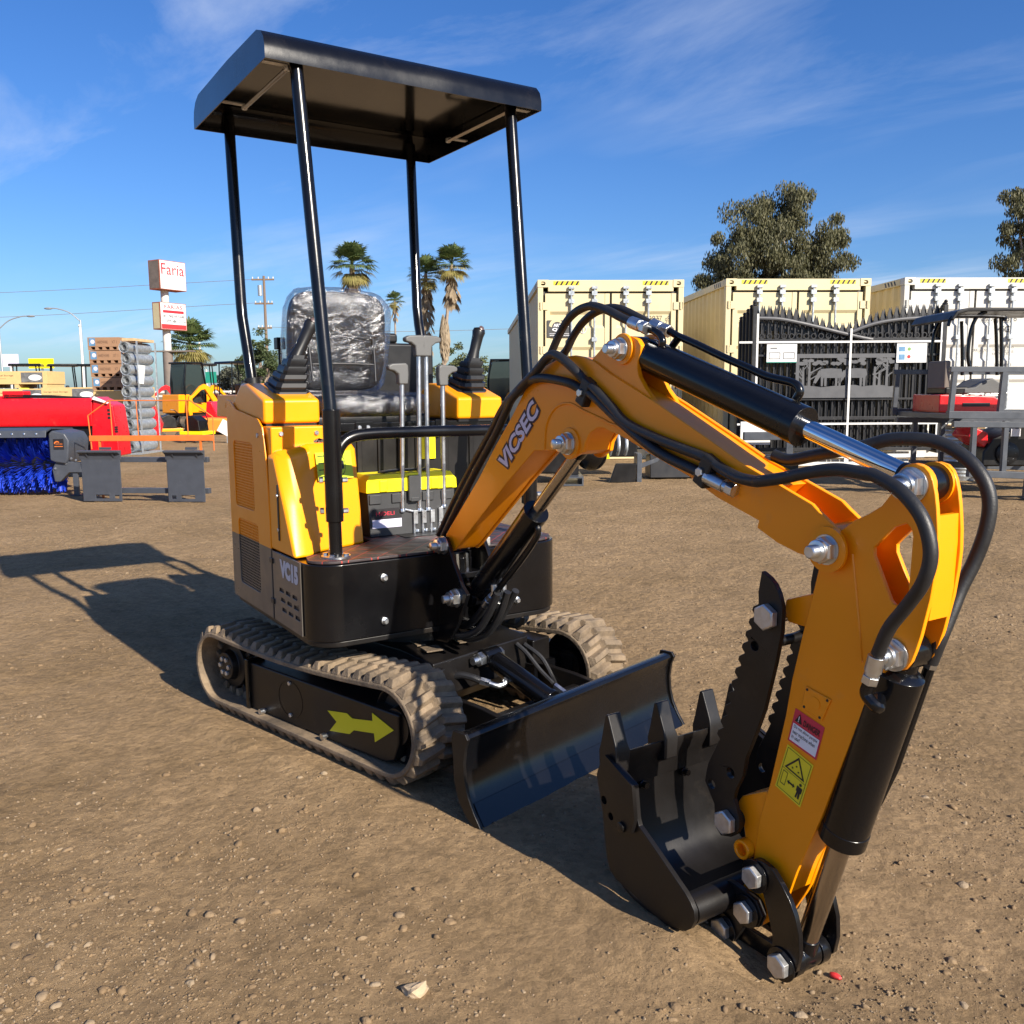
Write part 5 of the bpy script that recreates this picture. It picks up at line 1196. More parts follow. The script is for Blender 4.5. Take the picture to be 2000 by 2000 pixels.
for y in (-0.07, 0.06, 0.17):
    g = G(); g.nut((1.3225, y, 0.225), (1, 0, 0.08), 0.012, 0.012); g.cyl((1.33, y, .226), (1.345, y, .227), .007, n=10); S(g, 'tooth_bolt', 'black_paint', bu)
g = G(); g.cyl((1.588, BY0+0.012, 0.078), (1.588, BY1-0.012, 0.078), 0.031, n=24); S(g, 'cross_tube', 'black_dull', bu, smooth=60)
ear = [(1.540, 0.030), (1.560, -0.022), (1.585, -0.034), (1.612, -0.026), (1.640, 0.030), (1.680, 0.050), (1.690, 0.078), (1.672, 0.104), (1.640, 0.110), (1.600, 0.112), (1.565, 0.100)]
for sy in (-1, 1):
    y0, y1 = sorted((sy*0.062, sy*0.049)); g = G(); g.prism(ear, y0, y1); S(g, 'ear', 'black_dull', bu, bevel=0.0015)
g = G()
for p in (LINKPINS[2], LINKPINS[3]): g.cyl((p[0], -0.067, p[1]), (p[0], -0.061, p[1]), 0.034, n=24); g.cyl((p[0], -.049, p[1]), (p[0], -.038, p[1]), .032, n=20)
S(g, 'washer', 'black_paint', bu, bevel=0.001)
pin(bu, LINKPINS[2], -0.067, 0.024, 0.064, nm='hex_bolt', head=True); pin(bu, LINKPINS[3], -0.067, 0.024, 0.064, nm='hex_bolt', head=True)

# ------------------------------------------------------------------ tool box standing on the deck
def s2w(x, y, z=0): c_, s_ = math.cos(YS), math.sin(YS); return (x*c_-y*s_, x*s_+y*c_, z)
tb = thing('toolbox', 'black tool box with bright yellow lid on the excavator floor', 'tool box', s2w(-0.075, 0.0, 0.633), YS)
g = G(); g.prism([(-0.150, 0), (0.178, 0), (0.186, 0.155), (-0.158, 0.155)], -0.060, 0.052, 'x')
for y in (-0.13, -0.045, 0.075, 0.15): g.box((0.0535, y, 0.132), (0.010, 0.045, 0.034))
g.bb(0.050, 0.056, 0.065, 0.085, 0.0, 0.12); g.bb(0.050, 0.056, 0.130, 0.150, 0.0, 0.12)
g.build('body', 'toolbox_black', tb, bevel=0.006)
g = G(); g.prism([(-0.165, 0.155), (0.192, 0.155), (0.190, 0.190), (0.165, 0.218), (-0.150, 0.218), (-0.163, 0.195)], -0.066, 0.060, 'x')
for y in (-0.10, 0.10, 0.16): g.box((0.0615, y, 0.178), (0.006, 0.030, 0.040))
g.build('lid', 'toolbox_yellow', tb, bevel=0.007, segs=3)
g = G(); g.box((0.066, 0.016, 0.165), (0.012, 0.046, 0.090)); g.box((0.071, 0.016, 0.125), (0.006, 0.034, 0.016)); g.build('latch', 'toolbox_black', tb, bevel=0.004)
g = G(); g.tube(catmull([(0.0, -0.09, 0.219), (0.03, -0.07, 0.226), (0.035, 0.0, 0.228), (0.03, 0.07, 0.226), (0, 0.09, 0.219)], 4), 0.006, 8); g.build('handle', 'toolbox_black', tb)
g = G(); g.bb(0.0525, 0.0535, -0.142, -0.030, 0.030, 0.060); lb_ = g.build('label', 'lilac_print', tb, smooth=None)
g = G(); g.bb(0.0525, 0.0537, -0.142, -0.030, 0.0605, 0.098); g.build('label_band', 'black_print', tb, smooth=None)
g = G(); put_text(g, 'HIDELI', (0.0542, -0.128, 0.074), (0, 0.070, 0), (0, 0, 0.013)); g.build('label_lettering', 'sticker_red', tb, smooth=None)
g = G(); g.sphere((0, 0, 0), 0.010, 8, 6, (1.3, .7, .6)); P = s2w(1.80, 0.03); ob = g.build('scrap', 'scrap_red', loc=(P[0], P[1], gh(P[0], P[1])+0.005)); tag(ob, 'small red plastic scrap on the dirt beside the bucket link', 'scrap')
# ================================================================== the lot behind (local frame: x right, y away, from the camera's ground point)
RZ = math.atan2(Rh.y, Rh.x)
def P2(u, v, z=0.0): p = CAM+Rh*u+Fh*v; return (p.x, p.y, z)
def BG(name, label, cat, u, v, rot=0.0, group=None, z=0.0): return thing(name, label, cat, P2(u, v, z), RZ+rot, group)
rg = random.Random(21)

# ---------------------------------------------------------------- road, far verge
g = G(); g.add([P2(-400, 118, 0.03), P2(400, 118, 0.03), P2(400, 135, 0.03), P2(-400, 135, 0.03)], [(0, 1, 2, 3)]); tag(g.build('road', 'asphalt', smooth=None), kind='structure')
gr_ = thing('guard_rail', 'pale horizontal guard rail along the far road', 'guard rail', P2(-40, 112), RZ)
for z in (0.75, 1.25):
    g = G(); g.bb(-70, 40, 0, 0.06, z-0.11, z+0.11); g.build('rail', 'pole_white', gr_)
for i in range(24):
    g = G(); g.bb(-70+i*4.7, -69.85+i*4.7, 0.061, 0.2, 0, 1.4); g.build('rail_post', 'pole_white', gr_)

# ---------------------------------------------------------------- shipping containers
def container(u, v, col, label, hdr='cream', n=0):
    t = BG('shipping_container', label, 'container', u, v, rad(2.5), 'shipping containers along the back of the lot')
    W, Lc, H = 2.38, 12.19, 2.90
    # corrugated long sides
    for nm, x, sg in (('side_wall', 0.035, -1), ('side_wall', W-0.035, 1)):
        prof = []; y = 0.16; st = 0.278
        while y < Lc-0.2:
            prof += [(x, y), (x, y+0.072), (x-sg*0.036, y+0.14), (x-sg*0.036, y+0.212)]; y += st
        g = G(); vs = []; fs = []
        for i, (a, b) in enumerate(prof):
            vs += [(a, b, 0.16), (a, b, H-0.10)]
            if i: fs.append((2*i-2, 2*i, 2*i+1, 2*i-1))
        g.add(vs, fs); g.build(nm, col, t, smooth=None)
    g = G(); g.bb(0.02, W-0.02, 0.02, Lc-0.02, H-0.06, H-0.03); g.build('roof', col, t)
    g = G(); g.bb(0.05, W-0.05, Lc-0.1, Lc-0.05, 0.1, H-0.1); g.build('end_wall', col, t)
    for x in (0.0, W-0.09):
        g = G(); g.bb(x+.002, x+0.088, 0.006, 0.13, 0.12, H-0.12); g.build('corner_post', hdr, t, bevel=0.006)
    for x in (0.0, W-0.06):
        g = G(); g.bb(x, x+0.06, 0.17, Lc-0.17, H-0.11, H-0.003); g.build('top_rail', col, t); g = G(); g.bb(x, x+0.06, 0.17, Lc-0.17, 0.0, 0.16); g.build('bottom_rail', col, t)
    g = G(); g.bb(0.17, W-0.17, 0.010, 0.12, H-0.185, H-0.004); g.build('door_header', hdr, t, bevel=0.006)
    g = G(); g.bb(0.17, W-0.17, 0.010, 0.12, 0.002, 0.16); g.build('door_sill', hdr, t, bevel=0.006)
    for x in (0.0, W-0.178):
        for z in (0.0, H-0.118):
            for y in (0.0, Lc-0.16):
                g = G(); g.prism(rr_(x, x+0.178, z, z+0.118, 0.006), y, y+0.162, holes=[rr_(x+0.050, x+0.128, z+0.028, z+0.090, 0.028)]) if y == 0 else g.bb(x, x+.178, y, y+.162, z, z+.118)
                g.build('corner_casting', hdr, t, bevel=0.004, segs=1)
    g = G(); g.bb(0.09, W-0.09, 0.075, 0.085, 0.15, H-0.18); g.build('gasket', 'gasket', t)
    # doors
    for k in (0, 1):
        x0, x1 = (0.125, W/2-0.018) if k == 0 else (W/2+0.018, W-0.125)
        z0, z1 = 0.185, H-0.215
        prof = [(0.030, z0)]; z = z0+0.20
        for i in range(4):
            zc = z0+(z1-z0)*(i+0.62)/4.4+0.05
            prof += [(0.030, zc-0.16), (0.062, zc-0.11), (0.062, zc+0.06), (0.030, zc+0.11)]
        prof += [(0.030, z1), (0.066, z1), (0.066, z0)]
        g = G(); xx0, xx1 = x0, x1
        vs = [(xx0, y, z) for y, z in prof]+[(xx1, y, z) for y, z in prof]; n_ = len(prof)
        g.add(vs, [(i, (i+1) % n_, n_+(i+1) % n_, n_+i) for i in range(n_)]+[tuple(range(n_)), tuple(range(n_, 2*n_))])
        g.bb(x0, x0+0.075, 0.022, 0.066, z0, z1); g.bb(x1-0.075, x1, 0.022, 0.066, z0, z1)
        dr_ = g.build('door', hdr, t, smooth=None)
        for q in range(4):
            zc = z0+0.20+q*(z1-z0-0.40)/3; xh = x0-0.035 if k == 0 else x1+0.035
            g = G(); g.bb(xh-0.075, xh+0.075, 0.006, 0.021, zc-0.06, zc+0.06); g.cyl((xh-(.04 if k == 0 else -.04), 0.004, zc-.06), (xh-(.04 if k == 0 else -.04), 0.004, zc+.06), 0.016, n=8); g.build('hinge', hdr, dr_)
    for i, x in enumerate((0.545, 0.92, 1.43, 1.80) if True else ()):
        g = G(); g.cyl((x, -0.010, 0.10), (x, -0.010, H-0.13), 0.0175, n=10)
        r_ = g.build('lock_rod', 'galvanised', t)
        for z in (H-0.215, H-0.34, 1.95, 0.75, 0.26):
            g = G(); g.bb(x-0.045, x+0.045, -0.034, 0.018, z-0.035, z+0.035); g.build('rod_bracket', 'galvanised', r_, bevel=0.004, segs=1)
        g = G(); g.bb(x-0.05, x+0.05, -0.040, 0.008, H-0.150, H-0.105); g.build('cam_keeper', 'galvanised', r_, bevel=0.006, segs=1)
        g = G(); g.tube(catmull([(x+0.01, -0.03, 1.05), (x-0.12, -0.045, 1.03), (x-0.30, -0.05, 1.04)], 3), 0.014, 8); g.build('handle', 'galvanised', r_)
    # hazard stripes on the header
    for xa in (0.255, W-0.255-0.42):
        g = G(); quad(g, (xa, 0.0085, H-0.085), (0.42, 0, 0), (0, 0, 0.062)); hz_ = g.build('hazard_mark', 'hazard_yellow', t, smooth=None)
        g = G()
        for i in range(5):
            x = xa+0.02+i*0.083; poly3(g, (x, 0.0077, H-0.085), (1, 0, 0), (0, 0, 1), [(0, 0), (0.035, 0), (0.070, 0.062), (0.035, 0.062)])
        g.build('hazard_stripes', 'black_print', hz_, smooth=None)
    if n != 1:                                     # side hazard stripes near the front corner
        g = G()
        for i in range(4): poly3(g, (-0.0012, 0.30+i*0.11, H-0.095), (0, 1, 0), (0, 0, 1), [(0, 0), (0.05, 0), (0.10, 0.075), (0.05, 0.075)])
        g.build('hazard_stripes', 'black_print', t, smooth=None)
    return t
def label_text(t, rows, m='black_print', y=0.0205):
    for s_, x, z, w_, h_ in rows:
        g = G(); put_text(g, s_, (x, y, z), (w_, 0, 0), (0, 0, h_)); g.build('lettering', m, t, smooth=None)
c1 = container(0.437, 14.8, 'cream', 'cream container behind the boom with a dark logo board on its door')
label_text(c1, [('022877', 1.70, 2.235, 0.33, 0.095), ('9', 2.12, 2.235, 0.045, 0.095)])
g = G(); g.bb(0.155, 0.545, 0.005, 0.020, 1.99, 2.26); bd = g.build('logo_board', 'gasket', c1, smooth=None)
g = G(); put_text(g, 'ARTHER', (0.255, 0.003, 2.155), (0.25, 0, 0), (0, 0, 0.050), bold=.03); put_text(g, 'QIPIJ', (0.235, 0.003, 2.075), (0.21, 0, 0), (0, 0, 0.062), bold=.04); put_text(g, 'www.artherhome.com', (0.190, 0.003, 2.012), (0.32, 0, 0), (0, 0, 0.022), bold=.02)
quad(g, (0.19, 0.003, 2.047), (0.32, 0, 0), (0, 0, 0.005)); g.build('logo_lettering', 'white_print', bd, smooth=None)
g = G(); o_ = arc(0.30, 2.165, 0.115, 180, 35, 12); i_ = arc(0.315, 2.15, 0.085, 35, 180, 12); poly3(g, (0, 0.003, 0), (1, 0, 0), (0, 0, 1), o_+i_); g.build('logo_arch', 'cream', bd, smooth=None)
g = G(); o_ = [(0.74+0.055*math.cos(i*.393), 2.12+0.072*math.sin(i*.393)) for i in range(16)]; i_ = [(0.74+0.043*math.cos(i*.393), 2.12+0.059*math.sin(i*.393)) for i in range(16)]; ring(g, Vector((0, 0.019, 0)), Vector((1, 0, 0)), Vector((0, 0, 1)), o_, i_); quad(g, (0.735, 0.019, 2.07), (0.010, 0, 0), (0, 0, 0.10)); g.build('round_mark', 'grey_print', c1, smooth=None)
c2 = container(3.47, 14.8, 'cream_side', 'cream container standing directly behind the black gate bundle', n=2)
c3 = container(6.345, 14.8, 'cream_side', 'white-doored container at the right edge with serial lettering', hdr='container_white', n=3)
label_text(c3, [('CXGU', 1.30, 2.21, 0.20, 0.085), ('41828', 1.60, 2.20, 0.30, 0.10), ('45G3', 1.60, 2.03, 0.24, 0.10), ('MAX GROSS', 1.18, 1.72, 0.26, 0.045), ('30,000 KGS', 1.58, 1.76, 0.30, 0.045), ('66,140 LBS', 1.58, 1.69, 0.30, 0.045), ('TARE', 1.18, 1.44, 0.12, 0.045), ('3,840 KGS', 1.58, 1.48, 0.28, 0.045), ('8,470 LBS', 1.58, 1.41, 0.28, 0.045)])

# ---------------------------------------------------------------- bundle of gates
gt_ = BG('gate_bundle', 'strapped bundle of black ornamental driveway gates with spear tops', 'gates', 3.36, 13.3)
GW = 2.98
def leaf_top(x, layer=0):
    c = 1.42; 
    if x < 1.94: return 2.13-0.30*(max(0, (x-0.25))/1.69)**1.7*1.0
    return 1.86
def picket_layer(y, nm, seed, full):
    g = G(); gf = G(); x = 0.22+(0.045 if seed == 1 else 0); i = 0
    while x < GW-0.06:
        zt = 2.16-0.26*math.exp(-((x-1.50)/0.52)**2) if seed < 2 else 1.98-0.14*math.exp(-((x-1.40-seed*.05)/0.6)**2)
        g.bb(x-0.010, x+0.010, y-0.010, y+0.010, 0.22, zt)
        # spear finial: socket, leaf and cross bar
        gf.loft([[(x-.012, y-.012, zt), (x+.012, y-.012, zt), (x+.012, y+.012, zt), (x-.012, y+.012, zt)], [(x-.030, y-.009, zt+.07), (x+.030, y-.009, zt+.07), (x+.030, y+.009, zt+.07), (x-.030, y+.009, zt+.07)], [(x-.002, y-.002, zt+.19), (x+.002, y-.002, zt+.19), (x+.002, y+.002, zt+.19), (x-.002, y+.002, zt+.19)]])
        gf.box((x, y, zt+0.025), (0.085, 0.014, 0.016)); gf.box((x-.036, y, zt+.045), (.012, .012, .04)); gf.box((x+.036, y, zt+.045), (.012, .012, .04))
        x += 0.098 if full else (0.098 if seed == 1 else 0.066); i += 1
    a = g.build('pickets', 'gate_black', gt_, smooth=None); a['kind'] = 'stuff'
    b = gf.build('finials', 'gate_black', gt_, smooth=None); b['kind'] = 'stuff'
for i in range(8): picket_layer(0.10+i*0.050, 'layer', i, i == 0)
for i in range(5):
    y = 0.02+i*0.075
    for x in (0.19-(0.03*i), GW-0.02+0.012*i):
        g = G(); g.bb(x-0.03, x+0.03, y-0.03, y+0.03, 0.18, 2.33-0.05*i if x < 1 else 2.33-.03*i); g.build('gate_post', 'gate_black', gt_, bevel=0.004)
        g = G(); g.lathe([(0.025, 0), (0.034, 0.015), (0.02, 0.03), (0.030, 0.05), (0.012, 0.075)], (x, y, (2.33-0.05*i if x < 1 else 2.33-.03*i)), (0, 0, 1), 10); g.build('post_cap', 'gate_black', gt_)
# curved rails of the two leaves
cur = [(0.22, 2.16), (0.55, 2.145), (0.85, 2.09), (1.15, 2.02), (1.45, 1.945), (1.75, 1.875), (1.93, 1.84)]
g = G(); g.tube(catmull([(x, 0.045, z) for x, z in cur], 5), 0.026, 8); g.build('curved_rail', 'gate_panel', gt_)
cur = [(1.62, 1.95), (1.85, 2.04), (2.10, 2.10), (2.40, 2.135), (2.70, 2.15), (2.93, 2.155)]
g = G(); g.tube(catmull([(x, 0.055, z) for x, z in cur], 5), 0.026, 8); g.build('curved_rail', 'gate_panel', gt_)
for x0, x1, z, h in ((1.93, 2.96, 1.845, 0.045), (0.22, 1.30, 1.84, 0.035), (0.22, 2.96, 1.62, 0.03), (0.22, 2.96, 0.98, 0.03), (0.22, 2.96, 0.70, 0.05), (0.22, 2.96, 0.24, 0.05)):
    g = G(); g.bb(x0, x1, 0.052, 0.080, z-h/2, z+h/2); g.build('rail', 'gate_black', gt_, bevel=0.003)
# scroll row between rails: small rings
g = G()
for i in range(24):
    x = 0.32+i*0.108; g.lathe([(0.030, -.006), (0.042, -.006), (0.042, .006), (0.030, .006)], (x, 0.072, 1.905 if x > 1.9 else 1.90), (0, 1, 0), 10, close=True)
a = g.build('scroll_rings', 'gate_black', gt_, smooth=None); a['kind'] = 'stuff'
# cut-out scenery panel: frame plus flat cut silhouettes (trees and grazing animals)
g = G(); g.prism([(0.82, 1.00), (2.32, 1.00), (2.32, 1.64), (0.82, 1.64)], 0.030, 0.036, holes=[[(0.87, 1.12), (2.27, 1.12), (2.27, 1.58), (0.87, 1.58)]]); g.build('scene_frame', 'gate_panel', gt_)
def blob(cx, cz, rx, rz_, n=12, j=0.25): return [(cx+rx*math.cos(2*math.pi*i/n)*(1+rg.uniform(-j, j)), cz+rz_*math.sin(2*math.pi*i/n)*(1+rg.uniform(-j, j))) for i in range(n)]
sil = []
sil.append([(0.87, 1.12), (2.27, 1.12), (2.27, 1.17)]+[(2.2-0.1*i, 1.175+rg.uniform(-.02, .02)) for i in range(13)]+[(0.87, 1.18)])
for bx in (1.34, 1.70):                                   # two four-legged animals
    sil.append([(bx-0.16, 1.33), (bx-0.15, 1.42), (bx, 1.43), (bx+0.15, 1.42), (bx+0.17, 1.34), (bx+0.14, 1.29), (bx-0.12, 1.29)])
    for lx in (-0.13, -0.08, 0.08, 0.13): sil.append([(bx+lx-0.014, 1.17), (bx+lx+0.014, 1.17), (bx+lx+0.020, 1.31), (bx+lx-0.020, 1.31)])
    sil.append([(bx-0.14, 1.40), (bx-0.18, 1.40), (bx-0.23, 1.30), (bx-0.26, 1.22), (bx-0.22, 1.21), (bx-0.17, 1.29), (bx-0.13, 1.33)])
for tx, h_ in ((1.02, 0.40), (2.16, 0.40), (1.98, 0.30), (0.93, 0.30), (2.05, 0.24)):
    sil.append([(tx-0.022, 1.15), (tx+0.022, 1.15), (tx+0.012, 1.15+h_), (tx-0.012, 1.15+h_)])
    for b_ in range(5):
        a_ = rg.uniform(0.4, 2.7); l_ = rg.uniform(0.10, 0.20); z_ = 1.25+h_*0.6*b_/5
        sil.append([(tx, z_), (tx+l_*math.cos(a_), min(1.58, z_+l_*math.sin(a_))), (tx+l_*math.cos(a_)*0.9+0.01, min(1.58, z_+l_*math.sin(a_)*0.9+0.02)), (tx, z_+0.022)])
for i in range(26): sil.append(blob(rg.uniform(0.9, 2.24), rg.choice((1.54, 1.56, 1.50, 1.52)), 0.05, 0.028, 9))
g = G()
for i, s_ in enumerate(sil): g.prism(s_, 0.031+0.0002*(i % 7), 0.0355)
a = g.build('scene_cutout', 'gate_panel', gt_, smooth=None); a['kind'] = 'stuff'
for x0, z0, nm in ((0.38, 1.515, 0), (2.28, 1.505, 1)):
    g = G(); g.bb(x0, x0+0.44, 0.012, 0.018, z0, z0+0.295); sh_ = g.build('paper_sheet', 'strap_white', gt_, smooth=None)
    g = G()
    if nm == 0:
        for q in ((0.03, 0.05, 0.17, 0.10), (0.24, 0.05, 0.17, 0.10)):
            ring(g, Vector((x0, 0.0112, z0)), Vector((1, 0, 0)), Vector((0, 0, 1)), [(q[0], q[1]), (q[0]+q[2], q[1]), (q[0]+q[2], q[1]+q[3]), (q[0], q[1]+q[3])], [(q[0]+.012, q[1]+.012), (q[0]+q[2]-.012, q[1]+.012), (q[0]+q[2]-.012, q[1]+q[3]-.012), (q[0]+.012, q[1]+q[3]-.012)])
        quad(g, (x0+.05, .0112, z0+.20), (0.10, 0, 0), (0, 0, .018)); g.build('sheet_print', 'photo_dark', sh_, smooth=None)
        g = G(); quad(g, (x0, .0114, z0+.278), (0.14, 0, 0), (0, 0, .017)); g.build('sheet_print', 'red_print', sh_, smooth=None)
        g = G(); quad(g, (x0+.14, .0114, z0+.278), (0.30, 0, 0), (0, 0, .017)); quad(g, (x0, .0114, z0), (0.44, 0, 0), (0, 0, .012)); g.build('sheet_print', 'street_green', sh_, smooth=None)
    else:
        quad(g, (x0+.03, .0112, z0+.16), (0.09, 0, 0), (0, 0, .07)); quad(g, (x0+.03, .0112, z0+.04), (0.09, 0, 0), (0, 0, .08)); g.build('sheet_print', 'photo_blue', sh_, smooth=None)
        g = G(); poly3(g, (x0+.18, .0112, z0+.195), (1, 0, 0), (0, 0, 1), circ((0, 0), .026, 14)); g.build('tick_mark', 'shrub_green', sh_, smooth=None)
        g = G(); poly3(g, (x0+.18, .0112, z0+.085), (1, 0, 0), (0, 0, 1), circ((0, 0), .026, 14)); g.build('cross_mark', 'scrap_red', sh_, smooth=None)
        g = G()
        for i in range(3): quad(g, (x0+.235, .0112, z0+.12+.03*i), (0.17, 0, 0), (0, 0, .008))
        g.build('sheet_print', 'grey_print', sh_, smooth=None)
g = G(); g.bb(0.02, 0.46, -0.02, -0.014, 0.32, 0.66); g.build('paper_sheet', 'strap_white', gt_, smooth=None)
for x, z0, z1 in ((0.235, 0.20, 2.22), (1.60, 0.30, 2.00), (2.92, 0.30, 2.24)):
    g = G(); g.bb(x-0.015, x+0.015, -0.004, 0.002, z0, z1); g.build('strap', 'strap_white', gt_, smooth=None)
for z in (1.81, 0.62):
    g = G(); g.bb(-0.03, 3.06, -0.008, -0.003, z-0.014, z+0.014); g.build('strap', 'strap_white', gt_, smooth=None)
for z, y in ((0.145, -0.02), (0.03, -0.02), (0.145, 0.5), (0.03, 0.5)):
    g = G(); g.bb(0.20, 2.75, y, y+0.06, z-0.025, z+0.025); g.build('base_tube', 'strap_white', gt_)
for x in (0.3, 1.6, 2.6):
    g = G(); g.bb(x-0.03, x+0.03, -0.018, 0.035, 0.055, 0.12); g.build('base_leg', 'strap_white', gt_)
g = G(); g.bb(0.0, 1.05, -0.30, -0.22, 0.40, 0.52); g.bb(0.62, 0.72, -0.29, -0.24, 0.0, 0.40); g.build('lift_bar', 'rack_steel', gt_, bevel=0.01)

# ---------------------------------------------------------------- steel crate with a red compact machine in it
cr_ = BG('steel_crate', 'grey steel shipping crate frame standing on legs at right edge', 'crate', 4.45, 9.15)
def bar(t, a, b, w=0.05, m='rack_steel', nm='frame_bar'):
    g = G(); a, b = Vector(a), Vector(b); d = (b-a); L = d.length
    q = d.to_track_quat('Z', 'Y').to_matrix(); g.box((a+b)/2, (w, w, L), q); return g.build(nm, m, t, bevel=0.004, segs=1)
for y in (0.0, 1.35):
    for x in (0.0, 0.50, 1.25, 2.2): bar(cr_, (x, y, 0.86), (x+0.02, y, 1.30))
    bar(cr_, (-0.03, y, 1.32), (2.25, y, 1.30), 0.055); bar(cr_, (-0.03, y, 0.865), (2.25, y, 0.83), 0.075)
for x in (0.05, 0.80, 2.15): bar(cr_, (x, 0.04, 0.845), (x, 1.31, 0.845), 0.05)
for y in (-0.02, 1.32):
    for x in (0.24, 0.56, 0.86): bar(cr_, (x, y, 0.28), (x, y, 0.80), 0.05)
    bar(cr_, (0.02, y, 0.77), (2.2, y, 0.74), 0.06); bar(cr_, (0.20, y, 0.27), (2.2, y, 0.18), 0.07)
bar(cr_, (0.83, -0.05, 0.0), (0.84, -0.05, 0.21), 0.10); bar(cr_, (0.90, -0.05, 0.03), (1.15, -0.05, 0.20), 0.06); bar(cr_, (2.1, 1.3, 0.0), (2.1, 1.3, 0.2), 0.1); bar(cr_, (0.25, 1.3, 0.0), (0.25, 1.3, 0.26), 0.08)
bar(cr_, (0.855, -0.062, 0.27), (0.875, -0.062, 0.72), 0.05, 'strap_white', 'corner_guard')
lm = BG('compact_loader', 'red ride-on compact machine with black roll bars inside the crate', 'loader', 4.55, 9.55, z=0.875)
g = G(); g.prism([(0.02, 0.0), (0.66, 0.0), (0.66, 0.13), (0.60, 0.17), (0.02, 0.19)], 0.10, 0.75); g.build('body', 'red_paint', lm, bevel=0.015)
g = G(); g.bb(0.27, 0.56, 0.094, 0.10, 0.06, 0.10); g.build('body_stripe', 'black_print', lm)
g = G(); g.prism([(0.30, 0.20), (0.68, 0.20), (0.68, 0.31), (0.60, 0.36), (0.50, 0.33), (0.42, 0.27), (0.30, 0.25)], 0.14, 0.60); g.build('engine_cover', 'grip_plastic', lm, bevel=0.012)
g = G(); g.bb(0.10, 0.36, 0.15, 0.60, 0.19, 0.27); g.build('seat', 'black_dull', lm, bevel=0.02)
g = G(); g.box((0.12, 0.36, 0.40), (0.07, 0.40, 0.30)); g.build('seat_back', 'pole_dark', lm, bevel=0.02)
for y in (0.02, 0.85):
    for pts in ([(0.30, y, 0.40), (0.255, y, 0.60), (0.27, y, 0.85), (0.33, y, 1.00), (0.42, y, 1.045)], [(0.62, y, 0.40), (0.60, y, 0.72), (0.575, y, 1.01)], [(1.02, y, 0.40), (0.98, y, 0.85), (0.955, y, 1.04)]):
        S_ = G().tube(catmull(pts, 4), 0.019, 10); S_.build('roll_bar', 'black_paint', lm, smooth=60)
g = G(); g.prism([(0.05, 0.95), (0.10, 1.02), (0.20, 1.045), (1.30, 1.045), (1.30, 1.075), (0.22, 1.085), (0.08, 1.05), (0.03, 0.97)], -0.05, 0.92); g.build('roof', 'black_dull', lm, bevel=0.008)
g = G(); g.tube(catmull([(0.02, 0.0, 0.90), (0.05, 0, 0.985), (0.15, 0, 1.0), (0.58, 0, 0.99), (0.60, 0, .95)], 4), 0.018, 8); g.build('roof_bar', 'black_paint', lm)
for sx_ in (0.05, 0.45):
    g = G(); g.lathe([(0.08, 0), (0.14, .01), (0.14, .11), (.08, .12)], (sx_+0.05, 0.12, -0.0+0.14), (0, 1, 0), 20)
bx_ = BG('generator', 'black engine unit with round cover under the steel crate', 'generator', 5.02, 9.55)
g = G(); g.prism([(0.0, 0.30), (0.75, 0.30), (0.75, 0.74), (0.42, 0.74), (0.10, 0.60), (0.0, 0.45)], 0.0, 0.55); g.build('housing', 'black_dull', bx_, bevel=0.02)
g = G(); g.lathe([(0.12, 0), (0.12, 0.02), (0.09, 0.035), (0.03, 0.04)], (0.25, 0.0, 0.44), (0, -1, 0), 24); g.build('round_cover', 'black_plastic', bx_)
g = G()
for i in range(8): a_ = i*math.pi/4; g.cyl((0.25+0.07*math.cos(a_), -0.03, 0.44+0.07*math.sin(a_)), (0.25+0.07*math.cos(a_), -0.036, 0.44+0.07*math.sin(a_)), 0.010, n=8)
a = g.build('cover_studs', 'galvanised', bx_); a['kind'] = 'stuff'
g = G(); g.prism([(-0.16, 0.62), (0.02, 0.50), (0.06, 0.56), (0.05, 0.66), (-0.10, 0.72)], 0.02, 0.40); g.build('red_cowl', 'red_paint', bx_, bevel=0.015)
g = G(); g.bb(0.28, 0.38, -0.006, -0.001, 0.62, 0.70); g.build('sticker', 'white_print', bx_, smooth=None)
tc_ = BG('trash_can', 'ribbed galvanised steel drum in front of the gates', 'drum', 5.62, 11.2)
g = G(); pr = [(0.0, 0.0), (0.20, 0.0)]
for i in range(12): pr += [(0.205+0.004*i*.5, 0.04+i*0.045), (0.212+0.002*i, 0.055+i*0.045), (0.205+0.002*i, 0.07+i*0.045)]
pr += [(0.235, 0.60), (0.245, 0.61), (0.235, 0.62), (0.22, 0.61), (0.20, 0.58)]
g.lathe(pr, (0, 0, 0.0), (0, 0, 1), 32); g.build('drum', 'galvanised', tc_, smooth=40)
g = G()
for i in range(9): a_ = rg.uniform(0, 6.28); g.box((0.09*math.cos(a_), 0.09*math.sin(a_), 0.60+0.01*i), (rg.uniform(.2, .45), .06, .025), Matrix.Rotation(rg.uniform(-.3, .3), 3, 'X') @ Matrix.Rotation(a_, 3, 'Z'))
a = g.build('scrap_wood', 'wood', tc_); a['kind'] = 'stuff'

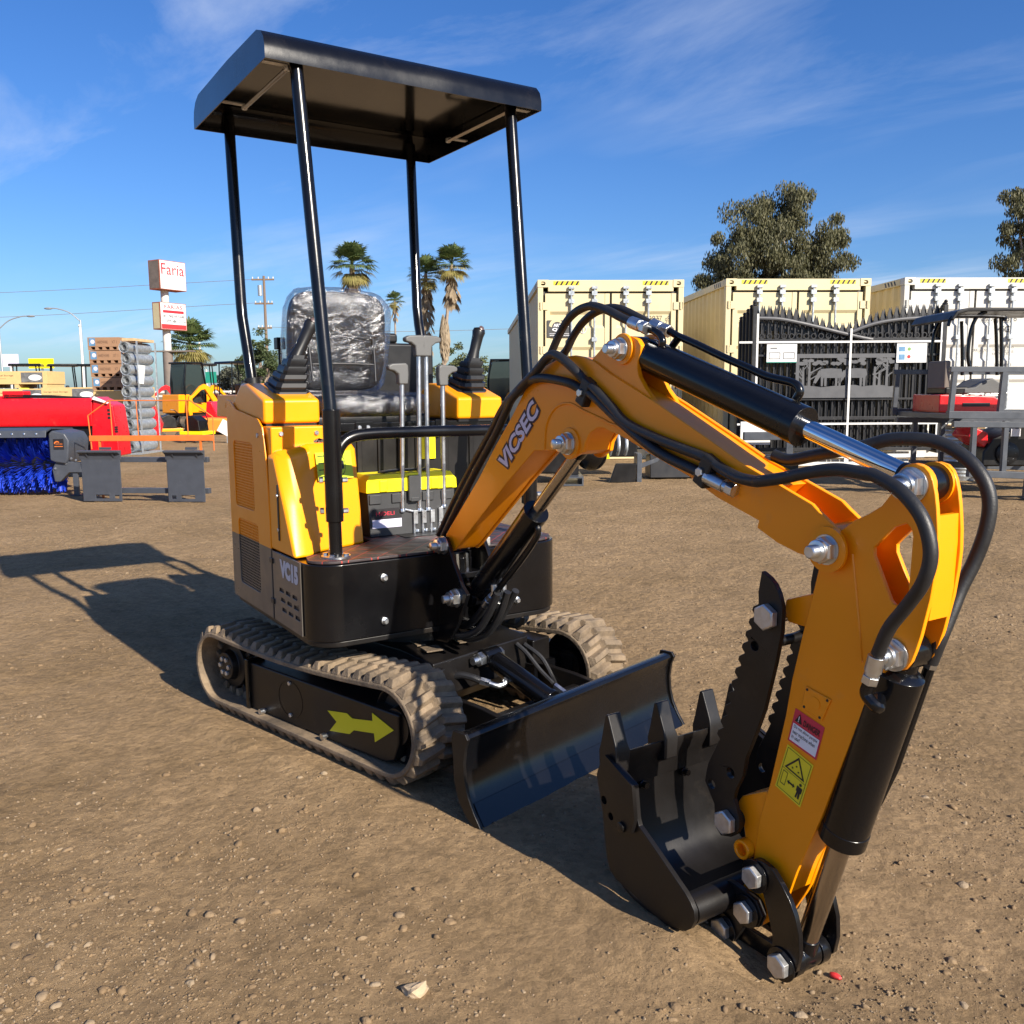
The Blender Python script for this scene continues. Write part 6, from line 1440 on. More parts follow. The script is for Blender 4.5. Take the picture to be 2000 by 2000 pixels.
# ---------------------------------------------------------------- black attachments on the ground behind the boom
at1 = BG('auger_drive', 'black round auger drive on a square tube base under the boom', 'attachment', 0.62, 10.7)
g = G(); g.bb(-0.30, 0.10, 0.30, 0.95, 0.12, 0.55); g.build('mount_plate', 'black_dull', at1, bevel=0.02)
g = G(); g.sphere((0.36, 0.35, 0.36), 0.20, 20, 12, (1, 1, 1.05)); g.build('gearbox', 'black_paint', at1, smooth=60)
g = G(); g.bb(0.10, 0.62, 0.32, 0.40, 0.52, 0.56); g.build('top_bar', 'rack_steel', at1)
g = G(); g.prism([(0.0, 0.0), (0.24, 0.0), (0.24, 0.11), (0.0, 0.11)], 0.0, 0.75, holes=[[(0.018, 0.018), (0.222, 0.018), (0.222, 0.092), (0.018, 0.092)]]); g.build('square_tube', 'rack_steel', at1)
g = G(); g.bb(0.05, 0.20, 0.25, 0.60, 0.111, 0.30); g.build('stem', 'black_dull', at1, bevel=0.01)
g = G(); g.bb(-0.10, 0.05, 0.29, 0.298, 0.58, 0.64); g.build('sticker', 'white_print', at1, smooth=None)
at2 = BG('grapple_attachment', 'black grapple with pale tines lying behind the boom', 'attachment', 1.18, 11.0)
g = G(); g.prism([(0.02, 0.0), (0.34, 0.0), (0.36, 0.24), (0.10, 0.24)], 0.0, 0.06); g.build('plate', 'black_dull', at2, bevel=0.01)
for i in range(5):
    x = -0.10+i*0.10; g = G(); g.tube(catmull([(x, 0.9, 0.62), (x+0.01, 0.7, 0.55), (x+0.01, 0.62, 0.40), (x, 0.70, 0.30)], 4), 0.022, 8); g.build('tine', 'galvanised', at2)
g = G(); g.bb(-0.2, 0.5, 0.95, 1.3, 0.25, 0.62); g.build('frame', 'black_dull', at2, bevel=0.02)
g = G(); g.bb(0.36, 0.42, 0.0, 0.3, 0.0, 0.36); g.build('upright', 'rack_steel', at2, bevel=0.006)
g = G(); g.prism([(0.42, 0.18), (0.62, 0.26), (0.66, 0.32), (0.42, 0.24)], 0.02, 0.06); g.build('arm', 'rack_steel', at2, bevel=0.006)
g = G(); g.prism([(0.02, 0.26), (0.08, 0.26), (0.05, 0.38), (0.0, 0.40)], 0.5, 0.52); g.build('yellow_tag', 'toolbox_yellow', at2, smooth=None)
at3 = BG('snow_blade', 'long black scraper blade lying in front of the gates', 'attachment', 1.75, 11.35)
g = G(); g.prism([(-0.05, 0.03), (0.35, 0.0), (0.42, 0.10), (0.33, 0.30), (0.02, 0.34)], 0.0, 0.5, 'x'); g.f = g.f; g.build('end_frame', 'black_dull', at3, bevel=0.01)
g = G(); g.bb(0.02, 1.9, 0.03, 0.12, 0.03, 0.30); g.build('moldboard', 'black_dull', at3, bevel=0.02)
g = G(); g.bb(0.3, 1.5, 0.12, 0.5, 0.20, 0.30); g.build('mount', 'black_dull', at3, bevel=0.02)
g = G(); g.cyl((0.55, 0.02, 0.12), (0.55, 0.03, 0.12), 0.02, n=10); g.build('pin', 'galvanised', at3)

# ---------------------------------------------------------------- left: broom, frame, red mower
bf = BG('coupler_frame', 'grey steel coupler frame with two square plates on the dirt', 'attachment', -4.54, 9.45, rad(-6))
for x0 in (0.0, 0.945):
    w_ = 0.43 if x0 == 0 else 0.40
    g = G(); g.prism([(x0, 0.005), (x0+w_, 0.005), (x0+w_, 0.455), (x0, 0.455)], 0.0, 0.014, holes=[[(x0+0.14, 0.035), (x0+0.29, 0.035), (x0+0.29, 0.075), (x0+0.14, 0.075)], [(x0+0.35 if x0 == 0 else x0+.035, 0.035), (x0+0.40 if x0 == 0 else x0+.085, 0.035), (x0+0.40 if x0 == 0 else x0+.085, 0.070), (x0+0.35 if x0 == 0 else x0+.035, 0.070)]]); pl_ = g.build('plate', 'attach_grey', bf, bevel=0.003, segs=1)
    g = G(); g.prism([(-0.055, 0.545), (0.020, 0.545), (0.016, 0.445), (0.0, 0.445), (-0.010, 0.50), (-0.055, 0.525)], x0-0.012, x0+w_+0.012, 'x'); g.build('hook_flange', 'attach_grey', pl_, bevel=0.003, segs=1)
    for dx_ in (0.08, w_-0.06):
        g = G(); g.prism([(-0.045, 0.526), (0.0, 0.51), (0.0, 0.456)], x0+dx_-0.006, x0+dx_+0.006, 'x'); g.build('gusset', 'attach_grey', pl_)
    g = G(); g.bb(x0-0.008, x0+0.004, 0.0142, 0.06, 0.0, 0.5); g.build('side_rib', 'attach_grey', pl_)
    g = G(); g.bb(x0+0.20, x0+0.32, 0.02, 0.05, 0.548, 0.575); g.build('lock_block', 'attach_grey', pl_)
for z0, z1 in ((0.415, 0.468), (0.085, 0.140)):
    g = G(); g.bb(0.0, 1.36, 0.062, 0.125, z0, z1); g.build('cross_bar', 'attach_grey', bf, bevel=0.004)
orr = BG('pallet_rack_guard', 'thin orange wire guard rail above the grey coupler frame', 'guard rail', -4.56, 9.72, rad(-4))
pts = [(0.02, 0.0, 0.54), (0.0, 0.0, 0.90), (0.24, 0.0, 1.06), (1.14, 0.0, 1.055), (1.38, 0.0, 0.88), (1.375, 0.0, 0.52)]
for a_, b_ in zip(pts[:-1], pts[1:]): g = G(); g.tube([a_, b_], 0.0065, 8); g.build('rail', 'attach_orange', orr)
for x in (0.26, 0.55, 1.10): g = G(); g.tube([(x, 0, 0.68), (x-0.005, 0, 1.055)], 0.006, 8); g.build('upright', 'attach_orange', orr)
g = G(); g.bb(0.0, 1.37, -0.01, 0.03, 0.625, 0.685); g.build('bottom_rail', 'attach_orange', orr, bevel=0.004)
g = G(); g.bb(0.10, 0.12, -0.005, 0.015, 0, 0.624); g.build('leg', 'attach_orange', orr); g = G(); g.bb(1.22, 1.24, -0.005, 0.015, 0, 0.624); g.build('leg', 'attach_orange', orr)

bm2 = BG('rotary_broom', 'rotary sweeper broom with bright blue bristles and black hood', 'broom', -5.12, 10.25, rad(3))
g = G(); g.cyl((-1.6, 0, 0.34), (0.0, 0, 0.34), 0.13, n=20); g.build('core', 'black_dull', bm2)
g = G()
for k in range(13):
    xc = -0.05-k*0.118
    for j in range(260):
        a_ = rg.uniform(0, 6.283); r0, r1 = 0.12, rg.uniform(0.295, 0.335); xo = xc+0.022*math.sin(3*a_+k)+rg.uniform(-.018, .018); xe = xo+rg.uniform(-.022, .022)+0.02*math.sin(2*a_+k*1.3)
        w_ = 0.0050; ca, sa = math.cos(a_), math.sin(a_); tx = rg.uniform(-1, 1)
        g.add([(xo-w_, r0*ca, 0.34+r0*sa), (xo+w_, r0*ca, 0.34+r0*sa), (xe+w_, r1*ca-w_*sa*tx, 0.34+r1*sa+w_*ca*tx), (xe-w_, r1*ca, 0.34+r1*sa)], [(0, 1, 2, 3)])
a = g.build('bristles', 'bristle_blue', bm2, smooth=None, fix=False); a['kind'] = 'stuff'
hood = [(-0.36, 0.66), (-0.34, 0.735), (-0.20, 0.765), (0.35, 0.74), (0.40, 0.60), (0.37, 0.60), (0.33, 0.715), (-0.20, 0.745), (-0.325, 0.715), (-0.345, 0.66)]
g = G(); g.prism(hood, -1.7, -0.02, 'x'); g.build('hood', 'attach_grey', bm2, bevel=0.003)
for i in range(9):
    g = G(); g.nut((-0.12-i*0.13, -0.352, 0.70), (0, -1, 0.2), 0.012, 0.008); g.build('hood_bolt', 'zinc', bm2)
g = G(); g.prism([(-0.02, 0.40), (0.03, 0.38), (0.15, 0.36), (0.18, 0.42), (0.20, 0.62), (0.16, 0.70), (0.02, 0.735), (-0.02, 0.70)], -0.30, 0.25); g.build('motor_cover', 'attach_grey', bm2, bevel=0.02)
g = G(); g.bb(0.035, 0.145, -0.306, -0.301, 0.525, 0.640); lg = g.build('logo_plate', 'black_print', bm2, smooth=None)
g = G(); put_text(g, 'ARTHER', (0.060, -0.308, 0.575), (0.075, 0, 0), (0, 0, 0.018)); quad(g, (0.045, -0.308, 0.553), (0.092, 0, 0), (0, 0, 0.008)); poly3(g, (0, -0.308, 0), (1, 0, 0), (0, 0, 1), arc(0.075, 0.585, 0.033, 170, 40, 8)+arc(0.078, 0.578, 0.026, 40, 170, 8)); g.build('logo_lettering', 'attach_orange', lg, smooth=None)
g = G(); g.prism([(0.0, 0.16), (0.06, 0.16), (0.16, 0.26), (0.30, 0.26), (0.30, 0.37), (0.03, 0.40), (-0.02, 0.30)], -0.26, -0.18); g.build('side_arm', 'attach_grey', bm2, bevel=0.01)
g = G(); g.bb(0.19, 0.245, -0.24, -0.20, 0.0, 0.30); g.bb(0.16, 0.275, -0.27, -0.17, 0.0, 0.012); g.build('stand_leg', 'attach_grey', bm2, bevel=0.003)
for q in ((0.02, 0.31), (0.14, 0.365), (0.25, 0.40), (0.20, 0.42)):
    g = G(); g.nut((q[0], -0.262, q[1]), (0, -1, 0), 0.014, 0.012); g.build('bolt', 'zinc', bm2)

rm = BG('flail_mower', 'bright red flail mower with long flat hood behind the broom', 'mower', -5.35, 12.0, rad(2))
g = G(); g.prism([(0.0, 0.70), (-0.02, 0.745), (0.03, 1.075), (0.60, 1.09), (0.75, 0.60), (0.70, 0.30), (0.66, 0.30), (0.70, 0.6), (0.56, 1.05), (0.07, 1.04), (0.03, 0.745)], -2.2, -0.22, 'x'); g.build('hood', 'red_paint', rm, bevel=0.01)
g = G(); g.bb(-2.15, -0.25, 0.05, 0.62, 0.25, 0.72); g.build('rotor_case', 'black_dull', rm, bevel=0.02)
g = G(); g.prism([(-0.27, 0.30), (0.10, 0.30), (0.09, 0.60), (0.05, 0.98), (-0.03, 1.02), (-0.20, 1.10), (-0.24, 0.75)], 0.02, 0.45); g.build('end_housing', 'red_paint', rm, bevel=0.02)
g = G(); g.bb(-0.22, -0.05, -0.12, 0.019, 0.36, 0.54); g.build('skid', 'red_paint', rm, bevel=0.01)
g = G(); g.box((-1.28, 0.2, 1.13), (0.28, 0.2, 0.09)); g.box((-1.40, .2, 1.09), (0.6, .16, .03)); g.build('gearbox', 'red_paint', rm, bevel=0.01)
g = G(); g.prism([(-1.4, 1.085), (-0.3, 1.075), (-0.3, 1.088), (-0.9, 1.12), (-1.4, 1.13)], 0.1, 0.16); g.build('hitch_bar', 'black_dull', rm)
g = G()
for i in range(3): g.bb(-0.02, 0.03, 0.012, 0.02, 0.80+i*0.05, 0.83+i*.05); 
for i in range(3): g.bb(0.06, 0.10, 0.012, 0.02, 0.62+i*0.03, 0.64+i*.03)
g.build('vent_slot', 'black_print', rm)
g = G(); g.prism([(-0.2, 1.06), (0.0, 1.0), (0.02, 1.015), (-0.17, 1.10)], -0.02, -0.014); g.build('paper_tag', 'strap_white', rm, smooth=None)

# ---------------------------------------------------------------- crates, cartons, wire rolls
for i, (u, v, z, w_, h_) in enumerate(((-12.75, 22.0, 1.28, 1.5, 0.40), (-12.75, 22.02, 0.80, 1.5, 0.46), (-11.1, 21.4, 0.86, 1.35, 0.42), (-11.1, 21.42, 0.40, 1.35, 0.44), (-9.75, 21.6, 0.86, 0.9, 0.42), (-9.75, 21.62, 0.40, 0.9, 0.44), (-12.75, 22.04, 0.32, 1.5, 0.46))):
    lab = ['tan boxed carton with photo label, topmost at far left', 'tan boxed carton second from top at far left', 'tan boxed carton, upper one, behind the red mower', 'tan boxed carton, lower one, behind the red mower', 'tan boxed carton, upper one, beside the brown cartons', 'tan boxed carton, lower one, beside the brown cartons', 'tan boxed carton third from top at far left'][i]
    t = BG('boxed_carton', lab, 'carton', u, v, 0, 'tan boxed cartons stacked behind the mower', z)
    g = G(); g.bb(0, w_, 0, 0.9, 0.09, h_); g.build('box', 'crate_board', t, bevel=0.004, segs=1)
    for q in range(3):
        x = 0.02+q*(w_-0.14)/2; g = G(); g.bb(x, x+0.10, 0.01, 0.88, 0.0, 0.088); g.build('runner', 'crate_board', t)
    g = G(); g.bb(w_-0.62, w_-0.10, -0.006, -0.001, 0.13, h_-0.03); ph = g.build('photo_label', 'photo_dark', t, smooth=None)
    g = G(); g.lathe([(0.0, 0), (0.16, 0), (0.16, 0.004), (0, .004)], (w_-0.28, -0.007, 0.09+(h_-0.09)*.5), (0, -1, 0), 16); g.v = [(x, y, 0.09+(h_-.09)*.5+(z-0.09-(h_-.09)*.5)*0.45) for x, y, z in g.v]; g.build('photo_print', 'strap_white', ph, smooth=None)
    g = G(); put_text(g, 'Garage Steel Storage', (0.06, -0.003, h_-0.13), (w_*0.42, 0, 0), (0, 0, 0.05)); quad(g, (0.06, -.003, h_-.18), (w_*.3, 0, 0), (0, 0, .006)); g.build('lettering', 'text_brown', t, smooth=None)
for i in range(4):
    z = 1.98-i*0.262
    lab = ['topmost', 'second from top', 'third from top', 'lowest'][i]+' brown carton with blue photo label on its pallet'
    t = BG('brown_carton', lab, 'carton', -8.35+0.012*i, 18.0, rad(-3), 'brown cartons stacked beside the wire rolls', z)
    g = G(); g.bb(0, 0.64, 0, 1.0, 0.065, 0.25); g.build('box', 'cardboard', t, bevel=0.003, segs=1)
    for q in range(5):
        x = q*0.145; g = G(); g.bb(x, x+0.06, 0.005, 0.99, 0.012, 0.064); g.build('pallet_block', 'cardboard', t)
    g = G(); g.bb(0, 0.64, 0.004, 0.99, 0.0, 0.0115); g.build('pallet_board', 'cardboard', t)
    g = G(); g.bb(0.03, 0.155, -0.004, -0.001, 0.085, 0.235); g.build('photo_label', 'photo_blue', t, smooth=None)
    g = G(); g.lathe([(0.0, 0), (0.042, 0), (0.042, .002), (0, .002)], (0.105, -0.0045, 0.165), (0, -1, 0), 14); g.build('photo_print', 'lilac_print', t, smooth=None)
    g = G(); put_text(g, 'HARDWARE', (0.19, -0.002, 0.13), (0.22, 0, 0), (0, 0, 0.055)); put_text(g, 'XT 1', (0.49, -0.002, 0.13), (0.10, 0, 0), (0, 0, 0.055)); g.build('lettering', 'text_brown', t, smooth=None)
t = BG('carton_support', 'tall plain crate stack carrying the brown cartons', 'crate', -8.32, 18.02, rad(-3)); g = G()
for i in range(4): g = G(); g.bb(0.0, 0.64, 0.01, 1.0, i*0.298, i*0.298+0.29); g.build('crate', 'crate_board', t, bevel=0.004)
RA = rad(84)
wr_ = BG('wire_rack', 'galvanised rack post frame holding the stacked wire rolls', 'rack', -7.05, 16.75, RA)
for x, y in ((0.05, 0.135), (0.10, -0.135), (0.78, -0.135), (0.78, 0.135)):
    g = G(); g.bb(x-0.022, x+0.022, y-0.008, y+0.008, 0, 2.09); g.build('post', 'galvanised', wr_, bevel=0.002)
g = G(); g.bb(-0.04, 0.86, -0.15, 0.15, 0.0, 0.03); g.build('base', 'galvanised', wr_)
g = G(); g.bb(0.05, 0.82, -0.10, 0.12, 2.092, 2.14); g.build('top_board', 'wood', wr_)
wp_ = ['topmost', 'second from top', 'third from top', 'fourth from top', 'fifth from top', 'sixth from top', 'seventh from top', 'eighth from top', 'second from bottom', 'bottom']
roll0 = None
for i in range(10):
    z = 1.975-i*0.203
    if roll0 is None:
        g = G(); pr = []; n_ = 34
        for k in range(n_+1): pr.append((0.101+0.004*(k % 2), 0.84*k/n_))
        pr += [(0.088, 0.845), (0.080, 0.830), (0.070, 0.845), (0.062, 0.82), (0.042, 0.83), (0.040, 0.03), (0.050, 0.0), (0.058, 0.030), (0.064, -0.004), (0.072, 0.028), (0.078, 0.0), (0.085, 0.024), (0.091, 0.004)]
        g.lathe(pr, (0, 0, 0), (1, 0.0, 0), 20, close=True)
        roll0 = thing('wire_roll', 'x', 'wire roll', (0, 0, 0), RZ+RA, 'rolls of galvanised wire mesh on the rack'); g.build('mesh_coil', 'galvanised', roll0, smooth=20); r = roll0
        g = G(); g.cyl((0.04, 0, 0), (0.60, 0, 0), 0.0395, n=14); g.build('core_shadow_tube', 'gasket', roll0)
    else: r = copy_tree(roll0)
    off = rg.uniform(-.02, .02)
    r.location = P2(-7.05-0.05+off*math.cos(RA)+0.012*(i % 2)-0.01, 16.75+off*math.sin(RA)+0.02, z); r['label'] = wp_[i]+' roll of galvanised wire mesh on the rack'
t = BG('paper_tag', 'white paper tag hanging on the rolls of wire mesh', 'tag', -6.86, 16.85)
g = G(); g.box((0, 0, 1.48), (0.12, 0.004, 0.34), Matrix.Rotation(rad(8), 3, 'Y')); g.build('sheet', 'strap_white', t, smooth=None)

# ---------------------------------------------------------------- other machines further back
def small_excavator(u, v, rot, label, col, cab=False, boomc=None, grp='small machines parked at the back of the lot'):
    t = BG('small_excavator', label, 'excavator', u, v, rot, grp)
    for sy in (-1, 1):
        g = G(); pr = [(0.62*math.cos(a_) if False else (0.45+0.20*math.cos(a_) if math.cos(a_) > 0 else -0.45+0.20*math.cos(a_)), 0.20+0.19*math.sin(a_)) for a_ in [2*math.pi*i/20 for i in range(20)]]; y0, y1 = sorted((sy*0.28, sy*0.50)); g.prism(pr, y0, y1); g.build('track', 'tyre_rubber', t, bevel=0.01)
    g = G(); g.prism([(-0.65, 0.48), (0.45, 0.48), (0.48, 0.70), (0.30, 0.74), (-0.05, 0.80), (-0.20, 1.08), (-0.62, 1.08)], -0.45, 0.45); g.build('body', col, t, bevel=0.03)
    g = G(); g.bb(-0.5, 0.42, -0.43, 0.43, 0.40, 0.478); g.build('deck', 'black_dull', t)
    if cab:
        g = G(); g.prism([(-0.35, 0.82), (0.40, 0.80), (0.45, 1.45), (0.30, 2.05), (-0.35, 2.08)], -0.42, 0.30); g.build('cab', 'glass_dark', t, bevel=0.03)
        for x, y in ((0.42, -0.42), (0.42, 0.30), (-0.36, -0.42), (-0.36, 0.30)):
            g = G(); g.tube([(x, y, 0.8), (x*1.02, y, 1.45), (x*0.8, y, 2.08)], 0.035, 8); g.build('cab_pillar', 'black_paint', t)
        g = G(); g.bb(-0.40, 0.36, -0.46, 0.34, 2.07, 2.13); g.build('cab_roof', 'black_paint', t, bevel=0.02)
    else:
        for x, y in ((0.30, -0.38), (0.30, 0.38), (-0.52, -0.38), (-0.52, 0.38)):
            g = G(); g.tube([(x, y, 0.75), (x*0.85, y, 2.1)], 0.022, 8); g.build('post', 'black_paint', t)
        g = G(); g.prism([(-0.62, 2.08), (0.40, 2.08), (0.38, 2.16), (-0.60, 2.17)], -0.48, 0.48); g.build('canopy', 'black_paint', t, bevel=0.02)
        g = G(); g.box((-0.22, 0, 1.22), (0.10, 0.36, 0.40)); g.box((-0.05, 0, 1.05), (0.36, 0.36, 0.08)); g.build('seat', 'black_dull', t, bevel=0.03)
    g = G(); g.prism([(0.45, 0.62), (0.95, 1.35), (1.10, 1.42), (1.25, 1.35), (1.62, 0.98), (1.58, 0.92), (1.22, 1.22), (1.08, 1.25), (0.60, 0.55)], -0.05, 0.05); g.build('boom', boomc or col, t, bevel=0.008)
    g = G(); g.prism([(1.55, 1.06), (1.66, 1.02), (1.72, 0.60), (1.64, 0.22), (1.58, 0.24)], -0.045, 0.045); g.build('arm', boomc or col, t, bevel=0.008)
    g = G(); g.prism([(1.66, 0.30), (1.55, 0.05), (1.30, 0.02), (1.20, 0.16), (1.26, 0.16), (1.36, 0.09), (1.50, 0.12)], -0.18, 0.18); g.build('bucket', 'black_dull', t, bevel=0.006)
    g = G(); g.bb(0.78, 0.82, -0.5, 0.5, 0.06, 0.30); g.bb(0.45, .78, -.3, -.24, .15, .22); g.bb(.45, .78, .24, .3, .15, .22); g.build('blade', 'black_dull', t, bevel=0.01)
    return t
small_excavator(-16.9, 31.5, rad(200), 'small canopy excavator leftmost in the far row', 'black_dull')
small_excavator(-15.9, 32.0, rad(210), 'small canopy excavator second in the far row', 'toolbox_yellow')
small_excavator(-14.9, 32.3, rad(195), 'small canopy excavator nearest the brown cartons in the far row', 'black_dull')
small_excavator(-11.2, 32.5, rad(205), 'open canopy machine left of the black cab excavator', 'red_paint')
small_excavator(-10.75, 30.0, rad(55), 'yellow excavator with black glazed cab behind the wire rolls', 'yellow', True)
small_excavator(-9.35, 30.5, rad(230), 'small yellow canopy excavator just behind the orange machine', 'yellow')
small_excavator(-0.30, 29.0, rad(180), 'cab excavator partly hidden by the left container', 'orange', True)
def machine(u, v, rot, label, col, col2, kind):
    t = BG('attachment_machine', label, 'attachment', u, v, rot, 'attachments lying on the ground at the back')
    if kind == 1: t.scale = (0.62, 0.62, 0.72)
    if kind == 0:
        g = G(); g.prism([(-0.4, 0.12), (0.45, 0.12), (0.55, 0.45), (0.40, 0.85), (0.25, 0.88), (0.20, 0.45), (-0.3, 0.40)], -0.5, 0.5); g.build('housing', col, t, bevel=0.03)
        g = G(); g.cyl((-0.2, -0.55, 0.25), (-0.2, 0.55, 0.25), 0.22, n=16); g.build('drum', 'black_dull', t)
    elif kind == 1:
        g = G(); g.prism([(-0.5, 0.25), (0.5, 0.25), (0.5, 0.36), (-0.5, 0.36)], -0.4, 0.4); g.build('deck', col2, t, bevel=0.02)
        g = G(); g.prism([(-0.35, 0.37), (0.30, 0.37), (0.25, 0.70), (0.0, 0.85), (-0.3, 0.75)], -0.3, 0.3); g.build('engine', 'black_dull', t, bevel=0.03)
        g = G(); g.tube(catmull([(0.3, 0, 0.4), (0.45, 0, 0.70), (0.3, 0, 0.95), (0.1, 0, 1.0)], 5), 0.016, 8); g.build('handle', 'black_paint', t)
        for x in (-0.3, 0.3):
            g = G(); g.lathe([(0.05, -.05), (0.12, -.05), (0.12, .05), (0.05, .05)], (x, -0.42, 0.12), (0, 1, 0), 14); g.build('wheel', 'tyre_rubber', t)
    else:
        g = G(); g.prism([(-0.8, 0.10), (0.7, 0.05), (0.9, 0.20), (0.6, 0.42), (-0.5, 0.46)], -0.35, 0.35); g.build('blade', col, t, bevel=0.06, segs=3)
        g = G(); g.bb(-0.6, 0.5, -0.2, 0.2, 0.02, 0.10); g.build('skid', 'black_dull', t)
    return t
machine(-8.15, 19.6, rad(20), 'red curved tiller hood on the ground beside the wire rolls', 'red_paint', 'red_paint', 0)
machine(-9.35, 27.5, rad(0), 'red slatted machine hood below the black cab excavator', 'red_paint', 'crate_board', 0)
machine(-7.25, 20.8, rad(-15), 'yellow plate machine with black engine beside the white tag', 'toolbox_yellow', 'toolbox_yellow', 1)
machine(-7.9, 24.6, rad(-10), 'orange rounded hood lying behind the yellow plate machine', 'orange_cloth', 'orange', 2)
machine(-8.6, 22.6, rad(30), 'yellow compact machine behind the red tiller', 'yellow', 'yellow', 1)
machine(-7.0, 25.2, rad(70), 'black drum attachment at the edge of the open dirt', 'black_dull', 'black_dull', 0)
t = BG('hanging_tag', 'white square tag on a stake beside the yellow plate machine', 'tag', -6.45, 20.4)
g = G(); g.box((0, 0, 0.33), (0.34, 0.006, 0.30), Matrix.Rotation(rad(30), 3, 'Y')); g.build('card', 'strap_white', t, smooth=None); g = G(); g.bb(-.01, .01, .005, .02, 0, .4); g.build('stake', 'galvanised', t)
# ---------------------------------------------------------------- signs, poles
sg_ = BG('pylon_sign', 'tall roadside pylon sign with two white boards', 'sign', -16.75, 45.0)
g = G(); g.tube([(-0.2, 0, 0), (-0.2, 0, 3.2)], 0.26, 14, r1=0.24); g.build('column', 'pole_dark', sg_)
g = G(); g.tube([(-0.2, 0, 3.2), (-0.18, 0, 7.4)], 0.19, 14); g.build('mast', 'pole_white', sg_)
g = G(); g.bb(-1.25, 1.1, -0.25, 0.25, 3.14, 3.20); g.build('ledge', 'pole_dark', sg_)
ang = rad(60)
def board(zc, w_, h_, d_, rows, nm):
    M = Matrix.Rotation(ang, 3, 'Z'); e = bpy.data.objects.new(nm, None)
    g = G(); g.box((0, 0, zc), (w_, d_, h_), M); b = g.build(nm, 'sign_rust', sg_)
    def Q(x, z, o=0.0): p = M @ Vector((x, -d_/2-0.01-o, 0)); return Vector((p.x, p.y, zc+z))
    ax = M @ Vector((1, 0, 0))
    g = G(); quad(g, Q(-w_/2+.03, -h_/2+.03), ax*(w_-.06), (0, 0, h_-.06)); g.build('face', 'sign_white', b, smooth=None)
    gl_ = M @ Vector((-w_/2-0.006, -d_/2+.05, 0)); ayv = M @ Vector((0, 1, 0))
    g = G(); quad(g, (gl_.x, gl_.y, zc-h_/2+.05), ayv*(d_-.10), (0, 0, h_-.1)); g.build('open_end', 'sign_inside' if h_ > 1.32 else 'cream', b, smooth=None)
    for s_, x, z, ww, hh, m in rows:
        g = G()
        if s_ is None: quad(g, Q(x, z, 0.006), ax*ww, (0, 0, hh))
        else: put_text(g, s_, Q(x, z, 0.012), ax*ww, (0, 0, hh))
        g.build('lettering', m, b, smooth=None)
board(6.78, 1.55, 1.38, 0.78, [('Faria', -0.68, 0.02, 1.34, 0.52, 'red_print'), ('Trailers Inc', -0.15, -0.26, 0.80, 0.20, 'grey_print'), ('559-686-1212', -0.40, -0.52, 0.95, 0.13, 'grey_print')], 'upper_board')
board(4.84, 1.55, 1.30, 0.55, [('FARIAS', -0.52, 0.36, 1.05, 0.17, 'red_print'), (None, -0.62, 0.15, 1.24, 0.13, 'red_print'), ('1001 E. PAIGE AVE TULARE', -0.64, -0.06, 1.28, 0.13, 'black_print'), ('(559) 686-1212', -0.48, -0.34, 1.0, 0.19, 'black_print'), (None, -0.73, -0.61, 1.46, 0.22, 'scrap_red'), (None, -0.72, -0.26, 0.20, 0.025, 'black_print'), (None, 0.56, -0.26, 0.16, 0.025, 'black_print')], 'lower_board')
for u, v, h_, arm, lab in ((-32.9, 70, 6.7, -2.2, 'slim grey street light behind the brown cartons'), (-40.3, 72, 6.3, 2.4, 'slim grey street light at the left edge')):
    t = BG('street_light', lab, 'street light', u, v, 0, 'street lights along the far road')
    g = G(); g.tube([(0, 0, 0), (0, 0, h_)], 0.10, 10, r1=0.06); g.build('pole', 'galvanised', t)
    g = G(); g.tube(catmull([(0, 0, h_-0.1), (arm*.35, 0, h_+0.55), (arm*.75, 0, h_+0.85), (arm, 0, h_+0.9)], 5), 0.045, 8); g.build('arm', 'galvanised', t)
    g = G(); g.sphere((arm*1.08, 0, h_+0.88), 0.16, 10, 6, (2.2, 1, .55)); g.build('lamp_head', 'galvanised', t)
t = BG('utility_pole', 'wooden utility pole with crossarms and a transformer', 'utility pole', -24.1, 90)
g = G(); g.tube([(0, 0, 0), (0, 0, 12.4)], 0.17, 10, r1=0.12); g.build('pole', 'utility_wood', t)
for z, w_ in ((12.05, 2.2), (9.75, 1.8), (7.4, 1.4)):
    g = G(); g.bb(-w_/2-0.1, w_/2-.1, -0.07, 0.07, z-0.08, z+0.08); ca_ = g.build('crossarm', 'utility_wood', t)
    for x in (-w_/2, -w_/4, w_/4-.1, w_/2-.2):
        g = G(); g.cyl((x, 0, z+0.081), (x, 0, z+0.26), 0.05, n=8); g.build('insulator', 'pole_white', ca_)
g = G(); g.cyl((-0.42, 0, 10.5), (-0.42, 0, 11.5), 0.22, n=14); g.build('transformer', 'galvanised', t)
def wire(pts, lab):
    g = G(); g.tube(catmull(pts, 8), 0.022, 5); ob = g.build('power_line', 'pole_dark'); tag(ob, lab, 'cable', 'power lines crossing the sky')
wire([P2(-24.3, 90, 9.85), P2(-60, 92, 8.6), P2(-110, 95, 9.6)], 'lower thin power line running left from the utility pole')
wire([P2(-24.2, 90, 12.1), P2(-60, 92, 11.0), P2(-110, 95, 11.8)], 'upper thin power line running left from the utility pole')
wire([P2(-23.9, 90, 7.5), P2(-12, 92, 7.1), P2(5, 95, 7.6)], 'thin power line running right from the utility pole')
t = BG('road_sign', 'green street sign and yellow board on a white post', 'sign', -19.8, 58)
for x, h_ in ((0, 4.3), (0.35, 2.6)):
    g = G(); g.tube([(x, 0, 0), (x, 0, h_)], 0.06, 8); g.build('post', 'pole_white', t)
g = G(); g.bb(0.3, 1.0, -0.08, -0.05, 1.75, 2.45); g.build('green_plate', 'street_green', t); g = G(); g.bb(-0.9, -0.1, -0.1, -0.07, 1.85, 2.3); g.build('yellow_plate', 'hazard_yellow', t)
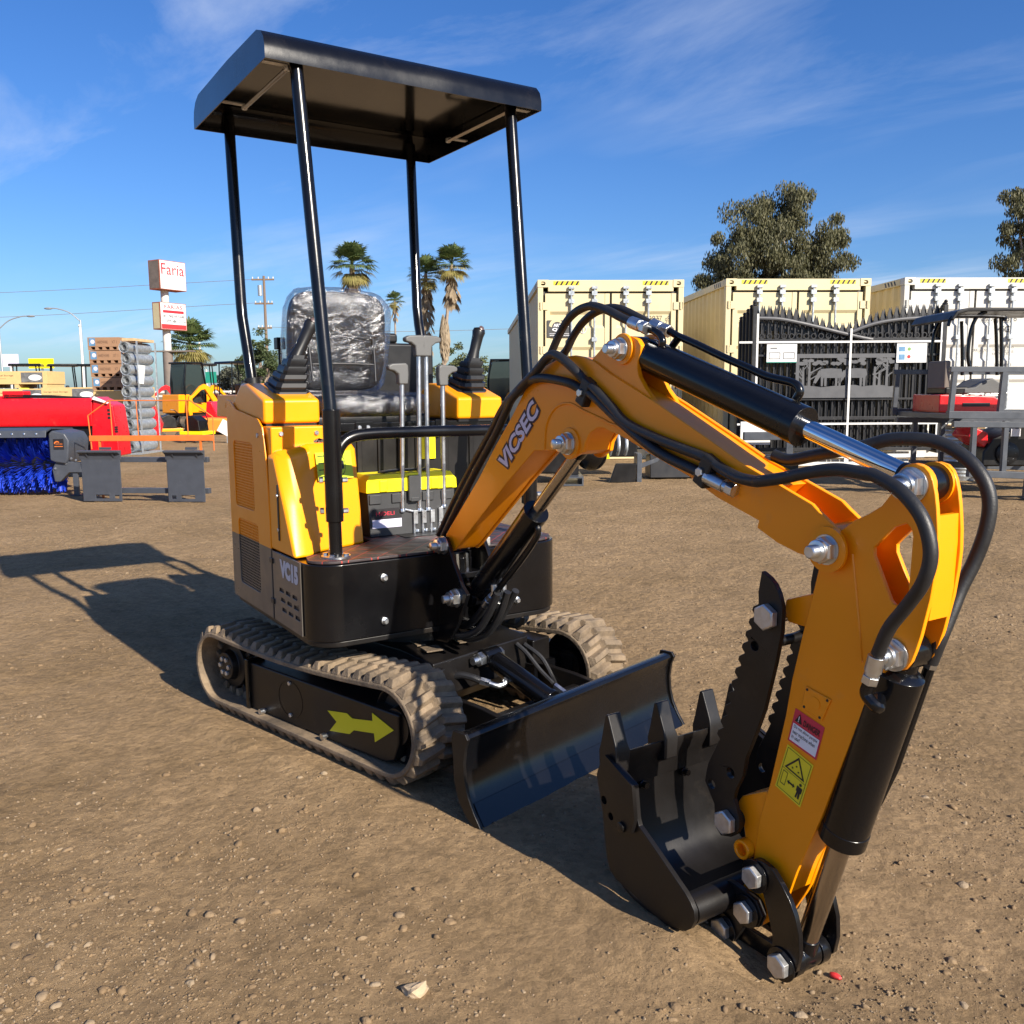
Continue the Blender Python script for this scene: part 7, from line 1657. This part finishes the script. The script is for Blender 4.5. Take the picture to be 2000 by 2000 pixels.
t = BG('far_sign', 'small pink and white sign on a pole at far left', 'sign', -44.0, 80)
g = G(); g.tube([(0, 0, 0), (0, 0, 3.6)], 0.10, 8); g.build('post', 'pole_white', t); g = G(); g.bb(-0.7, 0.7, -0.1, 0.1, 3.5, 4.6); g.build('board', 'lilac_print', t)
t = BG('yellow_board', 'bright yellow board above the far canopies at left', 'sign', -17.05, 33.0); g = G(); g.bb(-0.45, 0.45, 0, 0.05, 2.05, 2.40); g.build('board', 'toolbox_yellow', t); g = G(); g.bb(-.03, .03, .05, .1, 0, 2.3); g.build('post', 'galvanised', t)
t = BG('flag_pole', 'thin white pole rising above the far canopies', 'pole', -24.5, 52.0); g = G(); g.tube([(0, 0, 0), (0, 0, 4.9)], 0.05, 8); g.build('shaft', 'pole_white', t); g = G(); g.sphere((0, 0, 4.95), .09, 8, 6); g.build('finial', 'pole_white', t)

# ---------------------------------------------------------------- trees
def leaf_quads(V_, F_, c, d, n_, L, w, droop, rr):
    for _ in range(n_):
        p = Vector((rr.gauss(0, 1), rr.gauss(0, 1), rr.gauss(0, 1))); p = p/max(p.length, .2)*d*(rr.random()**0.5); p.z *= 0.85
        q = c+p; a = rr.uniform(0, 6.283)
        t = Vector((math.cos(a)*(1-droop), math.sin(a)*(1-droop), -droop+rr.uniform(-.35, .25))).normalized()
        s_ = t.cross(Vector((rr.uniform(-1, 1), rr.uniform(-1, 1), rr.uniform(-.3, .3)))).normalized()
        l = L*rr.uniform(.6, 1.3); ww = w*rr.uniform(.7, 1.2); o = len(V_)
        V_ += [tuple(q-s_*ww*.3), tuple(q+t*l*.45+s_*ww*.5), tuple(q+t*l), tuple(q+t*l*.45-s_*ww*.5)]; F_.append((o, o+1, o+2, o+3))
def tree(u, v, label, lobes, trunk, limbs, leafm, barkm, dens, L, w, droop, seed, cr, nm='tree', grp=None):
    """lobes: (x, y, z, r) in the tree's frame"""
    rr = random.Random(seed); t = BG(nm, label, 'tree', u, v, 0, grp)
    g = G(); g.tube(catmull(trunk[0], 5), trunk[1], 10, r1=trunk[2]); g.build('trunk', barkm, t, smooth=60)
    for a_ in limbs: g = G(); g.tube(catmull(a_[0], 4), a_[1], 7, r1=a_[1]*.35); g.build('limb', barkm, t, smooth=60)
    V_, F_ = [], []
    for (x, y, z, r) in lobes:
        k = int(dens*r*r*r**.3)
        nb = max(4, int(5*r*r))
        for _ in range(nb):
            p = Vector((rr.gauss(0, 1), rr.gauss(0, 1), rr.gauss(0, 1))); p = p.normalized()*r*rr.uniform(.45, 1.0)
            leaf_quads(V_, F_, Vector((x, y, z))+p, cr*rr.uniform(.6, 1.25), max(6, k//nb), L, w, droop, rr)
    g = G(); g.v = V_; g.f = F_; a_ = g.build('crown', leafm, t, smooth=None, fix=False)
    return t
lob = [(-4.0, 0, 5.4, 1.0), (-3.7, 0, 7.0, 1.2), (-3.6, 0.4, 8.8, 1.3), (-2.6, 0, 10.2, 1.5), (-2.2, .5, 8.2, 1.6), (-1.6, 0, 12.0, 1.35), (-0.6, 0, 10.2, 1.7), (-0.5, .3, 7.6, 1.7), (0.5, 0, 12.9, 1.35), (1.4, .3, 13.2, 1.1), (1.2, 0, 11.2, 1.5), (1.0, 0, 9.0, 1.6), (2.4, 0, 8.4, 1.5), (3.4, .2, 11.2, 1.35), (3.9, 0, 9.6, 1.3), (3.6, 0, 7.6, 1.3), (2.6, 0, 10.0, 1.1), (4.2, 0, 6.9, 0.8), (0.8, 0, 6.8, 1.4), (-2.6, 0, 6.2, 1.2), (2.6, .3, 6.4, 1.2), (-4.4, 0, 6.1, .8), (0, 1.2, 11, 1.3), (-2.5, 1.2, 9.3, 1.2), (2.9, 1.0, 9.2, 1.1)]
tree(17.0, 60, 'broad drooping eucalyptus tree behind the middle container', lob, ([(0, 0, 0), (0.1, 0, 3), (-0.1, 0, 5), (0.2, 0, 8)], 0.55, 0.22),
     [([(0, 0, 4.5), (-1.0, 0.6, 6.5), (-2.0, 0.6, 9)], 0.18), ([(0, 0, 5), (0.8, 0.5, 8), (0.9, 0.5, 11.5)], 0.18), ([(0.1, 0, 5.5), (1.8, 0.5, 8.0), (3.3, 0.4, 10.5)], 0.16), ([(-.1, 0, 5.2), (-1.5, -.7, 6.4), (-2.6, -.9, 7.4)], 0.09)], 'euc_leaf', 'bark', 1500, 0.25, 0.085, 0.8, 5, 0.80, 'eucalyptus_tree')
lob = [(-0.6, 0, 12.0, 0.9), (0.4, 0, 11.4, 1.2), (-0.2, 0, 10.2, 1.0), (0.6, 0, 9.6, 1.2), (0.0, 0, 8.6, 1.0), (1.0, 0, 8.0, 1.2), (0.3, 0, 7.3, 1.0), (1.6, 0, 12.2, 1.3), (2.0, 0, 10, 1.4), (2.2, 0, 7, 1.4)]
tree(30.2, 55, 'eucalyptus tree cut off by the right edge of the view', lob, ([(1.2, 0, 0), (1.0, 0, 4), (0.8, 0, 9)], 0.4, 0.15), [([(1, 0, 6), (0.3, 0, 9), (-0.2, 0, 11.5)], 0.12)], 'euc_leaf', 'bark_pale', 1150, 0.25, 0.085, 0.8, 9, 0.6, 'eucalyptus_tree')
tree(-12.45, 45, 'round dark green tree seen left of the excavator seat', [(-0.5, 0, 3.2, .75), (0.4, 0, 3.3, .7), (0, 0, 3.7, .5), (-0.7, 0, 2.3, .75), (0.6, 0, 2.3, .8), (0, 0, 2.6, .9), (-0.1, 0, 1.6, .8), (.5, 0, 1.5, .7), (-.6, 0, 1.5, .7)], ([(0, 0, 0), (0, 0, 1.5), (0.05, 0, 2.6)], 0.16, 0.08), [([(0, 0, 1.2), (-.4, 0, 2), (-.6, 0, 2.8)], .06), ([(0, 0, 1.2), (.4, 0, 2), (.5, 0, 2.8)], .06)], 'bush_leaf', 'bark', 2300, 0.13, 0.075, 0.2, 3, 0.30, 'round_tree')
for i, (u, v, s_, lab) in enumerate(((-4.3, 70, 1.0, 'olive green bushy tree right of the levers'), (-2.9, 72, .85, 'pale olive bush beside the left joystick'), (-1.2, 70, .75, 'low olive bush next to the left container'))):
    tree(u, v, lab, [(0, 0, 3.6*s_, 1.2*s_), (-.9*s_, 0, 2.8*s_, 1.2*s_), (.9*s_, 0, 2.6*s_, 1.2*s_), (0, 0, 1.8*s_, 1.4*s_), (1.6*s_, 0, 1.8*s_, .9*s_)], ([(0, 0, 0), (0, 0, 1.2), (0, 0, 2.5*s_)], .14, .06), [([(0, 0, 1), (.5, 0, 2), (.8, 0, 3*s_)], .05)], 'shrub_leaf', 'bark', 620, 0.22, 0.11, 0.3, 30+i, .45, 'olive_tree', 'olive bushes at the far side')
for i, (u, v, s_, lab) in enumerate(((-43, 150, 1.5, 'hazy far tree left of the green street sign'), (-38.5, 150, 1.2, 'hazy far tree right of the green street sign'), (-48, 155, 1.1, 'hazy low far tree behind the black cab'))):
    tree(u, v, lab, [(0, 0, 3.4*s_, 1.7*s_), (-1.6*s_, 0, 2.6*s_, 1.5*s_), (1.6*s_, 0, 2.6*s_, 1.5*s_), (0, 0, 1.6*s_, 1.7*s_)], ([(0, 0, 0), (0, 0, 2), (0, 0, 3)], .2, .1), [([(0, 0, 1.5), (.8, 0, 2.6), (1.2, 0, 3.4)], .08)], 'far_leaf', 'bark', 260, 0.40, 0.22, 0.2, 50+i, .7, 'far_tree', 'hazy trees beyond the road')
def palm(u, v, label, H, R, lean, seed, n_green, n_dead, skirt, trunk_r):
    rr = random.Random(seed); t = BG('palm_tree', label, 'palm tree', u, v, 0, 'fan palms on the skyline')
    top = Vector((lean, 0, H))
    g = G(); g.tube(catmull([(0, 0, 0), (lean*.25, 0, H*.4), (lean*.7, 0, H*.8), top], 6), trunk_r, 10, r1=trunk_r*.7); g.build('trunk', 'bark', t, smooth=60)
    def fan(V_, F_, base, d, r, dead):
        d = d.normalized(); side = d.cross(Vector((0, 0, 1)))
        if side.length < .1: side = Vector((1, 0, 0))
        side.normalize(); nrm = side.cross(d).normalized(); stem = base+d*r*.50
        o = len(V_); w_ = .02
        V_ += [tuple(base-side*w_), tuple(base+side*w_), tuple(stem+side*w_*.6), tuple(stem-side*w_*.6)]; F_.append((o, o+1, o+2, o+3))
        k = 15
        for i in range(k):
            a = rad(-78+156*i/(k-1)) if not dead else rad(-26+52*i/(k-1)); l = r*(.62 if dead else .58)*(1-.28*abs(i-(k-1)/2)/(k/2))*rr.uniform(.85, 1.1)
            e = d*math.cos(a)+side*math.sin(a)+nrm*.10
            m_ = stem+e*l*.6; tip = stem+e*l+Vector((0, 0, -l*(.28 if not dead else .15))); pw = (side*math.cos(a)-d*math.sin(a))*l*.055; o = len(V_)
            V_ += [tuple(stem), tuple(m_+pw), tuple(tip), tuple(m_-pw)]; F_.append((o, o+1, o+2, o+3))
    V_, F_ = [], []
    for i in range(n_green):
        a = rr.uniform(0, 6.283); el = rad(rr.uniform(-12, 82)); fan(V_, F_, top, Vector((math.cos(a)*math.cos(el), math.sin(a)*math.cos(el), math.sin(el))), R*rr.uniform(.85, 1.1), False)
    g = G(); g.v = V_; g.f = F_; g.build('crown', 'palm_green', t, smooth=None, fix=False)
    V_, F_ = [], []
    for i in range(n_green//3):
        a = rr.uniform(0, 6.283); el = rad(rr.uniform(-60, -10)); fan(V_, F_, top+Vector((0, 0, -.1)), Vector((math.cos(a)*math.cos(el), math.sin(a)*math.cos(el), math.sin(el))), R*rr.uniform(.8, 1.0), False)
    g = G(); g.v = V_; g.f = F_; g.build('old_fronds', 'palm_yellow', t, smooth=None, fix=False)
    V_, F_ = [], []
    for i in range(n_dead):
        a = rr.uniform(0, 6.283); s_ = rr.random()*skirt; el = rad(rr.uniform(-88, -66)); f_ = 1-s_/H*.6
        fan(V_, F_, Vector((lean*f_, 0, H-.2-s_))+Vector((math.cos(a), math.sin(a), 0))*trunk_r*.7, Vector((math.cos(a)*math.cos(el), math.sin(a)*math.cos(el), math.sin(el))), R*rr.uniform(.6, .95), True)
    g = G(); g.v = V_; g.f = F_; g.build('dead_skirt', 'palm_dead', t, smooth=None, fix=False)
palm(-10.35, 60, 'bushy fan palm rising behind the excavator seat', 9.25, 1.70, 0.05, 2, 70, 60, 1.9, .24)
palm(-13.9, 110, 'small slender palm in the distance between the posts', 11.9, 1.35, 0.0, 3, 34, 16, 1.3, .13)
palm(-5.95, 62, 'shaggy fan palm just right of the rear canopy post', 8.95, 1.40, 0.25, 4, 50, 80, 4.2, .15)
palm(-4.55, 60, 'leaning fan palm rightmost of the skyline palms', 9.3, 1.45, 0.75, 5, 58, 44, 1.5, .12)
palm(-19.35, 55, 'short leafy fan palm right of the pylon sign', 4.0, 1.7, 0.0, 6, 76, 20, 0.9, .22)
V_, F_ = [], []; rr = random.Random(77)
t = BG('palm_rags', 'ragged dry frond skirt low on the leaning palm', 'frond', -4.45, 60.0)
for i in range(320):
    z = rr.uniform(3.6, 6.2); a = rr.uniform(0, 6.28); rd = .12+.20*math.sin((z-3.6)/2.6*3.14); c = Vector((rd*math.cos(a)+0.1, rd*math.sin(a), z)); o = len(V_); L = rr.uniform(.5, .9)
    V_ += [tuple(c), tuple(c+Vector((.05, .02, -L*.5))), tuple(c+Vector((rr.uniform(-.1, .1), 0, -L))), tuple(c+Vector((-.05, -.02, -L*.5)))]; F_.append((o, o+1, o+2, o+3))
g = G(); g.v = V_; g.f = F_; g.build('fronds', 'palm_dead', t, smooth=None, fix=False)
